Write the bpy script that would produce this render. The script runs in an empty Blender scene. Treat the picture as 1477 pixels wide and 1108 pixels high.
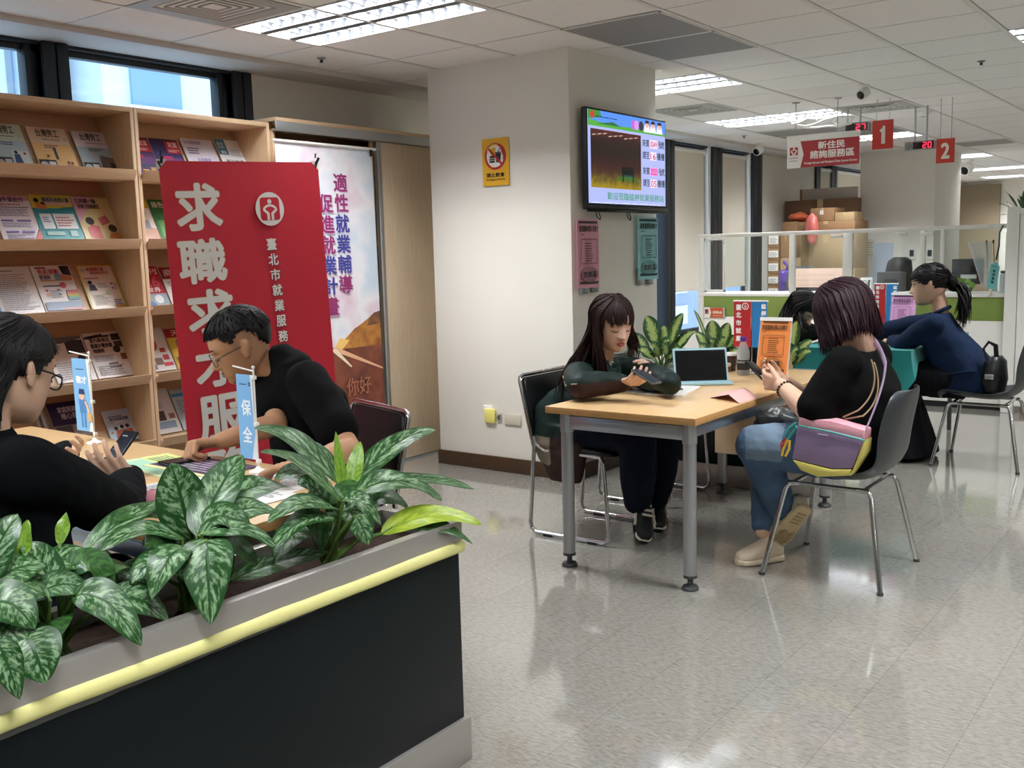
import bpy, bmesh, math, random
from mathutils import Vector, Matrix, Euler, Quaternion, noise
V = Vector
rnd = random.Random(11)
SC = bpy.context.scene
COL = SC.collection
PI = math.pi

# ---------------------------------------------------------------- camera frame (solved from the room's vanishing points)
FPX, YAW, PIT, ROL, CAMZ = 1439.83, 0.645034, 0.129296, -0.0265129, 1.39
_cy, _sy, _cp, _sp = math.cos(YAW), math.sin(YAW), math.cos(PIT), math.sin(PIT)
FW = V((-_sy*_cp, _cy*_cp, -_sp)); _r = V((_cy, _sy, 0)); _u = _r.cross(FW)
RT = _r*math.cos(ROL) + _u*math.sin(ROL); UP = _u*math.cos(ROL) - _r*math.sin(ROL)
CAM = V((0, 0, CAMZ))
def ray(x, y): return FW + RT*((x-738.5)/FPX) - UP*((y-554)/FPX)
def atz(x, y, z): d = ray(x, y); return CAM + d*((z-CAMZ)/d.z)
def atx(x, y, X): d = ray(x, y); return CAM + d*(X/d.x)
def aty(x, y, Y): d = ray(x, y); return CAM + d*(Y/d.y)
def atd(x, y, D): return CAM + ray(x, y)*D

# ---------------------------------------------------------------- colours and materials
def lin(h):
    h = h.lstrip('#')
    o = []
    for i in (0, 2, 4):
        c = int(h[i:i+2], 16)/255
        o.append(c/12.92 if c <= .04045 else ((c+.055)/1.055)**2.4)
    return (*o, 1)
_M = {}
def mat(name, col='#808080', rough=.5, metal=0, spec=.5, bump=0, bscale=200, var=0, vscale=8, stretch=None, emit=None, estr=1, alpha=1, trans=0, coat=0, sheen=0, sss=0, ior=1.45, col2=None, aniso=0):
    if name in _M: return _M[name]
    m = bpy.data.materials.new(name); m.use_nodes = True; _M[name] = m
    nt = m.node_tree; b = nt.nodes['Principled BSDF']; I = b.inputs
    I['Base Color'].default_value = lin(col); I['Roughness'].default_value = rough; I['Metallic'].default_value = metal
    I['Specular IOR Level'].default_value = spec; I['Alpha'].default_value = alpha; I['Transmission Weight'].default_value = trans; I['IOR'].default_value = ior
    I['Coat Weight'].default_value = coat; I['Sheen Weight'].default_value = sheen; I['Subsurface Weight'].default_value = sss; I['Anisotropic'].default_value = aniso
    if sss: I['Subsurface Radius'].default_value = (.01, .004, .002); I['Subsurface Scale'].default_value = 1
    if emit: I['Emission Color'].default_value = lin(emit); I['Emission Strength'].default_value = estr
    if bump or var:
        tc = nt.nodes.new('ShaderNodeTexCoord'); src = tc.outputs['Object']
        if stretch:
            mp = nt.nodes.new('ShaderNodeMapping'); mp.inputs['Scale'].default_value = stretch
            nt.links.new(src, mp.inputs[0]); src = mp.outputs[0]
    if var:
        n = nt.nodes.new('ShaderNodeTexNoise'); n.inputs['Scale'].default_value = vscale; n.inputs['Detail'].default_value = 5
        nt.links.new(src, n.inputs['Vector'])
        r = nt.nodes.new('ShaderNodeMixRGB'); c = lin(col)
        if col2: r.inputs[1].default_value = c; r.inputs[2].default_value = lin(col2)
        else:
            r.inputs[1].default_value = (*[max(0, x*(1-var)) for x in c[:3]], 1); r.inputs[2].default_value = (*[min(1, x*(1+var)) for x in c[:3]], 1)
        rp = nt.nodes.new('ShaderNodeMapRange'); rp.inputs[1].default_value = .3; rp.inputs[2].default_value = .7
        nt.links.new(n.outputs[0], rp.inputs[0]); nt.links.new(rp.outputs[0], r.inputs[0]); nt.links.new(r.outputs[0], I['Base Color'])
    if bump:
        n = nt.nodes.new('ShaderNodeTexNoise'); n.inputs['Scale'].default_value = bscale; n.inputs['Detail'].default_value = 3
        nt.links.new(src, n.inputs['Vector'])
        k = nt.nodes.new('ShaderNodeBump'); k.inputs['Strength'].default_value = bump; k.inputs['Distance'].default_value = .004
        nt.links.new(n.outputs[0], k.inputs['Height']); nt.links.new(k.outputs[0], I['Normal'])
    return m
def flat(h, rough=.55): return mat('ink_'+h.strip('#')+str(rough), h, rough)

# ---------------------------------------------------------------- mesh building
def frame(z, x=None):
    """rotation matrix (columns X,Y,Z) with Z along z and X as near x as possible"""
    z = V(z).normalized(); x = V(x) if x is not None else (V((1, 0, 0)) if abs(z.x) < .9 else V((0, 1, 0)))
    y = z.cross(x).normalized(); x = y.cross(z)
    return Matrix((x, y, z)).transposed()
class MB:
    def __init__(s): s.v, s.f, s.m, s.uv = [], [], [], None
    def add(s, vs, fs, mi=0):
        b = len(s.v); s.v += [V(p) for p in vs]
        for f in fs: s.f.append([b+i for i in f]); s.m.append(mi)
        return s
    def bx(s, a, b, mi=0):
        (x0, y0, z0), (x1, y1, z1) = a, b
        return s.add([(x0,y0,z0),(x1,y0,z0),(x1,y1,z0),(x0,y1,z0),(x0,y0,z1),(x1,y0,z1),(x1,y1,z1),(x0,y1,z1)],
                     [(0,3,2,1),(4,5,6,7),(0,1,5,4),(1,2,6,5),(2,3,7,6),(3,0,4,7)], mi)
    def obx(s, c, size, M, mi=0):
        c = V(c); h = [k/2 for k in size]; vs = [c+M@V((i*h[0], j*h[1], k*h[2])) for k in (-1,1) for i,j in ((-1,-1),(1,-1),(1,1),(-1,1))]
        return s.add(vs, [(0,3,2,1),(4,5,6,7),(0,1,5,4),(1,2,6,5),(2,3,7,6),(3,0,4,7)], mi)
    def tube(s, pts, r, n=8, caps=True, closed=False, flatk=1, up=None, mi=0):
        pts = [V(p) for p in pts]; k = len(pts); rr = r if isinstance(r, (list, tuple)) else [r]*k
        vs, fs = [], []; px = None
        for i, p in enumerate(pts):
            if closed: t = pts[(i+1) % k]-pts[i-1]
            else: t = pts[min(i+1, k-1)]-pts[max(i-1, 0)]
            if t.length < 1e-9: t = V((0,0,1))
            t.normalize()
            x = V(up) if (up is not None and px is None) else px
            if x is None: x = V((0,0,1)) if abs(t.z) < .9 else V((1,0,0))
            x = x-t*x.dot(t)
            if x.length < 1e-6: x = V((0,1,0))-t*t.y
            x.normalize(); px = x; y = t.cross(x)
            for j in range(n):
                a = 2*PI*j/n; vs.append(p+x*(math.cos(a)*rr[i]*flatk)+y*(math.sin(a)*rr[i]))
        for i in range(k if closed else k-1):
            b, c = i*n, ((i+1) % k)*n
            for j in range(n): fs.append((b+j, b+(j+1) % n, c+(j+1) % n, c+j))
        if caps and not closed: fs.append(tuple(range(n))[::-1]); fs.append(tuple((k-1)*n+j for j in range(n)))
        return s.add(vs, fs, mi)
    def lathe(s, prof, o=(0,0,0), M=None, n=24, mi=0):
        """prof: (r,z) list round local Z"""
        M = M or Matrix.Identity(3); o = V(o); vs, fs = [], []
        for r, z in prof:
            for j in range(n): a = 2*PI*j/n; vs.append(o+M@V((r*math.cos(a), r*math.sin(a), z)))
        for i in range(len(prof)-1):
            for j in range(n): fs.append((i*n+j, i*n+(j+1) % n, (i+1)*n+(j+1) % n, (i+1)*n+j))
        if prof[0][0] > 1e-5: fs.append(tuple(range(n))[::-1])
        if prof[-1][0] > 1e-5: fs.append(tuple((len(prof)-1)*n+j for j in range(n)))
        return s.add(vs, fs, mi)
    def ell(s, c, rad, M=None, n=16, m=10, mi=0):
        M = M or Matrix.Identity(3); c = V(c); vs, fs = [c+M@V((0,0,-rad[2]))], []
        for i in range(1, m):
            t = -PI/2+PI*i/m
            for j in range(n): a = 2*PI*j/n; vs.append(c+M@V((rad[0]*math.cos(t)*math.cos(a), rad[1]*math.cos(t)*math.sin(a), rad[2]*math.sin(t))))
        vs.append(c+M@V((0,0,rad[2]))); L = len(vs)-1
        for j in range(n):
            fs.append((0, 1+(j+1) % n, 1+j)); fs.append((L, 1+(m-2)*n+j, 1+(m-2)*n+(j+1) % n))
        for i in range(m-2):
            for j in range(n): b = 1+i*n; fs.append((b+j, b+(j+1) % n, b+n+(j+1) % n, b+n+j))
        return s.add(vs, fs, mi)
    def cap(s, p, q, r1, r2=None, n=14, mi=0):
        """tapered capsule"""
        r2 = r1 if r2 is None else r2; p, q = V(p), V(q); M = frame(q-p if (q-p).length > 1e-6 else (0,0,1)); L = (q-p).length; pr = []
        for i in range(5): a = -PI/2+PI/2*i/4; pr.append((max(1e-6, r1*math.cos(a)), r1*math.sin(a)))
        for i in range(5): a = PI/2*i/4; pr.append((max(1e-6, r2*math.cos(a)), L+r2*math.sin(a)))
        return s.lathe(pr, p, M, n, mi)
    def chain(s, pts, rs, n=14):
        for i in range(len(pts)-1): s.cap(pts[i], pts[i+1], rs[i], rs[i+1], n)
        return s
    def loft(s, secs, n=24, mi=0, power=2.4):
        """closed superellipse sections: (centre, right half vector, forward half vector)"""
        vs, fs = [], []
        for c, a, b in secs:
            c, a, b = V(c), V(a), V(b)
            for j in range(n):
                t = 2*PI*j/n; ct, st = math.cos(t), math.sin(t)
                vs.append(c+a*(math.copysign(abs(ct)**(2/power), ct))+b*(math.copysign(abs(st)**(2/power), st)))
        for i in range(len(secs)-1):
            for j in range(n): fs.append((i*n+j, i*n+(j+1) % n, (i+1)*n+(j+1) % n, (i+1)*n+j))
        fs.append(tuple(range(n))[::-1]); fs.append(tuple((len(secs)-1)*n+j for j in range(n)))
        return s.add(vs, fs, mi)
    def prism(s, poly, o, X, Y, d, mi=0):
        """polygon in the (X,Y) plane at o, extruded by the vector d"""
        o, X, Y, d = V(o), V(X), V(Y), V(d); k = len(poly)
        vs = [o+X*a+Y*b for a, b in poly]; vs += [p+d for p in vs]
        fs = [tuple(range(k))[::-1], tuple(range(k, 2*k))]+[(i, (i+1) % k, k+(i+1) % k, k+i) for i in range(k)]
        return s.add(vs, fs, mi)
    def mesh(s, name):
        me = bpy.data.meshes.new(name); me.from_pydata([tuple(p) for p in s.v], [], s.f); me.validate(); me.update()
        if len(me.polygons) == len(s.m): me.polygons.foreach_set('material_index', s.m)
        return me
    def build(s, name, m, parent=None, smooth=35, bevel=0, seg=2, fix=True, world=False, remesh=0, rsm=3, disp=None, label=None, sub=0, thick=0):
        me = s.mesh(name)
        if remesh: me = remeshed(me, remesh, rsm)
        if disp: displace(me, *disp)
        if bevel or fix:
            bm = bmesh.new(); bm.from_mesh(me)
            if fix and not remesh: bmesh.ops.recalc_face_normals(bm, faces=bm.faces)
            if bevel:
                ed = [e for e in bm.edges if len(e.link_faces) == 2 and e.calc_face_angle(0) > .6]
                bmesh.ops.bevel(bm, geom=ed, offset=bevel, segments=seg, profile=.5, affect='EDGES', clamp_overlap=True)
            bm.to_mesh(me); bm.free()
        return put(name, me, m, parent, smooth, world, label)
def put(name, me, m, parent=None, smooth=35, world=False, label=None):
    for k in (m if isinstance(m, (list, tuple)) else [m]): me.materials.append(k)
    if smooth:
        me.polygons.foreach_set('use_smooth', [True]*len(me.polygons)); me.set_sharp_from_angle(angle=math.radians(smooth))
    o = bpy.data.objects.new(name, me); COL.objects.link(o)
    if parent is not None:
        if world: me.transform(wm(parent).inverted())
        o.parent = parent
    if label: o['label'] = label
    return o
def wm(o): return (wm(o.parent) if o.parent else Matrix.Identity(4)) @ Matrix.LocRotScale(o.location, o.rotation_euler.to_quaternion(), o.scale)
def modded(me, fn):
    o = bpy.data.objects.new('tmp', me); COL.objects.link(o); fn(o)
    r = bpy.data.meshes.new_from_object(o.evaluated_get(bpy.context.evaluated_depsgraph_get())); bpy.data.objects.remove(o); return r
def remeshed(me, vox, it=3):
    def fn(o):
        k = o.modifiers.new('r', 'REMESH'); k.mode = 'VOXEL'; k.voxel_size = vox
        if it: k = o.modifiers.new('s', 'SMOOTH'); k.factor = .5; k.iterations = it
    return modded(me, fn)
def displace(me, amp, sc, sx=1, sy=1, sz=1, seed=0):
    ns = [n.vector.copy() for n in me.vertex_normals]
    for v, n in zip(me.vertices, ns):
        p = V((v.co.x*sx, v.co.y*sy, v.co.z*sz))*sc+V((seed*7.3, seed*3.1, seed))
        v.co += n*(amp*(noise.noise(p)+.5*noise.noise(p*2.1)))
def tag(o, label, cat, group=None):
    o['label'] = label; o['category'] = cat
    if group: o['group'] = group
    return o
def thing(name, label, cat, loc=(0,0,0), rz=0, group=None):
    o = bpy.data.objects.new(name, None); COL.objects.link(o); o.location = loc; o.rotation_euler = (0, 0, rz); o.empty_display_size = .05
    return tag(o, label, cat, group)
def struct(o): o['kind'] = 'structure'; return o
def dup(root, loc, rz=0, label=None, group=None):
    def cp(o, par):
        c = o.copy(); COL.objects.link(c)
        if par is not None: c.parent = par
        for ch in o.children: cp(ch, c)
        return c
    r = cp(root, None); r.location = loc; r.rotation_euler = (0, 0, rz)
    if label: r['label'] = label
    if group: r['group'] = group
    return r
# ---------------------------------------------------------------- lettering
_T = {}
def glyphs(txt, res=3):
    k = (txt, res)
    if k not in _T:
        cu = bpy.data.curves.new('t', 'FONT'); cu.body = txt; cu.size = 1; cu.resolution_u = res
        o = bpy.data.objects.new('t', cu); COL.objects.link(o)
        me = bpy.data.meshes.new_from_object(o.evaluated_get(bpy.context.evaluated_depsgraph_get()))
        vs = [(v.co.x, v.co.y) for v in me.vertices]; fs = [tuple(p.vertices) for p in me.polygons]
        bpy.data.objects.remove(o); bpy.data.curves.remove(cu); bpy.data.meshes.remove(me)
        xs = [p[0] for p in vs] or [0, 1]; ys = [p[1] for p in vs] or [0, 1]
        _T[k] = (vs, fs, min(xs), min(ys), max(xs)-min(xs), max(ys)-min(ys))
    return _T[k]
class Sheet:
    """flat printed thing: a thin board with ink laid on its face, coordinates 0..w, 0..h from its lower left corner"""
    def __init__(s, o, X, Y, w, h, th=.002, back=None, bend=None):
        s.o, s.X, s.Y = V(o), V(X).normalized(), V(Y).normalized(); s.N = s.X.cross(s.Y).normalized(); s.w, s.h, s.th = w, h, th
        s.mb = MB(); s.mats = []; s.lv = 1; s.bend = bend
    def mi(s, m):
        if m not in s.mats: s.mats.append(m)
        return s.mats.index(m)
    def P(s, x, y, z=0):
        p = s.o+s.X*x+s.Y*y+s.N*z
        return p+s.N*s.bend(x/s.w, y/s.h) if s.bend else p
    def base(s, m, poly=None, edge=None):
        if poly is None:
            n = 10 if s.bend else 1; k = 6 if s.bend else 1
            for side in (0, 1):
                vs = [s.P(s.w*i/n, s.h*j/k, -s.th*(1-side)) for j in range(k+1) for i in range(n+1)]
                s.mb.add(vs, [(j*(n+1)+i, j*(n+1)+i+1, (j+1)*(n+1)+i+1, (j+1)*(n+1)+i) for j in range(k) for i in range(n)], s.mi(edge or m) if not side else s.mi(m))
            e = s.mi(edge or m)
            for i in range(n):
                for j in (0, s.h): s.mb.add([s.P(s.w*i/n, j, -s.th), s.P(s.w*(i+1)/n, j, -s.th), s.P(s.w*(i+1)/n, j), s.P(s.w*i/n, j)], [(0,1,2,3)], e)
            for i in range(k):
                for j in (0, s.w): s.mb.add([s.P(j, s.h*i/k, -s.th), s.P(j, s.h*(i+1)/k, -s.th), s.P(j, s.h*(i+1)/k), s.P(j, s.h*i/k)], [(0,1,2,3)], e)
        else:
            k = len(poly); s.mb.add([s.P(a, b, -s.th) for a, b in poly]+[s.P(a, b) for a, b in poly], [tuple(range(k))[::-1], tuple(range(k, 2*k))]+[(i, (i+1) % k, k+(i+1) % k, k+i) for i in range(k)], s.mi(m))
        return s
    def _z(s): s.lv += 1; return .00025*s.lv
    def rect(s, x0, y0, x1, y1, m):
        z = s._z(); n = 8 if s.bend and abs(x1-x0) > s.w*.2 else 1
        for i in range(n):
            a, b = x0+(x1-x0)*i/n, x0+(x1-x0)*(i+1)/n
            s.mb.add([s.P(a,y0,z), s.P(b,y0,z), s.P(b,y1,z), s.P(a,y1,z)], [(0,1,2,3)], s.mi(m))
        return s
    def poly(s, pts, m): z = s._z(); s.mb.add([s.P(a, b, z) for a, b in pts], [tuple(range(len(pts)))], s.mi(m)); return s
    def ring(s, cx, cy, r, r2, m, n=28, a0=0, a1=2*PI, ky=1):
        z = s._z(); vs, fs = [], []
        for i in range(n+1):
            a = a0+(a1-a0)*i/n; c, d = math.cos(a), math.sin(a); vs += [s.P(cx+r*c, cy+r*d*ky, z), s.P(cx+r2*c, cy+r2*d*ky, z)]
        s.mb.add(vs, [(2*i, 2*i+2, 2*i+3, 2*i+1) for i in range(n)], s.mi(m)); return s
    def disc(s, cx, cy, r, m, n=24, ky=1): return s.poly([(cx+r*math.cos(2*PI*i/n), cy+r*ky*math.sin(2*PI*i/n)) for i in range(n)], m)
    def line(s, x0, y0, x1, y1, t, m):
        d = V((x1-x0, y1-y0)); n = V((-d.y, d.x)).normalized()*t/2
        return s.poly([(x0-n.x, y0-n.y), (x1-n.x, y1-n.y), (x1+n.x, y1+n.y), (x0+n.x, y0+n.y)], m)
    def text(s, txt, x0, y0, x1, y1, m, bold=0, res=3, fit=False, slant=0):
        """text fitted to the box (stretched when fit=False)"""
        vs, fs, mx, my, w, h = glyphs(txt, res); kx, ky = (x1-x0)/max(w, 1e-6), (y1-y0)/max(h, 1e-6)
        if fit: kx = ky = min(kx, ky)
        z = s._z(); st = [(0, 0)] if not bold else [(bold*math.cos(a*PI/4), bold*math.sin(a*PI/4)) for a in range(8)]
        for i, (dx, dy) in enumerate(st):
            s.mb.add([s.P(x0+(a-mx)*kx+(b-my)*ky*slant+dx, y0+(b-my)*ky+dy, z+i*.00001) for a, b in vs], fs, s.mi(m))
        return s
    def vtext(s, txt, x0, y1, size, step, m, bold=0, hk=1):
        for i, c in enumerate(txt): s.text(c, x0, y1-i*step-size*hk, x0+size, y1-i*step, m, bold)
        return s
    def lines(s, x0, y0, x1, y1, n, m, k=.45, ragged=.35):
        st = (y1-y0)/n
        for i in range(n):
            y = y1-(i+1)*st; e = x1-(x1-x0)*ragged*rnd.random(); x = x0; z = s._z()
            while x < e-.001:
                w = min((x1-x0)*rnd.uniform(.05, .2), e-x); s.mb.add([s.P(x,y,z), s.P(x+w,y,z), s.P(x+w,y+st*k,z), s.P(x,y+st*k,z)], [(0,1,2,3)], s.mi(m)); x += w+(x1-x0)*.018
        s.lv += 0; return s
    def build(s, name, parent=None, world=True, label=None):
        return s.mb.build(name, s.mats, parent, smooth=0, fix=False, world=world and parent is not None, label=label)
# ================================================================ materials
CREAM = mat('cream_paint', '#eae6dc', .55, bump=.05, bscale=350, var=.02, vscale=2)
WHITEW = mat('white_paint', '#eeeae2', .5, bump=.03)
TILE = mat('ceiling_tile', '#efecea', .9, bump=.5, bscale=160, var=.05, vscale=90)
TBAR = mat('ceiling_bar', '#e0ddd9', .5)
GAP = mat('ceiling_gap', '#4f4c4a', .9)
DARKFR = mat('dark_window_frame', '#2b3035', .42, metal=.25)
ALU = mat('aluminium', '#b9bcbe', .34, metal=.85, bump=.02, bscale=40, stretch=(1, 1, 60))
CHROME = mat('chrome', '#cfd0d0', .12, metal=1)
WHITEM = mat('white_metal', '#eceae6', .35)
BLACKP = mat('black_plastic', '#17181a', .4)
DGREYP = mat('dark_grey_plastic', '#3c3e40', .45)
def wood(name, a, b, rough=.42, stretch=(3, 3, .35)):
    m = mat(name, a, rough, var=.12, vscale=9, stretch=stretch, col2=b, bump=.03, bscale=60); return m
WOODX = wood('beech_laminate_upright', '#d4b897', '#c6a884', .45, (14, 14, .8))
WOODY = wood('beech_laminate_shelf', '#d4b897', '#c6a884', .45, (14, .8, 14))
WOODT = wood('beech_laminate_table', '#dab88a', '#cfa976', .32, (1.2, 16, 16))
WOODT2 = wood('beech_laminate_table_lengthwise', '#dab88a', '#cfa976', .32, (16, 1.2, 16))
EDGEW = wood('beech_edge_band', '#c79a62', '#bb8c55', .4, (3, 3, 20))
BASEB = wood('dark_brown_skirting', '#4a3524', '#3b2a1c', .4, (1, 1, 12))
PVC = mat('white_board', '#f3f1ee', .4)
def glassmat():
    m = bpy.data.materials.new('clear_glass'); m.use_nodes = True; nt = m.node_tree; nt.nodes.clear()
    o = nt.nodes.new('ShaderNodeOutputMaterial'); t = nt.nodes.new('ShaderNodeBsdfTransparent'); g = nt.nodes.new('ShaderNodeBsdfGlossy'); x = nt.nodes.new('ShaderNodeMixShader')
    g.inputs['Roughness'].default_value = .02; t.inputs[0].default_value = (.93, .96, .96, 1)
    f = nt.nodes.new('ShaderNodeLayerWeight'); pw = nt.nodes.new('ShaderNodeMath'); pw.operation = 'POWER'; pw.inputs[1].default_value = 4; k = nt.nodes.new('ShaderNodeMath'); k.operation = 'MULTIPLY_ADD'; k.inputs[1].default_value = .7; k.inputs[2].default_value = .035
    nt.links.new(f.outputs['Facing'], pw.inputs[0]); nt.links.new(pw.outputs[0], k.inputs[0]); nt.links.new(k.outputs[0], x.inputs[0]); nt.links.new(t.outputs[0], x.inputs[1]); nt.links.new(g.outputs[0], x.inputs[2]); nt.links.new(x.outputs[0], o.inputs[0]); return m
GLASS = glassmat()
def floormat():
    m = bpy.data.materials.new('vinyl_floor_tile'); m.use_nodes = True; nt = m.node_tree; b = nt.nodes['Principled BSDF']; N = nt.nodes.new; L = nt.links.new
    tc = N('ShaderNodeTexCoord'); mp = N('ShaderNodeMapping'); mp.inputs['Scale'].default_value = (1, 1, 1); L(tc.outputs['Object'], mp.inputs[0])
    # marbled chips, streaked, turned a quarter from tile to tile
    ch = N('ShaderNodeTexNoise'); ch.inputs['Scale'].default_value = 38; ch.inputs['Detail'].default_value = 6; ch.inputs['Roughness'].default_value = .65
    m2 = N('ShaderNodeMapping'); m2.inputs['Scale'].default_value = (1, 3.4, 1); m2.inputs['Rotation'].default_value = (0, 0, -.6); L(tc.outputs['Object'], m2.inputs[0]); L(m2.outputs[0], ch.inputs['Vector'])
    cr = N('ShaderNodeValToRGB'); e = cr.color_ramp.elements; e[0].position = .3; e[0].color = lin('#75716a'); e[1].position = .66; e[1].color = lin('#9f9c94'); k = e.new(.48); k.color = lin('#8f8c84')
    L(ch.outputs[0], cr.inputs[0])
    br = N('ShaderNodeTexBrick'); br.offset = 0; br.inputs['Scale'].default_value = 1; br.inputs['Brick Width'].default_value = .305; br.inputs['Row Height'].default_value = .305; br.inputs['Mortar Size'].default_value = .0011; br.inputs['Mortar Smooth'].default_value = .2
    br.inputs['Color1'].default_value = (1,1,1,1); br.inputs['Color2'].default_value = (.93,.93,.93,1); br.inputs['Mortar'].default_value = (.66,.63,.6,1); L(mp.outputs[0], br.inputs['Vector'])
    mu = N('ShaderNodeMixRGB'); mu.blend_type = 'MULTIPLY'; mu.inputs[0].default_value = 1; L(cr.outputs[0], mu.inputs[1]); L(br.outputs[0], mu.inputs[2]); L(mu.outputs[0], b.inputs['Base Color'])
    n2 = N('ShaderNodeTexNoise'); n2.inputs['Scale'].default_value = 3.5; n2.inputs['Detail'].default_value = 6; L(tc.outputs['Object'], n2.inputs['Vector'])
    rr = N('ShaderNodeMapRange'); rr.inputs[3].default_value = .05; rr.inputs[4].default_value = .14; L(n2.outputs[0], rr.inputs[0]); L(rr.outputs[0], b.inputs['Roughness'])
    n3 = N('ShaderNodeTexNoise'); n3.inputs['Scale'].default_value = 9; n3.inputs['Detail'].default_value = 2; L(tc.outputs['Object'], n3.inputs['Vector'])
    bp = N('ShaderNodeBump'); bp.inputs['Strength'].default_value = .025; bp.inputs['Distance'].default_value = .01; L(n3.outputs[0], bp.inputs['Height']); L(bp.outputs[0], b.inputs['Normal'])
    b.inputs['Specular IOR Level'].default_value = .6; b.inputs['Coat Weight'].default_value = .7; b.inputs['Coat Roughness'].default_value = .06; return m
FLOORM = floormat()
def perfmat(a='#6f7070', b='#3f4040', sc=90):
    m = bpy.data.materials.new('perforated_metal'); m.use_nodes = True; nt = m.node_tree; bs = nt.nodes['Principled BSDF']
    tc = nt.nodes.new('ShaderNodeTexCoord'); ck = nt.nodes.new('ShaderNodeTexChecker'); ck.inputs['Scale'].default_value = sc; ck.inputs[1].default_value = lin(a); ck.inputs[2].default_value = lin(b)
    nt.links.new(tc.outputs['Object'], ck.inputs[0]); nt.links.new(ck.outputs[0], bs.inputs['Base Color']); bs.inputs['Roughness'].default_value = .6; return m
PERF = perfmat('#aeadaa', '#636362', 88)
ZC = 2.575                     # ceiling height
GX, GY, PX, PY = -2.47, 4.6, .61, .6   # ceiling grid
XW = -5.12                     # window plane
# ================================================================ setting
m = MB(); m.bx((-5.6, -4.5, -.1), (6, 22.2, 0)); o = struct(m.build('floor', FLOORM, smooth=0))
# openings in the ceiling for light troughs: (x0,y0) of a 1.22 x 0.6 bay
BAYS = []
def bay(ix, iy): return (GX+ix*PX, GY+iy*PY)
FIX = [(-3, -2), (-3, 3), (-3, 7), (-3, 11), (2, 3), (-3, -7), (2, -2), (2, -7), (7, -2), (7, 3), (7, -7), (-3, 17), (-3, 22), (-3, 26), (7, 9), (3, 12), (3, 17), (3, 22)]
open_ = set()
for ix, iy in FIX: open_ |= {(ix, iy), (ix+1, iy)}
m = MB()
for ix in range(-4, 14):
    for iy in range(-15, 29):
        x, y = bay(ix, iy)
        if (ix, iy) in open_: continue
        x0 = max(x+.019, -4.81)
        if x+PX > -4.81: m.bx((x0, y+.006, ZC+.001), (x+PX-.019, y+PY-.006, ZC+.03))
for ix in range(-3, 15):
    x = GX+ix*PX; m.bx((x-.013, -4.5, ZC-.003), (x+.013, 22.2, ZC+.028), 1)
for iy in range(-15, 30):
    y = GY+iy*PY; m.bx((-4.81, y-.0065, ZC+.008), (6, y+.0065, ZC+.028), 2)
m.bx((-4.82, -4.5, ZC+.2), (6, 22.2, ZC+.25), 2)
struct(m.build('ceiling', [TILE, TBAR, GAP], smooth=0))
m = MB(); m.bx((-5.3, -4.5, 2.545), (-4.813, 22.2, 2.75)); struct(m.build('trim_1', mat('perimeter_panel', '#c9c6c2', .6), smooth=0))
# window wall: solid piers and sill wall, windows between
m = MB()
XO = -5.25
def wseg(y0, y1, z0, z1, x=XW): m.bx((XO, y0, z0), (x, y1, z1))
WIN = [(-1.2, 2.83), (2.97, 4.03), (9.1, 9.6), (9.76, 10.62), (10.94, 11.76), (14.17, 14.62), (14.86, 17.2)]
ys = -4.5
for a, b in WIN:
    if a > ys: wseg(ys, a, 0, 2.56)
    ys = b
wseg(ys, 22.2, 0, 2.56)
for a, b in WIN: wseg(a, b, 0, .45)
struct(m.build('wall_left', CREAM, smooth=0))
def window(n, y0, y1, zt=2.53, zb=.45, sub=(), reveal=.0):
    m = MB(); x0, x1 = XW-.1, XW-.04
    m.bx((x0, y0, zt-.035), (x1, y1, zt+.03)); m.bx((x0, y0, zb), (x1, y1, zb+.05)); m.bx((x0, y0, zb), (x1, y0+.03, zt)); m.bx((x0, y1-.03, zb), (x1, y1, zt))
    for s in sub: m.bx((x0, s-.018, zb), (x1+.02, s+.018, zt))
    m.bx((x1, y0, zt-.004), (XW-.002, y1, zt+.02))
    f = struct(m.build('window_%d' % n, DARKFR, bevel=.004))
    g = MB(); g.bx((x0+.03, y0+.02, zb+.02), (x0+.038, y1-.02, zt-.02)); g.build('window_pane', GLASS, f, smooth=0)
    return f
window(1, -1.2, 2.83, sub=(.7, 2.775)); window(2, 2.97, 4.03, sub=(3.965,))
for i, (a, b) in enumerate(WIN[2:]): window(3+i, a, b)
def mullion(n, y0, y1, x=XW+.03):
    m = MB(); w = (y1-y0)/2
    m.bx((XW-.12, y0, .0), (x, y0+w-.005, 2.544)); m.bx((XW-.12, y0+w+.005, 0), (x, y1, 2.544)); m.bx((XW-.12, y0+w-.006, 0), (x-.012, y0+w+.006, 2.544))
    return struct(m.build('trim_%d' % n, DARKFR, bevel=.004))
mullion(2, 2.83, 2.97); mullion(3, 4.03, 4.165)
for i, (a, b) in enumerate([(9.56, 9.76), (10.69, 10.94), (11.81, 12.1), (14.0, 14.17), (14.62, 14.86)]): mullion(4+i, a, b)
# roller blinds on the far windows
BLIND = mat('blind_fabric', '#ded6c6', .8, bump=.1, bscale=500)
def blind(y0, y1, zb, zt, label):
    t = thing('roller_blind', label, 'blind', (XW+.0, y0, 0), group='roller blinds')
    m = MB(); m.bx((.0, .035, zb), (.004, y1-y0, zt)); m.bx((-.006, .035, zb-.02), (.01, y1-y0, zb+.005)); m.build('blind_fabric', BLIND, t, smooth=0)
    m = MB(); m.tube([(.0, .0, zt), (.0, y1-y0, zt)], .024, 14); m.build('roller_tube', WHITEM, t)
    m = MB(); m.lathe([(.03, 0), (.034, .006), (.03, .03)], (0, y1-y0-.01, zt), frame((0,1,0))); m.build('roller_bracket', WHITEM, t)
    m = MB(); m.tube([(.012, y1-y0, zt), (.012, y1-y0, .6)], .0025, 6); m.build('pull_cord', WHITEM, t)
    return t
blind(9.77, 10.51, .95, 2.47, 'beige roller blind drawn over the tall window just right of the television')
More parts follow.
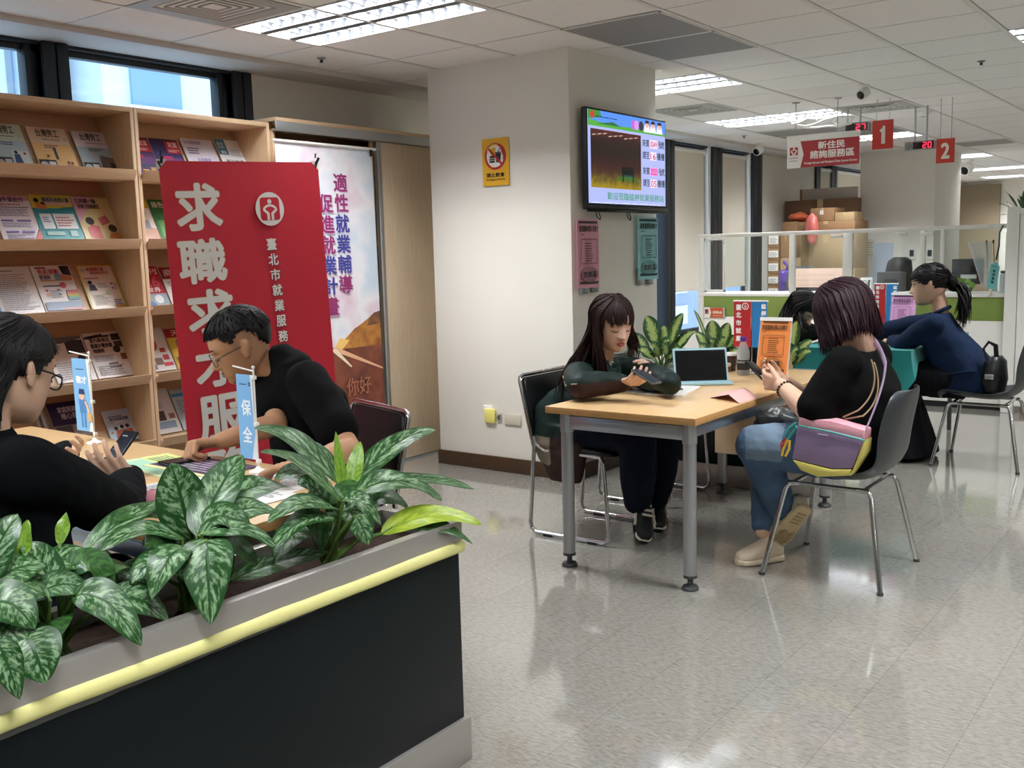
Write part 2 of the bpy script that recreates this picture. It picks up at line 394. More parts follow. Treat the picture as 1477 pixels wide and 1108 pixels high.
blind(10.95, 11.63, .95, 2.47, 'beige roller blind over the second tall window, next to the white wall')
blind(14.18, 14.6, .95, 2.47, 'narrow beige roller blind above the stacked cartons')
blind(14.87, 16.6, .95, 2.47, 'beige roller blind beside the far pillar, above the cartons')
m = MB(); m.bx((-5.6, -4.6, 0), (6, -4.5, 2.8)); struct(m.build('wall_front', WHITEW, smooth=0))
m = MB(); m.bx((6, -4.6, 0), (6.1, 22.3, 2.8)); struct(m.build('wall_right', WHITEW, smooth=0))
m = MB(); m.bx((-5.6, 21.6, 0), (6, 21.8, 2.8)); struct(m.build('wall_back', CREAM, smooth=0))
m = MB(); m.bx((-4.9, 21.5, 0), (-4.18, 21.58, 2.5)); struct(m.build('door_1', mat('brown_panel', '#8f8069', .6), smooth=0))
# pillars
m = MB(); m.bx((-4.39, 5.01, 0), (-3.30, 6.06, ZC+.03)); struct(m.build('pillar', CREAM, bevel=.006))
m = MB(); m.bx((-4.402, 4.998, 0), (-3.288, 6.072, .095)); struct(m.build('baseboard_1', BASEB, bevel=.002))
m = MB(); m.bx((-4.26, 13.3, 0), (-3.33, 14.6, ZC+.03)); struct(m.build('pillar', CREAM, bevel=.006))
m = MB(); m.bx((-5.12, 12.1, 0), (-5.11, 14.0, .1)); struct(m.build('baseboard_2', BASEB, smooth=0))
# the street front seen through the clerestory windows
FAC = mat('pale_facade', '#e4edf2', .8, var=.04, vscale=.7)
t = thing('office_building', 'pale office tower across the street seen through the high window', 'building', (-16, 8, -12))
m = MB(); m.bx((-8, -30, 0), (0, 1.2, 40)); m.build('facade', FAC, t, smooth=0)
m = MB(); m.bx((-.02, -26, 2), (.05, -2, 40)); m.build('curtain_wall', mat('blue_glass_facade', '#d3e1ee', .3), t, smooth=0)
for k in range(5):
    m = MB(); m.tube([(.35, -1.8+k*.55, 0), (.35, -1.8+k*.55, 40)], .2, 12); m.build('facade_column', mat('facade_column', '#b9cee4', .7), t)
t2 = thing('apartment_tower', 'grey-white tower with stacked windows at the right of the high window', 'building', (-15.2, 11.0, -12))
m = MB(); m.bx((-6, -1.6, 0), (0, 3.2, 40)); m.build('facade', mat('tower_stone', '#d2dfe8', .8, var=.05, vscale=.6), t2, smooth=0)
for z in range(8, 24):
    for y in (-1.1, .9):
        m = MB(); m.bx((0, y, z), (.06, y+.95, z+.62)); m.build('window', mat('tower_glass', '#7fa2c8', .3), t2, smooth=0)
        m = MB(); m.bx((0, y-.1, z-.12), (.14, y+1.05, z)); m.build('window_ledge', FAC, t2, smooth=0)

t3 = thing('office_block', 'blue-grey office block seen below the blinds beside the pillar', 'building', (-15, 26, -12))
m = MB(); m.bx((-5, -9, 0), (0, 16, 30)); m.build('facade', mat('blue_grey_facade', '#8f9fbd', .7, var=.08, vscale=.5), t3, smooth=0)
for i in range(9):
    for z in range(8, 16):
        if i in (1, 2, 4, 5, 7): m = MB(); m.bx((0, -8.6+i*2.6, z), (.05, -6.9+i*2.6, z+.6)); m.build('window', mat('block_window', '#c9d6ea', .3), t3, smooth=0)
# ================================================================ light troughs
LAMPW = mat('louver_white', '#f2f3f4', .25, metal=.3, spec=.6)
TUBE = mat('lamp_tube', '#ffffff', .4, emit='#f3f6ff', estr=3)
def trough(ix, iy, label, power=60):
    x, y = bay(ix, iy); w, d = 2*PX, PY
    t = thing('ceiling_light', label, 'ceiling light', (x+w/2, y+d/2, ZC), group='recessed louvred ceiling lights')
    m = MB(); a, b = w/2-.014, d/2-.006; h = .1
    for q in ((-a,-b,a,-b+.004), (-a,b-.004,a,b), (-a,-b,-a+.004,b), (a-.004,-b,a,b)): m.bx((q[0],q[1],-.004), (q[2],q[3],h))
    m.bx((-a,-b,h), (a,b,h+.004)); m.build('housing', LAMPW, t, smooth=0)
    m = MB()
    for k in range(3):
        yc = -b+(2*b)*(k+.5)/3
    for k in range(1, 3):
        yk = -b+2*b*k/3; m.prism([(-.026, .0), (.026, .0), (.008, .05), (-.008, .05)], (-a, yk, 0), (0,1,0), (0,0,1), (2*a, 0, 0))
    for k in range(1, 14):
        xk = -a+2*a*k/14
        for j in range(3):
            y0 = -b+2*b*j/3; y1 = y0+2*b/3; n = 6
            pts = [(y0+(y1-y0)*i/n, .0+.018*abs(math.sin(PI*i/n))) for i in range(n+1)]
            m.prism([(p, q) for p, q in pts]+[(p, .048) for p, q in pts[::-1]], (xk-.003, 0, 0), (0,1,0), (0,0,1), (.006, 0, 0))
    m.build('louver', mat('louver_blade', '#63666a', .45), t, smooth=0)
    for k in range(3):
        yc = -b+2*b*(k+.5)/3; m = MB(); m.tube([(-a+.03, yc, .074), (a-.03, yc, .074)], .013, 10); m.build('lamp_tube', TUBE, t)
    for k in range(3):
        L = bpy.data.lights.new('trough_lamp', 'AREA'); L.shape = 'RECTANGLE'; L.size = w-.1; L.size_y = .05; L.energy = power/3; L.color = (.95, .975, 1); L.spread = 2.9
        lo = bpy.data.objects.new('trough_lamp', L); COL.objects.link(lo); lo.location = (x+w/2, y+d/2-b+(2*b)*(k+.5)/3, ZC+.0595)
    return t
LB = ['large recessed ceiling light nearest the window shelves, at the top of the photo', 'recessed ceiling light just behind the cream pillar', 'recessed ceiling light above the hanging red service sign', 'recessed ceiling light between the two red number plates',
      'recessed ceiling light cut off by the right edge of the photo']
for i, (ix, iy) in enumerate(FIX):
    trough(ix, iy, LB[i] if i < 5 else ('distant recessed ceiling light, one of those beyond the far pillar' if iy > 11 else 'recessed ceiling light above the visitor side of the room'), 62)
# air diffusers and grilles
def diffuser(cx, cy, label, n=5, s=.285):
    t = thing('air_diffuser', label, 'air vent', (cx, cy, ZC), group='square ceiling air diffusers')
    m = MB(); GR = mat('vent_grey', '#a5a5a3', .5)
    def ringbox(r0, r1, z0, z1): # sloped square ring
        for a in range(4):
            M = Matrix.Rotation(a*PI/2, 3, 'Z'); m.add([M@V(p) for p in ((-r1,-r1,z1),(r1,-r1,z1),(r0,-r0,z0),(-r0,-r0,z0),(-r1,-r1,z1+.003),(r1,-r1,z1+.003),(r0,-r0,z0+.003),(-r0,-r0,z0+.003))], [(0,1,2,3),(7,6,5,4),(0,4,5,1),(3,2,6,7)])
    ringbox(.2, s, -.004, -.004); m.build('flange', GR, t, smooth=0)
    for k in range(n):
        m = MB(); r = .2-.036*k; ringbox(r-.022, r, .02, -.006); m.build('louver_ring', GR, t, smooth=0)
    m = MB(); m.bx((-.2,-.2,.024), (.2,.2,.027)); m.build('back_plate', mat('vent_dark', '#262626', .9), t, smooth=0)
    return t
diffuser(-4.0, 3.08, 'square stepped air diffuser at the top left, before the nearest ceiling light')
diffuser(-4.0, 8.0, 'square air diffuser seen past the upper edge of the pillar')
diffuser(-2.76, 9.1+.0, 'square air diffuser above the red number one plate')
def grille(ix, iy, n, label, nx=1, name='return_air_grille'):
    x, y = bay(ix, iy); t = thing(name, label, 'air vent', (x, y, ZC), group='perforated ceiling grilles')
    for k in range(n):
        m = MB(); m.bx((.014, .008+k*PY, -.006), (nx*PX-.014, PY-.008+k*PY, -.002)); m.build('perforated_panel', PERF, t, smooth=0)
        m = MB()
        for q in ((.006,.0,nx*PX-.006,.012), (.006,PY-.012,nx*PX-.006,PY), (.006,0,.016,PY), (nx*PX-.016,0,nx*PX-.006,PY)): m.bx((q[0], q[1]+k*PY, -.008), (q[2], q[3]+k*PY, -.001))
        m.build('frame', TBAR, t, smooth=0)
    return t
grille(-1, 0, 2, 'pair of perforated grey return-air panels in the ceiling beside the pillar top')
grille(-3, 9, 2, 'perforated grey ceiling panel behind the hanging red service sign', 2)
grille(-1, 14, 1, 'far perforated ceiling grille right of the number two plate', 1)
def sprinkler(x, y, label, s=1):
    t = thing('sprinkler', label, 'sprinkler', (x, y, ZC), group='ceiling sprinklers')
    m = MB(); m.lathe([(.026, 0), (.026, -.004), (.014, -.008), (.013, -.012)][::-1], n=16); m.build('escutcheon', mat('sprinkler_plate', '#8a8783', .5), t)
    m = MB(); m.lathe([(.013, -.026), (.009, -.026), (.007, -.012), (.007, -.004)], n=12); m.build('head', mat('sprinkler_brass', '#2f2c2a', .4, metal=.5), t)
for a in (( -4.55, 4.25, 'dark ceiling sprinkler between the wall panel and the nearest light'), (-1.57, 7.34, 'dark ceiling sprinkler at the upper right of the ceiling'), (-4.5, 10.2, 'small dark sprinkler above the roller blinds')): sprinkler(*a)
# ================================================================ sloping brochure shelves along the window wall
ZT = [1.872, 1.52, 1.172, .812, .462]
XF = -4.70
def shelf_unit(y0, y1, label):
    t = thing('brochure_rack', label, 'bookshelf', (XF, y0, 0), group='brochure racks along the window wall')
    w = y1-y0; D = -.36; e = .002
    for a in (e, w-.02-e):
        m = MB(); m.bx((D, a, 0), (0, a+.02, 2.19)); m.build('side_panel', WOODX, t, bevel=.0015)
    m = MB(); m.bx((D, .022, 2.165), (0, w-.022, 2.19)); m.build('top_panel', WOODY, t, bevel=.0015)
    m = MB(); m.bx((D, .022, .0), (D+.008, w-.022, 2.165)); m.build('back_panel', WOODX, t, smooth=0)
    m = MB(); m.bx((D+.01, .022, 0), (-.02, w-.022, .08)); m.build('plinth', WOODY, t, smooth=0)
    for i, z in enumerate(ZT):
        m = MB(); m.prism([(.035, z), (.0, z-.052), (-.16, z-.052), (-.16, z-.018), (.012, z-.018), (.02, z)], (0, .022, 0), (1,0,0), (0,0,1), (0, w-.044, 0)); m.build('shelf', WOODY, t, bevel=.001)
        zn = ZT[i-1]-.052 if i else 2.165
        m = MB(); m.prism([(-.15, z-.018), (-.165, z-.018), (D+.01, zn), (D+.025, zn)], (0, .022, 0), (1,0,0), (0,0,1), (0, w-.044, 0)); m.build('sloping_back', WOODY, t, smooth=0)
    return t
shelf_unit(1.30, 2.188, 'beech brochure rack just outside the left edge, first of the row')
shelf_unit(2.188, 3.07, 'beech brochure rack at the far left with three titles to a shelf')
shelf_unit(3.07, 3.955, 'beech brochure rack half hidden behind the red banner')
SLY = V((-.195, 0, .345)).normalized(); SLO = -4.846
def sp(x, y, row):
    """point on the sloping back of a row: (world y, distance up the slope)"""
    o = V((SLO, 0, ZT[row]-.016)); N = V((0,1,0)).cross(SLY); d = ray(x, y); k = (o-CAM).dot(N)/d.dot(N); p = CAM+d*k
    return p.y, (p-o).dot(SLY)
MAGC = 'brochures on the sloping shelves'
def mag(row, q, base, els, label, name='brochure', th=.006, lift=0, w=None):
    """q: BL, BR, TR, TL pixels"""
    p = [sp(a, b, row) for a, b in q]; y0 = (p[0][0]+p[3][0])/2; y1 = (p[1][0]+p[2][0])/2; s1 = (p[2][1]+p[3][1])/2
    if w: y0 = y1-w if w > 0 else y0; y1 = y0-w if w < 0 else y1
    N = V((0,1,0)).cross(SLY); h = min(s1, .31); W = y1-y0
    S = Sheet(V((SLO, y0, ZT[row]-.016))+N*(th+.004+lift)+SLY*.001, (0,1,0), SLY, W, h, th)
    S.base(flat(base, .35), edge=flat('#e8e6e0'))
    for e in els:
        k, a = e[0], e[1:]
        if k == 'r': S.rect(a[0]*W, a[1]*h, a[2]*W, a[3]*h, flat(a[4], .35))
        elif k == 't': S.text(a[0], a[1]*W, a[2]*h, a[3]*W, a[4]*h, flat(a[5], .4), a[6] if len(a) > 6 else 0, res=2)
        elif k == 'l': S.lines(a[0]*W, a[1]*h, a[2]*W, a[3]*h, a[4], flat(a[5], .4))
        elif k == 'd': S.disc(a[0]*W, a[1]*h, a[2]*W, flat(a[3], .35), 16)
        elif k == 'p': S.poly([(x*W, y*h) for x, y in a[0]], flat(a[1], .35))
        elif k == 'o': S.ring(a[0]*W, a[1]*h, a[2]*W, a[2]*W*.8, flat(a[3], .4), 16)
    return tag(S.build(name), label, name, MAGC)
def taiwan(c1, c2, extra): # the monthly with the calligraphic title
    return [('r',0,.62,1,1,c1), ('r',0,0,1,.62,c2), ('t','台灣勞工',.2,.78,.78,.96,'#2a2a2e',.0006), ('l',.3,.71,.8,.75,1,'#777777'), ('o',.9,.74,.045,'#888888'), ('l',.3,.52,.72,.61,2,'#3a4a7a'),
            ('r',.02,.0,.46,.24,'#3a3f46'), ('d',.14,.12,.1,'#b9bec2'), ('r',.26,.04,.43,.2,'#d7dadc')]+extra
mag(0, [(-3,233),(47,235),(24.5,181.5),(-33,178)], '#d8e6dc', taiwan('#cfe3d6', '#b9d6df', [('r',.5,.05,.95,.4,'#dfe9ea'), ('d',.62,.36,.05,'#2b2b33'), ('p',((.52,.1),(.74,.1),(.7,.32),(.56,.32)),'#3d5a86'), ('d',.85,.34,.04,'#8a5b44')]), 'pale green labour monthly on the top shelf, cut by the left edge')
mag(0, [(57,237),(113,240),(89,188),(33,184)], '#e3c79f', taiwan('#e6d4b8', '#e6bf85', [('r',.5,.26,.56,.46,'#33404f'), ('d',.53,.49,.04,'#33404f'), ('d',.3,.33,.04,'#a86b3c'), ('d',.8,.12,.1,'#c98f78'), ('d',.77,.2,.03,'#2d2d2d'), ('d',.86,.19,.03,'#2d2d2d')]), 'tan labour monthly in the middle of the top shelf of the far left rack')
mag(0, [(121,240),(172,242.5),(149,194),(98.5,190)], '#c9ccd2', taiwan('#d6d2da', '#a9bfca', [('p',((.5,0),(1,0),(1,.36),(.55,.42)),'#7a6a62'), ('p',((.72,0),(1,0),(1,.2),(.78,.26)),'#3b3434')]), 'grey-blue labour monthly at the right end of the top shelf')
mag(1, [(5,345),(63,344),(36,284),(-20,283)], '#efe9f0', [('r',0,.9,1,1,'#dba5b4'), ('t','職場失業給付',.05,.86,.85,.97,'#3b2e6e',.0006), ('l',.1,.8,.8,.84,1,'#a23b46'), ('r',.05,.74,.92,.755,'#4b4384'), ('l',.08,.56,.9,.73,5,'#8a86a8'), ('r',.1,.44,.4,.48,'#8079b8'), ('r',.5,.44,.85,.48,'#8079b8'), ('l',.1,.32,.85,.43,3,'#9a97b5'), ('r',.12,.2,.44,.24,'#8079b8'), ('r',.52,.2,.84,.24,'#8079b8'), ('l',.12,.05,.8,.19,4,'#a3a0bb'), ('p',((.72,0),(1,0),(1,.3),(.86,.12)),'#d97c7c')], 'white and purple form flyer on the second shelf, cut by the left edge', 'flyer', .003)
mag(1, [(64,344),(123,343.5),(96.5,284.5),(36,281)], '#3f9aa4', [('r',0,.72,1,1,'#d6cf53'), ('p',((.1,.66),(.35,.62),(.7,.74),(1,.76),(1,.7),(0,.6)),'#3f9aa4'), ('t','職場再適應計畫',.3,.85,.95,.95,'#3f4fa0',.0006), ('r',.32,.79,.92,.84,'#e9c9d0'), ('d',.15,.88,.06,'#2b2b33'), ('d',.28,.8,.06,'#2b2b33'), ('p',((.1,.7),(.36,.7),(.34,.78),(.12,.84)),'#d98b55'), ('r',.1,.28,.38,.6,'#eef3f4'), ('r',.42,.28,.94,.6,'#eef3f4'), ('l',.14,.42,.34,.55,3,'#4a72b0'), ('l',.46,.33,.9,.56,4,'#c0767a'), ('r',.12,.14,.55,.22,'#9fc9c4'), ('r',.68,.12,.86,.24,'#9fc9c4'), ('r',.04,.02,.42,.06,'#225c66')], 'teal and yellow job scheme flyer in the middle of the second shelf', 'flyer', .003)
mag(1, [(124,343),(179,342.5),(152,287),(98,285)], '#dccb9c', [('p',((0,.4),(.6,1),(0,1)),'#e0b3cb'), ('p',((.6,1),(0,.4),(.1,.3),(1,.9),(1,1)),'#d8cf94'), ('t','乙丙單一級',.08,.86,.62,.96,'#2a2044',.0008), ('t','技術士技能檢定',.1,.74,.66,.84,'#2a2044',.0008), ('p',((.5,.52),(.74,.6),(.8,.44),(.56,.36)),'#c06a72'), ('d',.27,.46,.11,'#33282a'), ('p',((.18,.08),(.46,.08),(.46,.34),(.28,.38),(.14,.3)),'#cf6a6c'), ('d',.8,.3,.11,'#33282a'), ('p',((.62,.08),(.98,.06),(.92,.22),(.7,.2)),'#c78d4e'), ('r',0,0,1,.06,'#9fb9de')], 'pink and cream skills test brochure at the right of the second shelf', 'brochure', .004)
mag(2, [(-55,456),(5,452.5),(-22,388),(-85,390)], '#4f8fd0', [('l',.1,.1,.9,.9,12,'#dfe9f5')], 'blue leaflet corner at the left end of the third shelf', 'leaflet', .002)
mag(2, [(6,452),(66,449),(38,385),(-25,387)], '#e9e8ea', [('l',.25,.9,.6,.94,1,'#555560'), ('l',.08,.1,.92,.86,19,'#a9a9b2')], 'plain white text sheet on the third shelf', 'flyer', .002)
mag(2, [(68,449),(121.5,446),(97,384),(39,384.5)], '#efeef0', [('t','色彩規劃',.14,.8,.68,.92,'#b23a52',.0008), ('t','管理師',.14,.7,.42,.79,'#3a3f7a',.0006), ('r',.1,.93,.38,.96,'#8c2f3d'), ('p',((.72,.98),(.98,.98),(.98,.76),(.76,.8)),'#33343c'), ('d',.62,.74,.11,'#86a9c8'), ('p',((.66,.66),(.95,.66),(.98,.74),(.7,.8)),'#c98a63'), ('r',.14,.66,.56,.685,'#c0a24a'), ('r',.14,.54,.62,.565,'#3d3d48'), ('d',.66,.56,.08,'#c1546a'), ('d',.2,.46,.035,'#c1546a'), ('d',.5,.46,.035,'#44609c'), ('d',.2,.37,.035,'#d08a5a'), ('d',.5,.37,.035,'#5aa58c'), ('l',.26,.3,.6,.48,4,'#9aa0ac'), ('r',.68,.42,.98,.45,'#c96b63'), ('r',.68,.37,.98,.42,'#d88b8b'), ('r',.68,.32,.98,.37,'#d8c067'), ('r',.68,.28,.98,.32,'#82b37a'), ('r',.68,.24,.98,.28,'#5b93a8'), ('r',.04,.03,.98,.21,'#6f7f9c'), ('p',((.4,.03),(.98,.03),(.98,.08),(.5,.07)),'#b66e68')], 'white colour-planner course flyer with rainbow bars, middle of the third shelf', 'flyer', .003)
mag(2, [(134,445.5),(184.5,442),(157,383),(106,384)], '#ece7dd', [('r',0,0,.05,1,'#d6bc56'), ('r',.95,0,1,1,'#d6bc56'), ('r',0,.97,1,1,'#d6bc56'), ('d',.12,.88,.07,'#c7d0c0'), ('t','就業服務乙級',.24,.86,.72,.94,'#b5474c',.0006), ('t','培訓班招生中',.3,.78,.82,.85,'#b5474c',.0005), ('r',.08,.68,.48,.71,'#c98a8a'), ('d',.2,.6,.06,'#2e2c3c'), ('p',((.12,.42),(.34,.42),(.3,.55),(.16,.55)),'#2e2c3c'), ('l',.38,.48,.74,.6,3,'#8d8fa5'), ('d',.78,.56,.03,'#6d5f9c'), ('d',.78,.46,.03,'#6d5f9c'), ('l',.82,.42,.95,.6,4,'#8d8fa5'), ('d',.62,.36,.06,'#a6c79d'), ('l',.14,.1,.62,.34,7,'#b0a9a2'), ('l',.68,.08,.93,.22,3,'#5b63a6'), ('r',.66,.02,.94,.07,'#d2a54e')], 'cream course flyer with yellow border at the right of the third shelf', 'flyer', .003)
BW = [('p',((.0,.86),(.5,.9),(.5,.97),(0,.92)),'#4a4a4a'), ('t','室內裝修及',.12,.78,.66,.88,'#26262a',.0008), ('t','基礎水電修繕',.1,.66,.68,.76,'#26262a',.0008), ('t','培訓班',.12,.55,.42,.64,'#26262a',.0008), ('r',.08,.89,.68,.93,'#2b2b2b'), ('r',.72,.8,.98,.95,'#3b3838'), ('r',.74,.64,.98,.78,'#4b4843'), ('d',.76,.6,.1,'#2c2c2c'), ('r',.8,.36,.98,.5,'#8a5b34'), ('l',.08,.36,.74,.5,4,'#8e8e92'), ('r',.4,.28,.66,.31,'#3a3a44'), ('r',.4,.2,.72,.23,'#3a3a44'), ('l',.08,.06,.8,.28,5,'#9a9aa0')]
mag(3, [(142,546),(195,539),(168,477.5),(117,484)], '#e8e7e6', BW, 'black and white renovation course poster at the right of the fourth shelf', 'flyer', .003)
mag(3, [(82,554),(140,546.5),(115.5,484),(62,492)], '#e6e5e4', [('r',.5,.62,.96,.92,'#3f3f42'), ('l',.1,.72,.46,.84,3,'#7d7d80'), ('d',.8,.5,.1,'#35353a'), ('p',((0,.9),(.4,.86),(.96,.95),(.96,1),(0,1)),'#6f6f72'), ('l',.1,.06,.9,.46,8,'#a5a5a8')], 'black and white photo poster beside the renovation course poster', 'flyer', .003)
mag(4, [(96,648),(150,641),(105,578),(57,587)], '#2e2650', [('r',0,0,1,.52,'#8f8c92'), ('t','家庭照顧者',.25,.78,.9,.9,'#cfc9da',.0005), ('t','暖心指南',.3,.64,.9,.76,'#cfc9da',.0005), ('r',.05,.3,.48,.5,'#56535a'), ('r',.52,.26,.95,.5,'#b6b2b4'), ('r',.1,.04,.7,.24,'#cfcbb6')], 'dark purple booklet on the fifth shelf behind the small flag', 'booklet', .006)
for k in range(4):
    x = 40+k*4.2; mag(4, [(x+36,652),(x+39,652),(x-1,592),(x-4,593)], ['#c9c7c9','#6a6d82','#dad8d6','#8b8796'][k], [], 'thin booklet seen edge-on at the left of the fifth shelf', 'booklet', .008, lift=.003*k)
mag(4, [(160,640),(203,634),(182,590),(146,595)], '#bcd5ea', [('l',.15,.78,.85,.84,1,'#4a5a8c'), ('t','青年就業旗艦',.18,.66,.86,.76,'#3f4a78',.0004), ('r',.34,.58,.7,.64,'#dfe9f3'), ('d',.3,.42,.07,'#3c2a22'), ('d',.52,.45,.07,'#241c1c'), ('d',.72,.46,.07,'#3c2a22'), ('p',((.2,.12),(.9,.08),(.86,.36),(.3,.36)),'#b5603c'), ('p',((.5,.1),(.8,.1),(.75,.32),(.56,.32)),'#d58e3e'), ('d',.12,.3,.04,'#e3a58a')], 'light blue brochure with three cartoon workers on the fifth shelf', 'brochure', .005)
# second rack
CITY = [('r',0,.0,1,.3,'#3c3a5e'), ('r',.05,.05,.3,.2,'#c79a4a'), ('r',.4,.04,.62,.16,'#d8b05a'), ('r',.7,.1,.9,.22,'#b88a54'), ('r',.1,.3,.95,.5,'#5e3c6e'), ('r',.5,.62,.98,.95,'#b22c40'), ('t','就業',.6,.78,.92,.92,'#f0d8d8',.0005), ('l',.55,.66,.95,.74,2,'#eccfd0'), ('r',.15,.44,.6,.54,'#a02f5f')]
mag(0, [(184,247),(226,247),(214,201),(174,198)], '#4c2f5c', CITY, 'purple night-city magazine at the left of the top shelf of the second rack', 'magazine')
mag(0, [(229,249),(271,251),(254.5,204),(214.5,201)], '#35305f', CITY, 'purple night-city magazine touching the corner of the red banner', 'magazine')
mag(0, [(279,252),(325,254),(302,205),(257,200)], '#cfcad9', [('t','台北就業通訊',.08,.86,.62,.95,'#7a6da5',.0005), ('l',.1,.62,.5,.8,3,'#4a4a5c'), ('t','友善職場',.3,.4,.72,.52,'#8e84b4',.0005), ('t','友好聘用合作',.34,.26,.92,.36,'#7a7398',.0004), ('p',((.7,0),(1,0),(1,.22)),'#5a4a9c')], 'lilac newsletter above the red banner', 'magazine')
mag(0, [(330,253),(368,255),(344,205),(304,202)], '#e4e5e8', [('r',0,.62,.36,1,'#3f7a9c'), ('t','台北',.06,.78,.28,.94,'#cfe3ec',.0004), ('t','樂活',.1,.64,.28,.72,'#e6f0f4',.0004), ('l',.4,.6,.9,.78,4,'#9a9fa8'), ('t','新刊推薦',.15,.4,.8,.5,'#44464f',.0004)], 'white magazine with a blue corner block, right end of the second rack', 'magazine')
mag(1, [(186,345),(226,345),(213,290),(176,289)], '#ddd6cf', [('r',.4,.8,1,1,'#e0c83e'), ('l',.1,.6,.9,.78,3,'#8d6a5c'), ('p',((0,0),(1,0),(1,.3),(.3,.4)),'#b98f7c'), ('r',.4,.3,.8,.5,'#8a8f99')], 'yellow-headed magazine on the second shelf left of the red banner', 'magazine')
mag(1, [(228,345),(270,346),(256,290),(214,290)], '#2f6d3c', [('t','綠色生活',.1,.8,.9,.95,'#dfe9dc',.0006), ('r',.1,.1,.9,.5,'#5f9a5c')], 'green magazine mostly hidden by the red banner', 'magazine')
mag(2, [(200,440),(246,439),(222,387),(178,386)], '#b02338', [('t','周刊',.35,.8,.95,.95,'#e7d5d0',.0005), ('t','26',.4,.48,.9,.74,'#d5506e',.001), ('t','新世界',.2,.34,.86,.46,'#eed9dc',.0006), ('r',0,0,1,.3,'#8e9aa5'), ('p',((0,0),(.6,0),(.3,.2),(0,.22)),'#3f74b0'), ('d',.7,.16,.14,'#d4d9dc')], 'red weekly with a large 26 on the third shelf of the second rack', 'magazine')
mag(2, [(249,439),(293,438),(268,387),(224,387)], '#8e2030', [('r',0,.0,1,.68,'#d9d6d8'), ('t','商業',.1,.76,.8,.95,'#d6c9c9',.0006), ('l',.1,.5,.8,.64,3,'#9b8f92'), ('d',.4,.36,.16,'#c06a72')], 'red-topped business magazine beside the weekly marked 26', 'magazine')
mag(3, [(207,537),(253,532),(231,475),(188,476)], '#d3d2d1', [('d',.42,.62,.24,'#b5543a'), ('l',.1,.86,.8,.94,2,'#8b8b90'), ('r',.68,.42,.86,.52,'#b5453c'), ('r',.4,.14,.66,.3,'#7a6258'), ('r',.7,.24,.9,.36,'#b04048'), ('r',.66,.1,.96,.18,'#c33c44'), ('r',.1,.04,.4,.16,'#707685')], 'grey magazine with an orange face on the fourth shelf of the second rack', 'magazine')
mag(3, [(256,531),(300,526),(276,474),(232,476)], '#caa23f', [('r',0,.78,1,1,'#9c2430'), ('t','天下',.2,.82,.75,.96,'#e3d3c4',.0006), ('r',.04,.3,1,.76,'#d6c24b'), ('o',.45,.6,.22,'#7a7f6a'), ('r',.1,0,1,.28,'#55504c')], 'yellow magazine with a red title band, partly behind the banner', 'magazine')
mag(4, [(214,630),(263,622),(238,563),(192,565)], '#d5d4d2', [('r',.3,.28,.66,.5,'#4b3d3c'), ('r',.36,.1,.9,.26,'#7f93a5'), ('r',.04,.04,.3,.2,'#b9c3cb'), ('l',.2,.56,.9,.72,3,'#a09a94'), ('r',.3,.9,.7,.96,'#a06a50'), ('r',.76,.3,.94,.42,'#93706c')], 'white house-photo magazine at the left of the fifth shelf, second rack', 'magazine')
mag(4, [(266,622),(312,616),(284,560),(240,564)], '#aab9c6', [('r',0,.82,1,.9,'#3f8ec0'), ('l',.1,.4,.9,.76,6,'#7d8791'), ('t','招生',.6,.22,.98,.34,'#d9c03a',.0008), ('p',((.2,0),(1,0),(1,.2),(.4,.14)),'#5b5a4c')], 'pale blue magazine beside the house-photo magazine on the fifth shelf', 'magazine')
# ================================================================ tall cabinet with a sliding door
t = thing('sliding_door_cabinet', 'tall beech cabinet with an aluminium top rail and sliding door beside the pillar', 'cabinet', (-4.655, 3.958, 0))
W = 1.66; D = -.43
m = MB(); m.bx((D,0,0), (-.03,.02,2.15)); m.build('side_panel', WOODX, t, bevel=.0015)
m = MB(); m.bx((D,W-.02,0), (-.03,W,2.15)); m.build('side_panel', WOODX, t, bevel=.0015)
m = MB(); m.bx((D,-.004,2.196), (0.012,W+.01,2.218)); m.build('top_panel', WOODY, t, bevel=.0015)
m = MB(); m.bx((D,.02,.0), (D+.01,W-.02,2.196)); m.build('back_panel', mat('shelf_interior', '#8a7156', .6), t, smooth=0)
m = MB(); m.bx((-.0,.0,2.14), (.012,W,2.196)); m.bx((-.04,0,2.14), (0,W,2.155)); m.build('top_rail', ALU, t, bevel=.001)
m = MB(); m.bx((-.05,0,0), (0,W,.012)); m.build('bottom_rail', ALU, t, smooth=0)
for z in (.4, .76, 1.12, 1.48, 1.86):
    m = MB(); m.bx((D+.01,.02,z), (-.06,W-.02,z+.02)); m.build('shelf', WOODY, t, smooth=0)
m = MB(); m.bx((-.05,.812,.012), (-.06+.03,.83,2.14)); m.build('upright', WOODX, t, smooth=0)
d = MB(); d.bx((-.022,.87,.014), (-.004,W-.02,2.138)); d = d.build('sliding_door', wood('door_laminate', '#d3bfa3', '#c6b092', .45, (14, 14, .8)), t, bevel=.001)
m = MB(); m.bx((-.026,.832,.014), (.004,.87,2.138)); m.build('door_edge_profile', ALU, d, bevel=.002)
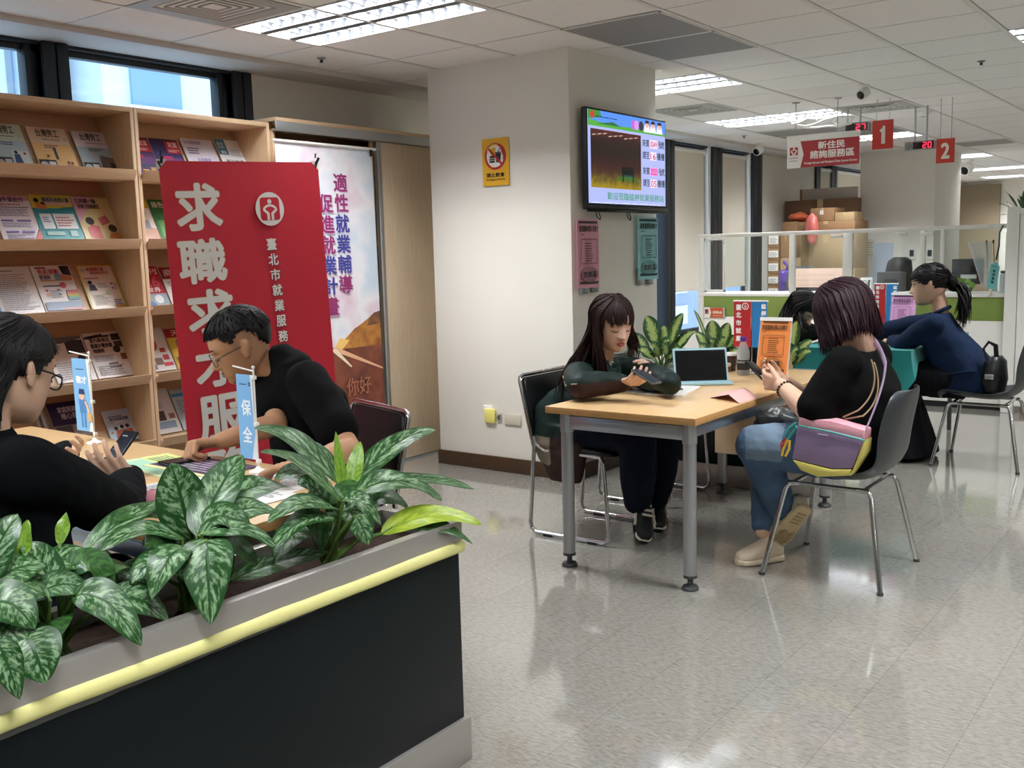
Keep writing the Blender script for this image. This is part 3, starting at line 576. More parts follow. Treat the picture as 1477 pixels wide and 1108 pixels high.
# ================================================================ white employment banner in front of the cabinet
t = thing('banner_stand', 'white upright banner with purple characters and a sunset road, before the open cabinet', 'banner', (-4.6, 3.9, 0))
S = Sheet((-4.575, 3.9, .33), (0,1,0), (-.012,0,1), .785, 1.745, .002)
def skyprint():
    m = bpy.data.materials.new('printed_sky'); m.use_nodes = True; nt = m.node_tree; b = nt.nodes['Principled BSDF']; tc = nt.nodes.new('ShaderNodeTexCoord'); n = nt.nodes.new('ShaderNodeTexNoise'); n.inputs['Scale'].default_value = 2.2; n.inputs['Detail'].default_value = 3
    r = nt.nodes.new('ShaderNodeValToRGB'); e = r.color_ramp.elements; e[0].position = .36; e[0].color = lin('#d9bccd'); e[1].position = .62; e[1].color = lin('#c3d3e2'); k = e.new(.48); k.color = lin('#e6e4e8')
    nt.links.new(tc.outputs['Object'], n.inputs[0]); nt.links.new(n.outputs[0], r.inputs[0]); nt.links.new(r.outputs[0], b.inputs['Base Color']); b.inputs['Roughness'].default_value = .35; return m
SKY = skyprint(); S.base(SKY)
def road(name, a, b, c, sc): return mat(name, a, .4, var=.3, vscale=sc, col2=b)
S.poly([(0,0),(.785,0),(.785,.5),(.2,.52),(0,.5)], road('printed_road', '#5e2f24', '#8a4a34', '', 9))
S.poly([(.36,.5),(.785,.5),(.785,.7),(.7,.69),(.62,.65),(.55,.62),(.46,.56)], road('printed_hill', '#8a4e22', '#c98a3c', '', 14))
S.poly([(.66,.63),(.785,.64),(.785,.72),(.73,.71),(.68,.68)], road('printed_rock', '#5a3a28', '#8f5a34', '', 25))
S.poly([(.36,.5),(.42,.57),(.5,.55),(.44,.5)], flat('#f3c772')); S.poly([(.34,.5),(.785,.34),(.785,.35),(.38,.52)], flat('#e8b28a')); S.poly([(.34,.5),(.5,.38),(.51,.385),(.38,.51)], flat('#efd9b8'))
PUR, BLU = flat('#8c2a64'), flat('#343d8c')
for i, ch in enumerate('適性就業輔導'): S.vtext(ch, .447, 1.575-i*.125, .108, .1, flat('#c9b3cf'), .003); S.vtext(ch, .44, 1.58-i*.125, .108, .1, [PUR,PUR,BLU,BLU,BLU,PUR][i], .003)
for i, ch in enumerate('促進就業計畫'): S.vtext(ch, .317, 1.445-i*.125, .108, .1, flat('#c9b3cf'), .003); S.vtext(ch, .31, 1.45-i*.125, .108, .1, [PUR,PUR,PUR,BLU,BLU,PUR][i], .003)
S.text('你好', .45, .2, .66, .31, flat('#a4664f'), .002); S.lines(.42, .05, .56, .16, 4, flat('#d9c9bc'))
S.build('banner', t)
m = MB(); m.tube([(-4.588, 3.88, 2.076), (-4.588, 4.71, 2.076)], .009, 10); m.build('top_rail', WHITEM, t, world=True)
m = MB(); m.tube([(-4.615, 4.29, 2.06), (-4.618, 4.29, .03)], .008, 8); m.build('pole', CHROME, t, world=True)
m = MB(); m.bx((-4.64, 3.88, 0), (-4.55, 4.7, .03)); m.bx((-4.6,4.26,.03),(-4.57,4.32,.33)); m.build('base', ALU, t, world=True, bevel=.004)
m = MB(); m.bx((-4.585, 4.655, 2.03), (-4.573, 4.67, 2.07)); m.build('clip', BLACKP, t, world=True)
# ================================================================ red job-service banner behind the security guard
bw, bh = .8, 1.6; D1 = V((math.sin(.105), math.cos(.105), 0)); Zu = V((0,0,1))
bX = D1*math.cos(.04)+Zu*math.sin(.04); bY = Zu*math.cos(.04)-D1*math.sin(.04)
TL = atd(228, 232, 4.093); BLp = TL-bY*bh
t = thing('banner_stand', 'red upright banner with large white characters standing behind the seated man', 'banner', ((BLp.x+bX.x*bw/2), BLp.y+bX.y*bw/2, 0))
S = Sheet(BLp, bX, bY, bw, bh, .002)
REDB = mat('red_banner_cloth', '#d0273b', .5, bump=.3, bscale=420)
c = .035; S.base(REDB, [(0,0),(bw,0),(bw,bh-c),(bw-c,bh),(c,bh),(0,bh-c)])
k = bw/230.0
def bp(x, y): # banner coordinates measured on the photograph, then used as its own print layout
    P = ray(x, y); N = bX.cross(bY); q = CAM+P*((BLp-CAM).dot(N)/P.dot(N)); return (q-BLp).dot(bX), (q-BLp).dot(bY)
WCH = flat('#f3efe9'); OUT = flat('#c58a5a')
for ch, (x0, y0, x1, y1) in zip('求職求才服務', [(255,266,318,331), (259,346,325,407), (272,419,337,480), (283,498,338,556), (288,570,352,632), (298,645,360,706)]):
    a, b = bp(x0, (y0+y1)/2)[0], bp(x1, (y0+y1)/2)[0]; lo, hi = bp((x0+x1)/2, y1)[1], bp((x0+x1)/2, y0)[1]
    S.text(ch, a, lo, b, hi, OUT, .0085); S.text(ch, a, lo, b, hi, WCH, .0065)
for i, ch in enumerate('臺北市就業服務處'):
    x, y = bp(383+i*2.75+8, 352+i*22.1); s = .05
    S.text(ch, x-s/2+.003, y-s/2-.003, x+s/2+.003, y+s/2-.003, flat('#4a1018'), .0012); S.text(ch, x-s/2, y-s/2, x+s/2, y+s/2, WCH, .0014)
def logo(S, cx, cy, r, W_, R_):
    """white disc, red rounded square, white figure with raised arms over two hands"""
    S.disc(cx, cy, r, W_); a = r*.68; q = []
    for sx, sy, a0 in ((1,1,0),(-1,1,90),(-1,-1,180),(1,-1,270)):
        for d in (0, 30, 60, 90): q.append((cx+sx*a*.72+a*.28*math.cos(math.radians(a0+d)), cy+sy*a*.72+a*.28*math.sin(math.radians(a0+d))))
    S.poly(q, R_); figure(S, cx, cy, r, W_)
def figure(S, cx, cy, r, W_):
    S.disc(cx, cy+r*.44, r*.14, W_)
    S.ring(cx, cy-r*.34, r*.62, r*.48, W_, 16, math.radians(38), math.radians(142))
    for s in (1, -1):
        S.poly([(cx+s*r*.06, cy-r*.66), (cx+s*r*.24, cy-r*.66), (cx+s*r*.24, cy-r*.3), (cx+s*r*.5, cy-r*.08), (cx+s*r*.46, cy+r*.06), (cx+s*r*.36, cy+r*.0), (cx+s*r*.06, cy-r*.24)][::s], W_)
lx, ly = bp(388, 301.5); logo(S, lx, ly, .075, WCH, flat('#d0273b'))
S.build('banner', t)
for sx, px in ((0, 1), (1, -1)):
    m = MB(); o = BLp+bX*(bw*sx)+bY*bh; N = bX.cross(bY)
    m.prism([(0,0),(px*.05,0),(0,-.05)], o-N*.004+bX*(-px*.008)+bY*.008, bX, bY, -N*.002); m.build('corner_tab', PVC, t, world=True, smooth=0)
    m = MB(); p = o+bX*(px*.012)-bY*.01; m.tube([p, p+bX*(.004-.016*(1-sx)*0+.012*sx)+bY*.03+N*.006], .006, 8); m.tube([p+bY*.03, p+bY*.05+bX*.004], .0035, 6); m.build('clip', BLACKP, t, world=True)
N = bX.cross(bY)
m = MB(); P0 = BLp+bX*bw/2-N*.02; hub = P0+bY*.7-N*.03
for a, b in ((0,0),(1,0),(0,1),(1,1)): m.tube([hub, BLp+bX*(bw*a)+bY*(bh*b)-N*.006], .005, 8)
m.build('cross_pole', BLACKP, t, world=True)
m = MB(); q = BLp+bX*bw/2; f1 = V((q.x-N.x*.45, q.y-N.y*.45, .008)); m.tube([hub, f1], .007, 8)
for a in (0, 1): e = BLp+bX*(bw*a); m.tube([e-N*.006, V((e.x, e.y, .008))], .005, 8)
m.build('stand_leg', BLACKP, t, world=True)
# ================================================================ television on the pillar
t = thing('television', 'wall-mounted television showing queue numbers on the pillar', 'television', (-3.30, 5.565, 1.94))
m = MB(); m.bx((-3.262, 5.075, 1.642), (-3.225, 6.055, 2.238)); m.build('body', BLACKP, t, world=True, bevel=.006)
m = MB(); m.bx((-3.229, 5.07, 1.628), (-3.214, 6.06, 1.668)); m.build('lower_bezel', mat('gloss_black', '#0c0d0e', .15), t, world=True, bevel=.004)
m = MB(); m.bx((-3.30, 5.3, 1.8), (-3.262, 5.8, 2.1)); m.build('wall_mount', BLACKP, t, world=True, smooth=0)
def em(h, s=1.0): return mat('screen_'+h.strip('#')+str(s), '#050505', .3, emit=h, estr=s)
w, h = .95, .545
S = Sheet((-3.2225, 5.09, 1.68), (0,1,0), (0,0,1), w, h, .002); S.base(em('#a9b2e8', .9))
S.rect(0, .83*h, w, h, em('#4f86e8')); S.poly([(0,.83*h),(w,.83*h),(w,.86*h),(.6*w,.88*h),(.3*w,.86*h),(0,.9*h)], em('#4f9c3e')); S.poly([(0,.9*h),(.16*w,.93*h),(.14*w,h),(0,h)], em('#3f8f38', .8)); S.poly([(.1*w,.86*h),(.4*w,.86*h),(.3*w,.9*h)], em('#2f6f3a', .8))
S.lines(.09*w, .93*h, .44*w, .955*h, 1, em('#23406f', .7)); S.disc(.05*w, .95*h, .022, em('#c03030'))
for x, c in ((.56,'#b05fc0'), (.6,'#c78ad8')): S.disc(x*w, .91*h, .03, em(c))
S.disc(.66*w, .91*h, .03, em('#3a2f3f'))
for x in (.74, .82, .91): S.poly([((x-.045)*w,.85*h),((x+.045)*w,.85*h),((x+.03)*w,.93*h),((x-.03)*w,.93*h)], em('#e6dcf0')); S.disc(x*w, .945*h, .024, em('#d8a58c')); S.poly([((x-.03)*w,.95*h),((x+.03)*w,.95*h),((x+.022)*w,.985*h),((x-.022)*w,.985*h)], em('#2a2230'))
vid = bpy.data.materials.new('screen_video'); vid.use_nodes = True; nt = vid.node_tree; b = nt.nodes['Principled BSDF']; tc = nt.nodes.new('ShaderNodeTexCoord'); sx = nt.nodes.new('ShaderNodeSeparateXYZ'); n = nt.nodes.new('ShaderNodeTexNoise'); n.inputs['Scale'].default_value = 30; n.inputs['Detail'].default_value = 4
ad = nt.nodes.new('ShaderNodeMath'); ad.operation = 'MULTIPLY_ADD'; ad.inputs[1].default_value = .12; cr = nt.nodes.new('ShaderNodeValToRGB'); mr = nt.nodes.new('ShaderNodeMapRange'); mr.inputs[1].default_value = -.17; mr.inputs[2].default_value = .3
e = cr.color_ramp.elements; e[0].position = .0; e[0].color = lin('#b49a1c'); e[1].position = 1; e[1].color = lin('#6a2a20')
for p, c in ((.16,'#8f7a18'),(.26,'#5a4a1c'),(.38,'#3a1a14'),(.6,'#1c100e'),(.75,'#2a1412'),(.9,'#5a2420')): k = e.new(p); k.color = lin(c)
nt.links.new(tc.outputs['Object'], sx.inputs[0]); nt.links.new(tc.outputs['Object'], n.inputs[0]); nt.links.new(n.outputs[0], ad.inputs[0]); nt.links.new(sx.outputs[2], ad.inputs[2]); nt.links.new(ad.outputs[0], mr.inputs[0]); nt.links.new(mr.outputs[0], cr.inputs[0]); nt.links.new(cr.outputs[0], b.inputs['Emission Color']); b.inputs['Emission Strength'].default_value = .9; b.inputs['Base Color'].default_value = (0,0,0,1); b.inputs['Roughness'].default_value = .3
S.rect(.02*w, .17*h, .65*w, .8*h, vid)
for i in range(9): x = (.04+.065*i)*w; y = (.74+.012*(i%3))*h; S.poly([(x,y-.008),(x+.045,y),(x+.04,y+.004),(x,y)], em('#c8a99a', .8))
bk = em('#0c1210', .5); S.poly([(.38*w,.3*h),(.56*w,.3*h),(.56*w,.33*h),(.38*w,.33*h)], em('#2f5a58', .5)); S.rect(.39*w,.33*h,.55*w,.42*h, bk); S.poly([(.3*w,.26*h),(.62*w,.26*h),(.56*w,.31*h),(.38*w,.31*h)], em('#4f7a2a', .6)); S.rect(.4*w,.25*h,.415*w,.33*h, bk); S.rect(.53*w,.25*h,.545*w,.33*h, bk)
for y, a, nmb, c in ((.68,'來賓','0049','號'), (.54,'請至','16','櫃檯'), (.36,'來賓','2023','號'), (.22,'請至','05','櫃檯')):
    S.text(a, .665*w, y*h, .757*w, (y+.085)*h, em('#2a3f33', .5), .0008); S.rect(.766*w, (y-.01)*h, .872*w if len(c) == 1 else .851*w, (y+.085)*h, em('#f0d8f4' if nmb != '2023' else '#f08ad8', 1))
    S.text(nmb, .772*w, y*h, (.866 if len(c) == 1 else .845)*w, (y+.072)*h, em('#c0305f', .8), .0008); S.text(c, (.884 if len(c) == 1 else .86)*w, y*h, .968*w, (y+.085)*h, em('#2a3f33', .5), .0008)
S.text('歡迎蒞臨艋舺就業服務站', .2*w, .045*h, .95*w, .125*h, em('#3f9a6a', .8), .0006); S.lines(.02*w, .005*h, .95*w, .022*h, 1, em('#d5d6f6', 1))
S.build('screen', t)
for y in (5.25, 5.62):
    m = MB(); m.tube([(-3.28,y,1.64), (-3.27,y+.005,1.6), (-3.262,y+.025,1.585), (-3.268,y+.04,1.6), (-3.28,y+.03,1.64)], .0035, 6); m.build('cable', BLACKP, t, world=True)
# ================================================================ notices on the pillar
S = Sheet((-3.947, 4.999, 1.815), (1,0,0), (0,0,1), .205, .288, .0015, bend=lambda u, v: .004*math.sin(u*5)*v); YEL = mat('yellow_notice', '#e9b21c', .4); S.base(YEL)
BKI = flat('#1c1a18'); S.disc(.103, .178, .082, flat('#b81f26'), 36); S.disc(.103, .178, .066, flat('#f2efe8'), 36)
S.poly([(.06,.14),(.1,.14),(.1,.152),(.06,.152)], BKI); S.poly([(.058,.155),(.102,.155),(.102,.163),(.058,.163)], BKI); S.poly([(.06,.167),(.1,.167),(.096,.182),(.064,.182)], BKI)
S.poly([(.112,.14),(.142,.14),(.148,.196),(.106,.196)], BKI); S.rect(.104,.197,.15,.203, BKI); S.line(.128,.203,.14,.228,.005, BKI); S.line(.056,.225,.15,.131,.014, flat('#b81f26'))
S.text('禁止飲食', .035, .052, .172, .078, BKI, .0008); S.text('No Eating or Drinking', .032, .03, .175, .042, BKI, .0004)
tag(S.build('warning_notice'), 'yellow no eating or drinking notice on the cream pillar', 'notice')
t = thing('light_switch', 'switch box wrapped in yellow tape low on the pillar', 'switch', (-3.93, 5.01, .36))
m = MB(); m.bx((-3.985,4.985,.315), (-3.9,5.009,.405)); m.build('box', mat('masking_yellow', '#e6dc7a', .6, bump=.3, bscale=60), t, world=True, bevel=.006)
m = MB(); m.bx((-4.0,5.0,.395), (-3.93,5.009,.425)); m.build('tape_end', PVC, t, world=True, bevel=.002)
t = thing('socket_outlet', 'worn socket with exposed wires beside the yellow-taped switch', 'socket', (-3.88, 5.01, .36))
m = MB(); m.bx((-3.89,5.0,.325), (-3.855,5.009,.385)); m.build('plate', mat('socket_grey', '#b9b4aa', .5), t, world=True, bevel=.002)
for k in range(4): m = MB(); m.tube([(-3.885+.006*k,5.0,.345+.008*(k%2)), (-3.88+.006*k,4.99,.355), (-3.875+.005*k,5.0,.37)], .0025, 6); m.build('wire', [BLACKP, flat('#55606a'), BLACKP, flat('#7a4a3a')][k], t, world=True)
t = thing('blank_cover_plate', 'blank beige cover plate low on the pillar, right of the wires', 'wall plate', (-3.77, 5.01, .35))
m = MB(); m.bx((-3.832,4.998,.313), (-3.7,5.009,.382)); m.build('plate', mat('plate_beige', '#c9bfae', .4), t, world=True, bevel=.004)
def notice(o, X, Y, w, h, col, ink, title, name, label, zone='面試區', holder=None, th=.0015):
    S = Sheet(o, X, Y, w, h, th); S.base(flat(col, .5)); I = flat(ink, .6); n = 14
    for y0, s in ((.955, 1), (.06, -1)):
        S.rect(.08*w, y0*h, .92*w, (y0+.022)*h, I)
        for i in range(n): x = (.08+.84*(i+.5)/n)*w; S.disc(x, (y0+(-.004 if s > 0 else .026))*h, w*.026, I, 10)
    S.text(title, .08*w, .82*h, .92*w, .91*h, I, w*.004); S.lines(.1*w, .775*h, .3*w, .8*h, 1, I)
    h2 = lambda q: [int(q[i:i+2], 16) for i in (1,3,5)]; F = flat('#%02x%02x%02x' % tuple(int(x*.55+y*.45) for x, y in zip(h2(col), h2(ink))), .6); a, b, c, d = .13*w, .87*w, .35*h, .72*h; T = .03*w
    for q in ((a,c,b,c+T), (a,d-T,b,d), (a,c,a+T,d), (b-T,c,b,d)): S.rect(*q, F)
    S.lines(.32*w, .39*h, .68*w, .68*h, 8, I, .4, .3)
    S.disc(.5*w, .2*h, .38*w, F, 28, ky=.3*h/w); S.text(zone, .2*w, .155*h, .8*w, .245*h, flat(col, .5), w*.012); S.text(zone, .2*w, .155*h, .8*w, .245*h, flat('#1d1c1c'), w*.006)
    return S.build(name, holder) if holder else tag(S.build(name), label, 'notice')
def leaflet_holder(x, y, z, label):
    t = thing('acrylic_holder', label, 'holder', (x, y, z), group='small wall holders under the notices'); GR = mat('holder_grey', '#8c8f8c', .35)
    m = MB(); m.bx((0,0,0), (.022,.075,.11)); m.build('pocket', GR, t, bevel=.004); m = MB(); m.bx((.022,.008,.012), (.025,.067,.06)); m.build('front_lip', ALU, t, bevel=.001)
notice((-3.268, 4.965+.055, 1.175), (0,1,0), (0,0,1), .245, .41, '#e3a3b6', '#4a3a42', '愛家服飾有限公司徵才', 'job_notice', 'pink interview notice on the pillar at its near corner, under the television')
notice((-3.268, 5.745, 1.2), (0,1,0), (0,0,1), .27, .405, '#9ad4d6', '#2f4a4c', '農會醫護現場徵才', 'job_notice', 'pale blue interview notice at the far edge of the pillar, under the television')
for i, (y, z) in enumerate(((5.08,1.14),(5.2,1.145),(5.76,1.165),(5.89,1.165))): leaflet_holder(-3.299, y, z, ['grey wall holder under the pink notice, nearer one', 'grey wall holder under the pink notice, farther one', 'grey wall holder under the pale blue notice, nearer one', 'grey wall holder under the pale blue notice, farther one'][i])
# ================================================================ hanging signs
def aq(x, y, Y): return aty(x, y, Y)
Y0 = 8.25; a, b = aq(1136, 199.7, Y0), aq(1240.5, 189.7, Y0); c = aq(1136, 243.5, Y0); w, h = b.x-a.x, (a.z-c.z)
t = thing('hanging_sign', 'red and white hanging sign for the new residents service area', 'sign', (a.x+w/2, Y0, c.z+h))
S = Sheet((a.x, Y0-.006, c.z), (1,0,0), (0,0,1), w, h, .004); S.base(flat('#efecea')); REDS = flat('#a62b30')
S.poly([(.19*w,0),(w,0),(w,.86*h),(.19*w,.86*h),(.235*w,.43*h)], REDS); q = flat('#f3eeea')
S.text('新住民', .44*w, .56*h, .8*w, .8*h, q, .002); S.text('諮詢服務區', .33*w, .27*h, .93*w, .52*h, q, .002); S.text('Foreign Spouse and Mainland China Spouse Service', .25*w, .08*h, .97*w, .17*h, q, .0006)
S.rect(.04*w, .42*h, .155*w, .68*h, flat('#a62b30')); figure(S, .098*w, .55*h, .055, q); S.text('台灣就業通', .035*w, .3*h, .16*w, .36*h, flat('#a62b30')); S.lines(.04*w, .22*h, .16*w, .26*h, 1, flat('#55555a'))
S.build('panel', t)
m = MB(); m.bx((a.x-.004, Y0-.018, a.z-.02), (b.x+.004, Y0+.012, a.z+.012)); m.build('top_rail', WHITEM, t, world=True, bevel=.002)
for x in (a.x+.07, a.x+.42):
    m = MB(); m.tube([(x, Y0, a.z), (x, Y0, ZC)], .004, 8); m.lathe([(.03,-.006),(.03,0)], (x,Y0,ZC-.002), n=14); m.build('hanger_rod', ALU, t, world=True)
def plate(num, q, Y, label):
    p = [aq(x, y, Y) for x, y in q]; x0, x1, z1, z0 = p[0].x, p[1].x, (p[0].z+p[1].z)/2, (p[2].z+p[3].z)/2; w, h = x1-x0, z1-z0
    t = thing('number_plate', label, 'sign', (x0+w/2, Y, z1), group='hanging window number plates')
    S = Sheet((x0, Y-.005, z0), (1,0,0), (0,0,1), w, h, .006); S.base(mat('plate_red', '#c63b2e', .45, var=.08, vscale=3)); (S.poly([(a*w, b*h) for a, b in ((.44,.18),(.62,.18),(.62,.8),(.5,.8),(.47,.72),(.36,.68),(.36,.6),(.44,.6))], flat('#efe8e0')) if num == '1' else S.text(num, .3*w, .2*h, .7*w, .8*h, flat('#efe8e0'), w*.04)); S.build('panel', t)
    for k in (.2, .8): m = MB(); m.tube([(x0+k*w, Y, z1-.01), (x0+k*w, Y, ZC)], .003, 6); m.build('hanger_wire', ALU, t, world=True)
plate('1', [(1258.8,174.4),(1289,172.3),(1258,215.8),(1288.3,214)], 8.6, 'hanging red plate with a white number 1')
plate('2', [(1351,200.5),(1377.6,199),(1349.6,236.2),(1376.5,234)], 8.95, 'hanging red plate with a white number 2')
SEG = {'0':'abcdef','2':'abged','7':'abc','8':'abcdefg'}
def led(txt, q, Y, ring, label):
    a, b, c = [aq(x, y, Y) for x, y in q]; w, h = b.x-a.x, a.z-c.z
    t = thing('queue_display', label, 'display', (a.x+w/2, Y, a.z), group='hanging queue number displays')
    m = MB(); m.bx((a.x, Y-.02, c.z), (b.x, Y+.05, a.z)); m.build('case', mat('display_case', '#8d8a88', .4), t, world=True, bevel=.003)
    S = Sheet((a.x, Y-.022, c.z), (1,0,0), (0,0,1), w, h, .001); S.base(mat('display_case', '#8d8a88')); S.rect(.28*w, .12*h, .97*w, .88*h, flat('#1c0a0e', .2))
    if ring: S.ring(.14*w, .5*h, .1*w, .085*w, flat('#3a2f30'), 20); S.text(ring, .1*w, .34*h, .18*w, .66*h, flat('#3a2f30'))
    RD = em('#ff2a48', 2.2); kx, ky = .13*w, .56*h
    for i, ch in enumerate(txt):
        x, y = (.62+.17*i)*w, .22*h; g = {'a':(0,1,1,1),'b':(1,.5,1,1),'c':(1,0,1,.5),'d':(0,0,1,0),'e':(0,0,0,.5),'f':(0,.5,0,1),'g':(0,.5,1,.5)}
        for s in SEG[ch]: u = g[s]; S.line(x+u[0]*kx*.8, y+u[1]*ky, x+u[2]*kx*.8+1e-5, y+u[3]*ky, h*.1, RD)
    S.build('face', t)
    m = MB(); m.tube([(a.x+w*.3, Y+.015, a.z), (a.x+w*.3, Y+.015, ZC)], .008, 8); m.tube([(a.x+w*.7, Y+.015, a.z), (a.x+w*.7, Y+.015, ZC)], .008, 8); m.build('ceiling_hanger', ALU, t, world=True)
led('27', [(1208,180),(1254,176.5),(1208,193)], 8.95, '', 'red digital queue display showing 27 beside the number 1 plate')
led('20', [(1306,205.5),(1349,202.5),(1306,218)], 9.3, '2', 'red digital queue display beside the number 2 plate')
# white scroll bracket in front of the light
t = thing('scroll_bracket', 'white curled metal bracket hung under the ceiling above the red sign', 'bracket', (-3.15, 8.9, ZC))
WT = WHITEM
def loopy(pts, r=.009): m = MB(); m.tube([aq(x, y, 8.9) for x, y in pts], r, 8); return m.build('scroll', WT, t, world=True)
loopy([(1142,178),(1152,177),(1165,171),(1178,171.5),(1182,176),(1172,180),(1162,182),(1150,180),(1142,178)]); loopy([(1180,177),(1190,172),(1205,168.5),(1222,168),(1232,169),(1226,177),(1212,181),(1200,178),(1210,170)]); loopy([(1160,184),(1175,184.5),(1192,182),(1210,182),(1228,178)])
for x in (1165, 1215): p = aq(x, 171, 8.9); m = MB(); m.tube([p, (p.x, 8.9, ZC)], .005, 6); m.build('hanger', WT, t, world=True)
def ccam(x, y, s, label, face=(-.3,-1,-.5)):
    t = thing('security_camera', label, 'camera', (x, y, ZC), group='ceiling security cameras')
    m = MB(); m.lathe([(.05*s,0),(.05*s,-.012*s),(.02*s,-.02*s),(.018*s,-.06*s)][::-1], n=18); m.build('base', WHITEM, t)
    M = frame(face, (0,0,1)); m = MB(); c = V((0,0,-.075*s)); m.lathe([(.035*s,-.05*s),(.05*s,-.04*s),(.052*s,.03*s),(.046*s,.05*s)], c, M, 20); m.build('body', WHITEM, t)
    m = MB(); m.lathe([(.04*s,.0),(.034*s,.006*s),(.018*s,.008*s)], c+M@V((0,0,.049*s)), M, 18); m.build('lens', mat('gloss_black', '#0c0d0e', .15), t)
ccam(-2.47, 7.75, .8, 'white security camera on the ceiling above the red service sign'); ccam(-4.72, 11.1, 1, 'white security camera above the roller blinds', (-.2,-1,-.5)); ccam(-3.55, 15.9, 1.6, 'white ceiling camera far beyond the number 2 plate')
t = thing('smoke_detector', 'round white smoke detector right of the number 1 plate', 'detector', (-2.55, 9.7, ZC)); m = MB(); m.lathe([(.03,-.045),(.06,-.03),(.075,-.01),(.075,0)], n=20); m.build('housing', WHITEM, t)
m = MB(); m.lathe([(.02,-.05),(.02,-.044)], n=12); m.build('sensor', ALU, t)
# ================================================================ service counter with glass screens
YC = 8.95
def cx(px, py=430): return aty(px, py, YC).x
xl, xr = cx(1009), cx(1452)
t = thing('service_counter', 'white service counter with an olive green band and framed glass screens', 'counter', ((xl+xr)/2, YC, 0))
OLIVE = mat('olive_laminate', '#7f9447', .55, bump=.05); WLAM = mat('white_laminate', '#efece7', .4)
m = MB(); m.bx((xl, YC, .0), (xr, YC+.06, .05)); m.build('plinth', BLACKP, t, world=True, smooth=0)
m = MB(); m.bx((xl, YC-.01, .05), (xr, YC+.06, .74)); m.build('lower_panel', WLAM, t, world=True, bevel=.003)
m = MB(); m.bx((xl+.03, YC-.012, .742), (xr, YC+.06, .935)); m.build('green_band', OLIVE, t, world=True, bevel=.002)
m = MB(); m.bx((xl, YC-.03, .935), (xr, YC+.5, .962)); m.build('ledge', WLAM, t, world=True, bevel=.004)
m = MB(); m.bx((xl, YC+.06, .70), (xr, YC+.75, .725)); m.build('worktop', WLAM, t, world=True, bevel=.003)
for x in (xl, xr-.04): m = MB(); m.bx((x, YC+.06, .0), (x+.04, YC+.75, .70)); m.build('end_panel', WLAM, t, world=True, smooth=0)
ZR = 1.53
m = MB(); m.bx((xl-.005, YC-.018, ZR-.035), (xr, YC+.018, ZR)); m.build('top_rail', WHITEM, t, world=True, bevel=.003)
posts = [(1009,1016), (1139,1147), (1216,1230), (1327,1334), (1356,1362)]
for a, b in posts:
    x0, x1 = cx(a, 390), cx(b, 390); z0 = .0 if a == 1009 else .962
    m = MB(); m.bx((x0, YC-.02, z0), (x1, YC+.02, ZR-.03)); m.build('screen_post', WHITEM, t, world=True, bevel=.003)
for a, b in ((1016,1139), (1147,1216), (1230,1327), (1334,1356), (1362,1452)):
    m = MB(); m.bx((cx(a,390), YC-.003, .962), (cx(b,390), YC+.003, ZR-.03)); m.build('glass_screen', GLASS, t, world=True, smooth=0)
# hinged hatch frame at the left end
x0, x1 = cx(1018, 390), cx(1048, 390)
m = MB()
for q in ((x0,.975,x0+.018,1.49), (x1-.022,.975,x1,1.49), (x0,.975,x1,1.0), (x0,1.47,x1,1.49)): m.bx((q[0], YC-.03, q[1]), (q[2], YC-.018, q[3]))
m.build('hatch_frame', WHITEM, t, world=True, bevel=.002)
m = MB(); m.bx((x1-.016, YC-.04, 1.43), (x1-.004, YC-.03, 1.45)); m.build('hatch_latch', ALU, t, world=True)
for x in (1208, 1300, 1338): xx = cx(x, 335); m = MB(); m.bx((xx-.05, YC-.03, ZR-.075), (xx+.05, YC+.02, ZR-.045)); m.build('glass_clamp', WHITEM, t, world=True, bevel=.003)
a, b = aq(1017, 443, YC), aq(1047, 459, YC); w, h = b.x-a.x, a.z-b.z
S = Sheet((a.x, YC-.022, b.z), (1,0,0), (0,0,1), w, h, .008); S.base(ALU); S.rect(0, .04*h, .9*w, .96*h, flat('#c9572c')); S.poly([(0,.0),(.27*w,0),(.34*w,.5*h),(.27*w,h),(0,h)], flat('#efebe6')); S.text('服務台', .42*w, .42*h, .86*w, .66*h, flat('#f1d9c4'), .0015); S.lines(.42*w, .2*h, .86*w, .3*h, 1, flat('#f1d9c4')); S.text('開', .06*w, .38*h, .2*w, .8*h, flat('#7a2a30'), .002)
tag(S.build('counter_sign'), 'small orange and white sign fixed to the green band of the counter', 'sign')
# white end partition
m0, m1 = aty(1450, 400, 8.85), aty(1468, 400, 8.85)
t = thing('partition_screen', 'tall white partition at the right end of the service counter', 'partition', (m0.x+.3, 8.85, 0))
m = MB(); m.bx((m0.x, 8.83, .0), (m1.x, 8.9, 1.66)); m.build('end_post', WHITEM, t, world=True, bevel=.008)
m = MB(); m.bx((m1.x+.004, 8.84, .06), (m1.x+.9, 8.88, 1.6)); m.build('panel', WLAM, t, world=True, bevel=.004)
m = MB(); m.bx((m1.x, 8.83, 1.6), (m1.x+.9, 8.9, 1.645)); m.build('top_cap', WHITEM, t, world=True, bevel=.004)
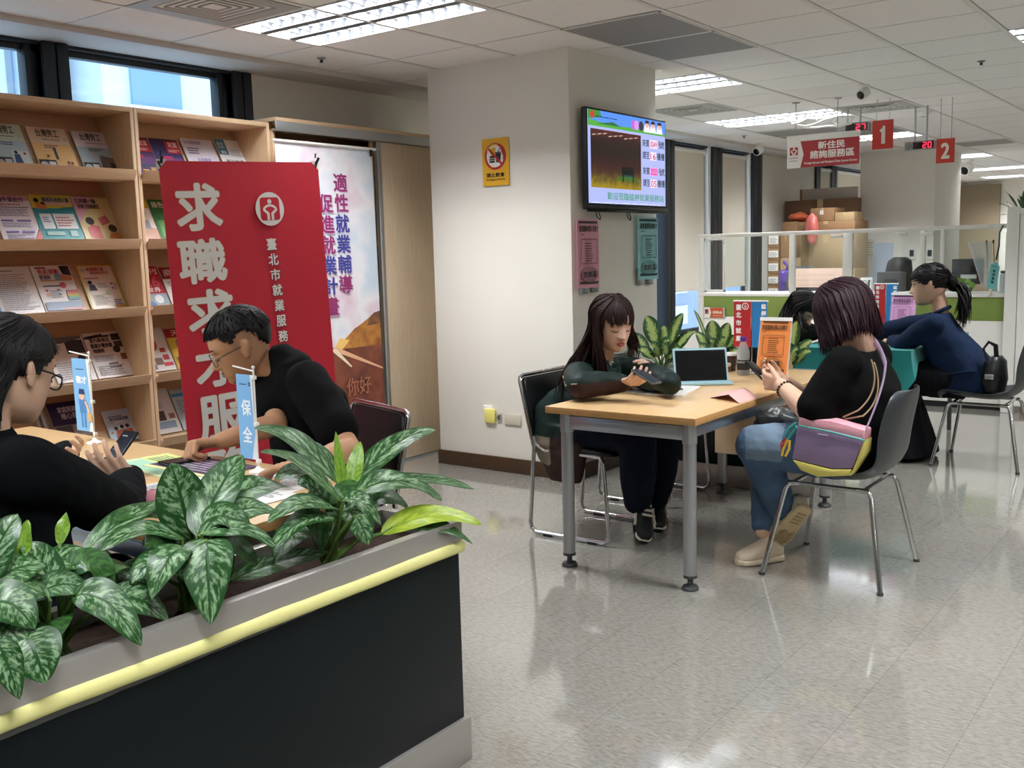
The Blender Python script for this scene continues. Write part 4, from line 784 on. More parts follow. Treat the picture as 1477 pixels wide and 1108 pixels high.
# ---------------------------------------------------------------- things on and behind the counter
CARD = mat('cardboard', '#8a6848', .75, var=.06, vscale=6, bump=.06, bscale=120); CARD2 = mat('cardboard_pale', '#a08560', .75, var=.05, vscale=5); CARD3 = mat('cardboard_dark', '#6e5039', .75, var=.08, vscale=5)
TAPE = mat('packing_tape', '#b59a6a', .3)
def carton(x0, x1, z0, z1, Y, d, label, m_=None, lab=None, tape=True, name='cardboard_box'):
    t = thing(name, label, 'box', ((x0+x1)/2, Y+d/2, z0), group='cartons stacked behind the counter')
    b = MB(); b.bx((x0, Y, z0), (x1, Y+d, z1)); b.build('carton', m_ or CARD, t, world=True, bevel=.004)
    w, h = x1-x0, z1-z0
    if tape:
        b = MB(); b.bx((x0+w*.46, Y-.001, z0+h*.7), (x0+w*.54, Y, z1+.0005)); b.bx((x0+w*.46, Y, z1), (x0+w*.54, Y+d, z1+.001)); b.build('tape_strip', TAPE, t, world=True, smooth=0)
    if lab:
        S = Sheet((x0+w*lab[0], Y-.003, z0+h*lab[1]), (1,0,0), (0,0,1), w*(lab[2]-lab[0]), h*(lab[3]-lab[1]), .001); S.base(flat('#e2ded6')); S.lines(.01, S.h*.15, S.w-.01, S.h*.85, 4, flat('#77777a')); S.build('paper_label', t)
    return t
# slim column of labelled cartons
Y = 10.3; a, b = aq(1107, 380, Y).x, aq(1124, 380, Y).x
zs = [0, .42, .84]+[aq(1115, y, Y).z for y in (428, 413, 396, 376, 358, 336)]
for i in range(len(zs)-1):
    if zs[i+1]-zs[i] > .02: carton(a, b, zs[i]+.002, zs[i+1], Y, .3, ['brown carton at the foot of the slim labelled column', 'brown carton second from the floor in the slim labelled column', 'brown carton third from the floor in the slim labelled column', 'labelled brown carton just above the counter ledge', 'labelled brown carton second above the ledge', 'labelled brown carton third above the ledge', 'labelled brown carton second from the top of the slim column', 'top carton of the slim labelled column left of the purple bag'][i], lab=(.1,.25,.9,.8), tape=False)
Y = 10.3; a, b = aq(1125.5, 380, Y).x, aq(1140, 380, Y).x; z1, z2 = aq(1130, 372, Y).z, aq(1130, 337, Y).z
carton(a, b, 0, z1-.002, Y, .3, 'tall brown carton beside the slim labelled column', CARD2); carton(a, b, z1, z2, Y, .3, 'brown carton on the tall one beside the slim labelled column', CARD)
# big stack against the far pillar
Y = 12.3
def cq(x0, x1, y0, y1, dz, d, label, m_=None, **k):
    carton(aq(x0,y1,Y-dz).x, aq(x1,y1,Y-dz).x, aq((x0+x1)/2,y1,Y-dz).z, aq((x0+x1)/2,y0,Y-dz).z, Y-dz, d, label, m_, **k)
zb = aq(1190, 388, Y).z
carton(aq(1146,380,Y).x, aq(1233,380,Y).x, 0, .5, Y, .5, 'large carton on the floor under the carton stack', CARD); carton(aq(1146,380,Y).x, aq(1233,380,Y).x, .502, zb, Y, .5, 'large carton above the floor one in the stack', CARD2)
cq(1150,1231,334,388,0,.55,'large pale carton seen through the glass under the carton pile',CARD2)
cq(1128,1149,320,388.5,0,.5,'tall narrow carton at the left of the carton pile',CARD,tape=False)
cq(1150,1233,319,334,0,.5,'long flat carton lying on the large pale one',CARD)
cq(1169,1203,300,319,.0,.4,'small open carton with flaps on the long flat one',CARD,lab=(.4,.5,.55,.8)); cq(1204,1232,306,319,.0,.35,'small yellowish carton at the right end of the pile',CARD2)
carton(aq(1132,300,12.85).x, aq(1236,300,12.85).x, .0, aq(1184,287.5,12.85).z, 12.85, .18, 'broad brown carton standing at the back of the pile', CARD3); 
t = thing('packing_board', 'grey board standing behind the cartons, top of the pile', 'board', (-4.6, 13.1, 0)); m = MB(); m.bx((aq(1155,280,13.1).x, 13.1, 0), (aq(1237,280,13.1).x, 13.14, aq(1196,271,13.1).z)); m.build('board', mat('grey_board', '#b6aca2', .7), t, world=True, bevel=.004); m = MB(); m.bx((aq(1155,280,13.1).x-.01, 13.09, 0), (aq(1157,280,13.1).x, 13.15, aq(1196,271,13.1).z)); m.build('edge_strip', CARD, t, world=True, smooth=0)
def blob(name, label, cat, c, rad, m_, amp=.02, sc=9, knot=None, Mx=None):
    t = thing(name, label, cat, (c[0], c[1], c[2]-rad[2])); b = MB(); b.ell(c, rad, Mx, 28, 18); b.build('bag', m_, t, world=True, disp=(amp, sc))
    if knot: k = MB(); k.chain([V(c)+V((0,0,rad[2]*.9)), V(c)+V((.01,0,rad[2]*1.25)), V(c)+V((-.02,0,rad[2]*1.5))], [.018,.01,.022], 8); k.build('knot', m_, t, world=True)
    return t
p = aq(1143, 313, 12.2); blob('plastic_bag', 'orange-red plastic bag on the carton pile', 'bag', (p.x, 12.42, p.z), (.13,.1,.055), mat('orange_bag', '#c9603f', .35, trans=.15), .02)
p = aq(1166, 324, 12.1); blob('plastic_bag', 'translucent pink bag hanging down the front of the carton pile', 'bag', (p.x, 12.22, p.z-.05), (.08,.06,.2), mat('pink_bag', '#cf6f66', .3, alpha=.75), .02)
p = aq(1129, 408, 10.1); blob('plastic_bag', 'knotted purple plastic bag beside the labelled cartons', 'bag', (p.x, 10.2, p.z), (.07,.07,.14), mat('purple_bag', '#5a3f8f', .35), .03, knot=1)
S = Sheet((aq(1130,420,9.9).x+.05, 9.9, .98), (1,0,0), (0,.1,1), .62, .19, .02); S.base(mat('pink_card', '#c9aa9a', .7)); S.lines(.02,.02,.6,.17,3,flat('#b08f80'),.1); tag(S.build('packing_sheet'), 'pinkish corrugated sheet standing behind the glass, right of the office chair', 'sheet')
# office chair, monitors
def office_chair(x, y, zt, w, h, label, m_, rz=0):
    t = thing('office_chair', label, 'chair', (x, y, 0), rz); b = MB()
    n, k = 12, 10; vs = []
    for s in (0, .03):
        for j in range(k+1):
            for i in range(n+1):
                u, v = i/n*2-1, j/k; ww = w/2*(1-.25*v*v)*min(1, (1.02-v)*8)**.3; vs.append((u*ww, s+.06*u*u-.05*math.sin(v*3), zt-h+h*v))
    fs = []; L = (n+1)*(k+1)
    for j in range(k):
        for i in range(n): q = j*(n+1)+i; fs += [(q,q+1,q+n+2,q+n+1), (L+q+n+1,L+q+n+2,L+q+1,L+q)]
    for i in range(n): fs += [(i+1,i,L+i,L+i+1), (k*(n+1)+i,k*(n+1)+i+1,L+k*(n+1)+i+1,L+k*(n+1)+i)]
    for j in range(k): fs += [(j*(n+1),(j+1)*(n+1),L+(j+1)*(n+1),L+j*(n+1)), ((j+1)*(n+1)+n,j*(n+1)+n,L+j*(n+1)+n,L+(j+1)*(n+1)+n)]
    b.add(vs, fs); b.build('backrest', m_, t)
    b = MB(); b.loft([((0,-.22,.42),(.22,0,0),(0,.22,0)), ((0,-.22,.45),(.25,0,0),(0,.25,0)), ((0,-.22,.5),(.24,0,0),(0,.24,0))], 24); b.build('seat', BLACKP, t)
    b = MB(); b.tube([(0,.05,zt-h*.6),(0,.06,.5),(0,-.1,.42)], .02, 8); b.build('back_support', BLACKP, t)
    b = MB(); b.tube([(0,-.22,.42),(0,-.22,.1)], .025, 10); b.build('gas_column', CHROME, t)
    for i in range(5):
        a = 2*PI*i/5; e = V((.28*math.cos(a), -.22+.28*math.sin(a), .06)); b = MB(); b.tube([(0,-.22,.11), e], [.024,.016], 8); lg = b.build('leg', BLACKP, t); b = MB(); b.ell((e.x,e.y,.025), (.03,.02,.025)); b.build('caster', BLACKP, lg)
    return t
p = aq(1154, 384, 10.0); office_chair(p.x, 10.05, p.z, .36, .52, 'dark office chair with a high mesh back behind the glass screens', mat('chair_mesh', '#4a4d52', .6), .3)
p = aq(1296, 371, 11.0); office_chair(p.x, 11.0, p.z, .3, .36, 'office chair with a black headrest behind the first monitor', BLACKP)
def monitor(x0, x1, y0, y1, Y, label):
    a, b = aq(x0, y1, Y), aq(x1, y0, Y); xm = (a.x+b.x)/2
    t = thing('computer_monitor', label, 'monitor', (xm, Y, .725)); m = MB(); m.bx((a.x, Y, a.z), (b.x, Y+.03, b.z)); m.build('casing', DGREYP, t, world=True, bevel=.006)
    m = MB(); m.bx((xm-.03, Y+.03, .74), (xm+.03, Y+.05, b.z-.1)); m.build('stand', DGREYP, t, world=True, bevel=.003)
    m = MB(); m.bx((xm-.11, Y-.05, .726), (xm+.11, Y+.12, .74)); m.build('foot', DGREYP, t, world=True, bevel=.003)
    m = MB(); m.bx((xm-.06, Y-.004, a.z+.1), (xm+.06, Y, a.z+.16)); m.build('rear_vent', BLACKP, t, world=True, smooth=0)
monitor(1264, 1306, 392, 428, 9.35, 'dark monitor seen from behind, left of the woman in the navy blazer'); monitor(1372, 1419, 373, 410, 9.45, 'dark monitor behind the glass, right of the ponytail')
S = Sheet((aq(1372,400,9.4).x+.07, 9.43, aq(1390,402,9.43).z), (1,0,0), (0,0,1), .13, .035, .001); S.base(flat('#d9d8d4')); tag(S.build('paper_slip'), 'white paper slip on the back of the right monitor', 'paper')
p = aq(1238, 429, 9.05); t = thing('desk_calendar', 'white desk calendar with a small drawing on the counter ledge', 'calendar', (p.x+.05, 9.1, .962))
S = Sheet((p.x, 9.06, .963), (1,0,0), (0,.3,1), .1, .14, .003); S.base(PVC); S.ring(.04,.09,.026,.02,flat('#4a4a52')); S.rect(.07,.03,.09,.12,flat('#55555e')); S.lines(.01,.01,.06,.05,3,flat('#99999e')); S.build('page', t); S = Sheet((p.x, 9.16, .963), (1,0,0), (0,-.3,1), .1, .14, .003); S.base(PVC); S.build('back_board', t)
p = aq(1241, 427, 9.03); t = thing('snack_packet', 'small orange packet in front of the desk calendar', 'packet', (p.x, 9.0, .962)); m = MB(); m.ell((p.x, 9.0, .978), (.035,.025,.016)); m.build('packet', flat('#c98a3c'), t, world=True)
# teal tag on a strap
TEAL_P = mat('teal_card', '#6fb3b4', .5); Y = 8.9
a = [aq(*q, Y) for q in ((1423,416),(1436,420),(1444,375),(1429.6,378))]
t = thing('hanging_tag', 'teal tag hanging on a dark strap from the counter glass', 'tag', aq(1447,326,Y)[:])
bl, br, tr, tl = a; X = (br-bl).normalized(); N0 = V((0,-1,0)); Yv = (tl-bl).normalized(); w, h = (br-bl).length, (tl-bl).length
S = Sheet(bl, X, Yv, w, h, .004); S.base(TEAL_P, [(0,.05*h),(.15*w,0),(.85*w,0),(w,.05*h),(w,.9*h),(.7*w,1.03*h),(.3*w,1.03*h),(0,.9*h)]); S.lines(.15*w,.84*h,.85*w,.92*h,3,flat('#2f4f55'))
for i, ch in enumerate('暫停服務'): S.text(ch, .35*w, (.66-.14*i)*h, .65*w, (.76-.14*i)*h, flat('#22393f'), .001)
S.build('card', t)
m = MB(); m.tube([aq(1437,375,Y), aq(1441,355,Y), aq(1442,335,Y), aq(1447,325,8.93)], .007, 8); m.build('strap', mat('strap_dark','#39424f',.6), t, world=True); m = MB(); m.tube([aq(1429,417,Y), aq(1428,424,Y), aq(1425,428,Y)], [.012,.01,.004], 8); m.build('tassel', flat('#d8d2c4'), t, world=True)
# umbrella bags with sticks
p = aq(1417, 352, 9.3); t = thing('umbrella_bag', 'clear plastic bag with two dark sticks hanging behind the glass', 'bag', (p.x, 9.3, p.z-.3)); m = MB(); m.loft([((p.x+.03,9.3,p.z-.36),(.02,0,0),(0,.01,0)), ((p.x+.01,9.3,p.z-.15),(.07,0,0),(0,.02,0)), ((p.x-.02,9.3,p.z+.02),(.1,0,0),(0,.03,0))], 20); m.build('bag', mat('clear_film', '#dfe3e4', .15, alpha=.35), t, world=True, disp=(.015, 12))
for k, q in enumerate(((1423,347),(1433,346))): a = aq(q[0], q[1], 9.32); m = MB(); m.tube([a, a-V((0,0,.03))], .008, 8); m.tube([a, a-V((-.02,0,.3))], .003, 6); m.build('stick', BLACKP, t, world=True)
p0, p1 = aq(1447, 430, 9.75), aq(1474, 334, 9.75); t = thing('tall_cabinet', 'beech cabinet seen through the glass at the right end of the counter', 'cabinet', ((p0.x+p1.x)/2, 9.8, 0)); m = MB(); m.bx((p0.x, 9.77, 0), (p1.x+.3, 10.2, p1.z)); m.build('carcass', WOODX, t, world=True, bevel=.003); m = MB(); m.bx((p0.x+.03, 9.75, .05), (p1.x+.27, 9.77, p1.z-.03)); m.build('door', WOODX, t, world=True, bevel=.002)
for k in range(2): q = aq(1452+20*k, 405, 9.3); t = thing('storage_jar', ['clear jar of supplies before the beech cabinet, left one', 'clear jar of supplies before the beech cabinet, right one'][k], 'jar', (q.x, 9.3, .962), group='jars behind the counter glass'); m = MB(); m.lathe([(.05,0),(.055,.02),(.055,.14),(.045,.16)], (0,0,0), n=18); m.build('body', mat('jar_plastic', '#b9c3c6', .2, alpha=.7), t); m = MB(); m.lathe([(.05,.16),(.05,.18)], n=18); m.build('lid', [DGREYP, WHITEM][k], t)
# notices on the far pillar and a panel standing in for a glass reflection
S = Sheet((aq(1258,420,13.28).x, 13.285, aq(1270,420,13.285).z), (1,0,0), (0,0,1), aq(1287,420,13.285).x-aq(1258,420,13.285).x, .62, .01); S.base(mat('pale_blue_reflection', '#c3d0e4', .4)); tag(S.build('reflection_panel'), 'pale blue panel imitating a glass reflection on the far pillar, behind the monitor', 'board')
S = Sheet((aq(1248,370,13.28).x, 13.287, aq(1250,370,13.285).z), (1,0,0), (0,0,1), .12, .22, .002); S.base(flat('#d5cdb4')); S.lines(.01,.02,.11,.2,6,flat('#8f8972')); tag(S.build('wall_notice'), 'small cream paper on the far pillar left of the pale blue panel', 'notice')
for x, l in ((1315,'grey wall switch on the far pillar, left one'), (1341,'grey wall switch on the far pillar, right one')):
    q = aq(x, 364, 13.285); t = thing('switch_panel', l, 'switch', (q.x, 13.3, q.z), group='switch panels on the far pillar'); m = MB(); m.bx((-.04,-.015,-.09), (.04,0,.09)); m.build('plate', WHITEM, t, bevel=.003); m = MB(); m.bx((-.025,-.02,-.05), (.025,-.015,.03)); m.build('keypad', DGREYP, t)
# ================================================================ tables
TZ = .725
LEG = mat('silver_leg', '#a9abad', .38, metal=.75)
def table(name, label, x0, x1, y0, y1, legs=True, wood_=None, panel=None):
    t = thing(name, label, 'table', ((x0+x1)/2, (y0+y1)/2, 0)); th = .03
    m = MB(); m.bx((x0, y0, TZ-th), (x1, y1, TZ)); top = m.build('tabletop', [wood_ or WOODT2, EDGEW], t, world=True, bevel=.0025)
    for p in top.data.polygons:
        if abs(p.normal.z) < .5: p.material_index = 1
    L = [(x0+.075, y0+.06), (x1-.055, y0+.06), (x0+.075, y1-.06), (x1-.055, y1-.06)]
    for x, y in L:
        m = MB(); m.lathe([(.026,.055),(.0275,.06),(.0275,TZ-th-.085)], (x,y,0), n=24); lg = m.build('leg', LEG, t, world=True)
        m = MB(); m.lathe([(.031,TZ-th-.084),(.031,TZ-th-.002)], (x,y,0), n=10); m.build('leg_collar', ALU, lg, world=True, smooth=20)
        m = MB(); m.lathe([(.0285,.05),(.0285,.062)], (x,y,0), n=20); m.lathe([(.034,.0),(.036,.006),(.03,.016),(.012,.022),(.011,.05)], (x,y,0), n=20); m.build('levelling_foot', DGREYP, lg, world=True)
    for y in (y0+.06, y1-.06):
        m = MB(); m.bx((x0+.1, y-.018, TZ-th-.07), (x1-.08, y+.018, TZ-th-.012)); m.bx((x0+.12, y-.021, TZ-th-.06), (x1-.1, y+.021, TZ-th-.024)); m.build('end_rail', ALU, t, world=True, bevel=.002)
    for x in (x0+.075, x1-.055):
        m = MB(); m.bx((x-.015, y0+.08, TZ-th-.06), (x+.015, y1-.08, TZ-th-.012)); m.build('side_rail', ALU, t, world=True, bevel=.002)
    if panel: m = MB(); m.bx(*panel); p = m.build('modesty_panel', WOODY, t, world=True, bevel=.002)
    return t
table('meeting_table', 'beech-topped table with round silver legs at which the long-haired young woman sits', -2.49, -1.765, 3.545, 5.25, panel=((-2.40, 5.06, .26), (-1.86, 5.078, .66)))
table('interview_table', 'beech-topped table by the brochure racks, behind the front planter', -4.12, -2.02, 1.39, 2.10, wood_=WOODT)
# cloth-covered table at the back
t = thing('folding_table', 'folding table hidden under the teal cloth', 'table', (-2.1, 7.2, 0))
m = MB(); m.bx((-2.45, 6.46, TZ-.03), (-1.75, 7.95, TZ-.004)); m.build('tabletop', WOODT2, t, world=True, bevel=.002)
for x in (-2.38, -1.82):
    for y in (6.55, 7.85): m = MB(); m.tube([(x, y, TZ-.03), (x, y, 0)], .016, 10); m.build('leg', DGREYP, t, world=True)
TEAL = mat('teal_cloth', '#11807c', .55, sheen=.2, bump=.08, bscale=60)
def cloth(x0, x1, y0, y1, drop, label):
    b = MB(); n = 60; per = []
    def P(u): # around the rim
        L = [x1-x0, y1-y0, x1-x0, y1-y0]; u *= sum(L)
        for i, (px_, py_, dx, dy) in enumerate(((x0,y0,1,0), (x1,y0,0,1), (x1,y1,-1,0), (x0,y1,0,-1))):
            if u <= L[i]+1e-9: return px_+dx*u, py_+dy*u
            u -= L[i]
        return x0, y0
    n = 160; R_ = 7; vs = []
    for j in range(R_+1):
        for i in range(n):
            x, y = P(i/n); cxx, cyy = (x0+x1)/2, (y0+y1)/2; v = j/R_
            dx, dy = (1 if x >= x1-1e-6 else -1 if x <= x0+1e-6 else 0), (1 if y >= y1-1e-6 else -1 if y <= y0+1e-6 else 0)
            ph = math.sin(i*.55)+.6*math.sin(i*.23+1); cn = min(abs(x-x0), abs(x-x1))+min(abs(y-y0), abs(y-y1)); low = drop*(.42 if dx > 0 and dy == 0 else 1)+.1*max(0, 1-cn/.12)
            o = .006+.016*v*(1+.6*ph)*v; vs.append((x+dx*o, y+dy*o, TZ+.002-(low*v)))
    fs = [(j*n+i, j*n+(i+1) % n, (j+1)*n+(i+1) % n, (j+1)*n+i) for j in range(R_) for i in range(n)]; fs.append(tuple(range(n)))
    b.add(vs, fs); o = b.build('tablecloth', TEAL, None, smooth=50); return tag(o, label, 'tablecloth')
cloth(-2.465, -1.735, 6.445, 7.965, .2, 'teal tablecloth over the table where the woman in the navy blazer writes')
# ================================================================ chairs
VINYL = mat('black_vinyl', '#15171a', .38, bump=.08, bscale=180)
def pad(w, h, d, o, M, name, parent, m_=None, bulge=.012):
    b = MB(); secs = []
    for z, k in ((-.5,.9),(-.46,.98),(-.3,1),(0,1),(.3,1),(.46,.98),(.5,.9)): secs.append((V(o)+M@V((0,0,z*h)), M@V((w/2*k,0,0)), M@V((0,d/2*(k if abs(z) > .4 else 1)+bulge*(1-4*z*z),0))))
    b.loft(secs, 28, power=4); return b.build(name, m_ or VINYL, parent, smooth=60)
def sled_chair(label, loc, rz, group=None):
    t = thing('sled_base_chair', label, 'chair', loc, rz, group)   # sitter faces local +X
    pad(.45, .44, .035, (.03,0,.445), frame((1,0,-.04), (0,1,0)), 'seat', t)
    pad(.44, .34, .03, (-.222,0,.615), frame((-.19,0,1), (0,1,0)), 'backrest', t)
    for s in (-1, 1):
        y = s*.235
        pts = [(.2,y*.96,.425), (.222,y,.40), (.25,y,.06), (.245,y,.03), (.22,y,.013), (-.17,y,.013), (-.2,y,.03), (-.207,y,.06), (-.175,y,.44), (-.19,y,.5), (-.25,y,.765), (-.255,y*.97,.785), (-.257,y*.88,.793), (-.256,0,.794)]
        m = MB(); m.tube(pts, .0105, 12); fr = m.build('side_frame', CHROME, t)
        for x in (-.1, .16): m = MB(); m.bx((x-.025,y-.012,.0), (x+.025,y+.012,.012)); m.build('rubber_glide', BLACKP, fr)
        m = MB(); m.tube([(-.172,y,.5), (-.16,y*.98,.455), (-.12,y*.95,.43), (.2,y*.96,.425)], .009, 10); m.build('seat_rail', CHROME, t)
    m = MB(); m.tube([(.2,-.226,.425), (.2,.226,.425)], .009, 10); m.build('front_crossbar', CHROME, t)
    return t
SHELLM = mat('grey_shell_plastic', '#34373a', .4, bump=.03, bscale=300)
def shell_chair(label, loc, rz, group=None):
    t = thing('shell_chair', label, 'chair', loc, rz, group)
    prof = [(.235,.405,.21), (.225,.43,.215), (.19,.438,.222), (.1,.43,.23), (0,.42,.235), (-.1,.42,.236), (-.17,.437,.235), (-.215,.475,.232), (-.235,.53,.23), (-.248,.6,.226), (-.264,.68,.218), (-.282,.755,.2), (-.29,.79,.175), (-.295,.808,.12)]
    n = 14; vs, nv = [], []
    for i, (x, z, w) in enumerate(prof):
        a, b = prof[max(0,i-1)], prof[min(len(prof)-1,i+1)]; tx, tz = b[0]-a[0], b[2-1]-a[1]; L = math.hypot(tx, tz); nx, nz = tz/L, -tx/L
        back = max(0, min(1, (z-.44)/.2)) if x < -.1 else 0
        for j in range(n+1):
            u = j/n*2-1; lift = (.05*(1-back)+.045*back)*abs(u)**3.2
            vs.append((x+(-nx)*0+ (lift if back > 0 else 0)*back, u*w, z+(lift*(1-back))))
    fs = [(i*(n+1)+j, i*(n+1)+j+1, (i+1)*(n+1)+j+1, (i+1)*(n+1)+j) for i in range(len(prof)-1) for j in range(n)]
    m = MB(); m.add(vs, fs); me = m.mesh('shell')
    def fn(o): k = o.modifiers.new('s', 'SOLIDIFY'); k.thickness = .008; k.offset = 0; k = o.modifiers.new('b', 'SUBSURF'); k.levels = 1
    me = modded(me, fn); put('seat_shell', me, SHELLM, t, 60)
    for s in (-1, 1):
        y = s*.17
        m = MB(); m.tube([(.17,y,.395), (-.17,y,.395)], .01, 10); m.build('seat_rail', CHROME, t)
        for fx in (1, -1):
            m = MB(); m.tube([(fx*.12,y,.395), (fx*.165,y*1.02,.393), (fx*.18,y*1.06,.372), (fx*.248,s*.262,.006)], .011, 12); lg = m.build('leg', CHROME, t)
            m = MB(); m.lathe([(.013,0),(.013,.012)], (fx*.248,s*.262,.0), n=12); m.build('foot_cap', DGREYP, lg)
    for x in (.15, -.15): m = MB(); m.tube([(x,-.17,.398), (x,.17,.398)], .009, 8); m.build('crossbar', CHROME, t)
    return t
sc1 = sled_chair('black vinyl chair with chrome sled frame under the long-haired young woman', (-2.66, 4.17, 0), 0, 'chrome sled chairs')
dup(sc1, (-2.75, 4.96, 0), 0, 'empty black chrome sled chair tucked under the table beside the long-haired young woman')
dup(sc1, (-2.92, 2.64, 0), -PI/2-.3, 'black-backed chair under the seated man in front of the red banner')
dup(sc1, (-2.36, 1.02, 0), PI/2, 'black chair under the woman with the phone, hidden by the front planter')
dup(sc1, (-2.72, 6.85, 0), 0, 'black chair under the woman with long dark hair bent over the teal table')
sh1 = shell_chair('grey shell chair with chrome legs under the woman with the bobbed hair', (-1.40, 4.2, 0), PI, 'grey shell chairs')
dup(sh1, (-1.36, 6.76, 0), PI+.0, 'grey shell chair with chrome legs under the woman in the navy blazer')
# ================================================================ planters
DARKP = mat('planter_panel', '#0a1315', .4, var=.15, vscale=3, spec=.25); STEEL = mat('brushed_steel', '#b7b3ae', .36, metal=.7, bump=.05, bscale=30, stretch=(1,1,14)); SOIL = mat('potting_soil', '#3a2418', .95, bump=1, bscale=60, var=.4, vscale=40)
YT = mat('yellow_foam_tape', '#ece79a', .6, bump=.25, bscale=25)
def planter(name, label, x0, x1, y0, y1, H, face, tape=False):
    t = thing(name, label, 'planter', ((x0+x1)/2, (y0+y1)/2, 0)); pl = .125
    m = MB(); m.bx((x0-.014, y0-.014, 0), (x1+.014, y1+.014, pl)); m.build('plinth', STEEL, t, world=True, bevel=.004)
    m = MB(); m.bx((x0, y0, pl), (x1, y1, H-.08)); m.build('body', DARKP, t, world=True, bevel=.002)
    m = MB(); e = .008; z0, z1 = H-.085, H; w = .022
    for q in ((x0-e,y0-e,x0+w,y1+e), (x1-w,y0-e,x1+e,y1+e), (x0+w,y0-e,x1-w,y0+w), (x0+w,y1-w,x1-w,y1+e)): m.bx((q[0],q[1],z0), (q[2],q[3],z1))
    m.build('steel_rim', STEEL, t, world=True, bevel=.002)
    m = MB(); k = 30; nx = 6; vs = [(x0+w+(x1-x0-2*w)*i/nx, y0+w+(y1-y0-2*w)*j/k, H-.05+.008*noise.noise(V((i*1.3, j*1.1, 0)))) for j in range(k+1) for i in range(nx+1)]
    m.add(vs, [(j*(nx+1)+i, j*(nx+1)+i+1, (j+1)*(nx+1)+i+1, (j+1)*(nx+1)+i) for j in range(k) for i in range(nx)]); m.build('soil', SOIL, t, world=True)
    n = max(2, int((y1-y0)/.42)) if y1-y0 > x1-x0 else 3
    if tape:
        m = MB(); n = 60; pts = []
        for i in range(n+1):
            y = y0+(y1+e-y0)*i/n; dz = .004*noise.noise(V((y*4, 0, 0)))
            pts.append((x1+e, y, H-.07+dz, .0165+.0025*noise.noise(V((y*9,3,0)))))
        vs = []
        for x, y, z, r in pts:
            for a in range(9): th = -PI/2+PI*a/8; vs.append((x+.008*math.cos(th), y, z+r*math.sin(th)))
        m.add(vs, [(i*9+a, i*9+a+1, (i+1)*9+a+1, (i+1)*9+a) for i in range(n) for a in range(8)]); m.build('yellow_edge_tape', YT, t, world=True)
        m = MB(); vs = []; n = 120; y9 = y0+(y1-y0)*.72
        for i in range(n+1):
            y = y0+(y9-y0)*i/n; lo = (.014+.022*abs(noise.noise(V((y*7, 1, 0)))))*(1-i/n); vs += [(x1+.002+.004*noise.noise(V((y*20,0,2))), y, H-.085), (x1+.0015+.003*abs(noise.noise(V((y*25,5,2)))), y, H-.092-lo)]
        m.add(vs, [(2*i, 2*i+1, 2*i+3, 2*i+2) for i in range(n)]); m.build('tape_residue', mat('tape_film', '#6a6b68', .4, alpha=.75, bump=.6, bscale=40), t, world=True)
    return t
planter('planter_box', 'dark planter box with steel rim and yellow edge tape in the foreground', -1.985, -1.70, .15, 2.0, .682, 0, True)
planter('planter_box', 'dark planter box with steel plinth behind the far end of the meeting table', -3.1, -1.95, 5.36, 5.63, .682, 0)
# ================================================================ figures
def skin(name, c): return mat(name, c, .48, sss=.12, var=.05, vscale=14, bump=.04, bscale=400, spec=.4)
SK_W = skin('skin_fair', '#dcb399'); SK_M = skin('skin_tan', '#b58868'); SK_P = skin('skin_pale', '#e6bfa8')
def unit(v): return V(v).normalized()
def basis(f, tilt=0, roll=0):
    """columns forward, left, up; tilt>0 looks down"""
    f = unit((f[0], f[1], 0)); l = V((-f.y, f.x, 0)); u = V((0,0,1))
    f2 = f*math.cos(tilt)-u*math.sin(tilt); u2 = u*math.cos(tilt)+f*math.sin(tilt)
    l2 = l*math.cos(roll)+u2*math.sin(roll); u3 = u2*math.cos(roll)-l*math.sin(roll)
    return Matrix((f2, l2, u3)).transposed()
HZ = [(.1195,-.012,-.014,.002), (.115,.022,-.048,.03), (.105,.046,-.072,.05), (.085,.071,-.093,.066), (.055,.086,-.104,.0745), (.028,.0905,-.106,.0775), (.01,.087,-.104,.077), (-.01,.086,-.1,.0745), (-.03,.0855,-.094,.0715), (-.05,.086,-.082,.067), (-.068,.0865,-.064,.061), (-.084,.082,-.046,.053), (-.098,.0795,-.022,.042), (-.108,.07,.005,.03), (-.1135,.05,.03,.006)]
def _hz(z):
    q = HZ
    if z >= q[0][0]: return q[0][1:]
    for i in range(len(q)-1):
        if q[i][0] >= z >= q[i+1][0]:
            t = (q[i][0]-z)/(q[i][0]-q[i+1][0]); p0, p1, p2, p3 = q[max(i-1,0)], q[i], q[i+1], q[min(i+2,len(q)-1)]
            return [p1[k]+.5*t*(p2[k]-p0[k]+t*(2*p0[k]-5*p1[k]+4*p2[k]-p3[k]+t*(3*(p1[k]-p2[k])+p3[k]-p0[k]))) for k in (1,2,3)]
    return q[-1][1:]
def _g(a, s): return math.exp(-(a/s)**2)
def _feat(y, z, male, nose):
    Y = abs(y); d = 0
    if -.05 < z < .02: # nose
        u = (.018-z)/.05; A = (.031*nose*max(0,u)**1.15 if z > -.032 else .031*nose*max(0,1-(-.032-z)/.014)**.7); sg = .0085+.0065*max(0,min(1,u)); d += A*_g(y, sg)
        d += .009*_g(Y-.013,.0065)*_g(z+.034,.007)
    d -= .0075*_g(Y-.031,.015)*_g(z-.006,.011); d += .0062*_g(Y-.0315,.0125)*_g(z+.0005,.0085); d += (.0035 if male else .002)*_g(Y-.028,.022)*_g(z-.025,.008)
    d += .0065*_g(y,.019)*_g(z+.0575,.0045)+.0065*_g(y,.016)*_g(z+.068,.005)-.003*_g(y,.02)*_g(z+.0625,.0022)-.003*_g(y,.025)*_g(z+.077,.005)
    d += .0035*_g(Y-.045,.02)*_g(z+.026,.02)+.004*_g(y,.018)*_g(z+.095,.012); return d
class FaceP:
    def __init__(s, p, sf): s.p, s.SF = p, sf
    def __call__(s, *a): return s.p(*a)
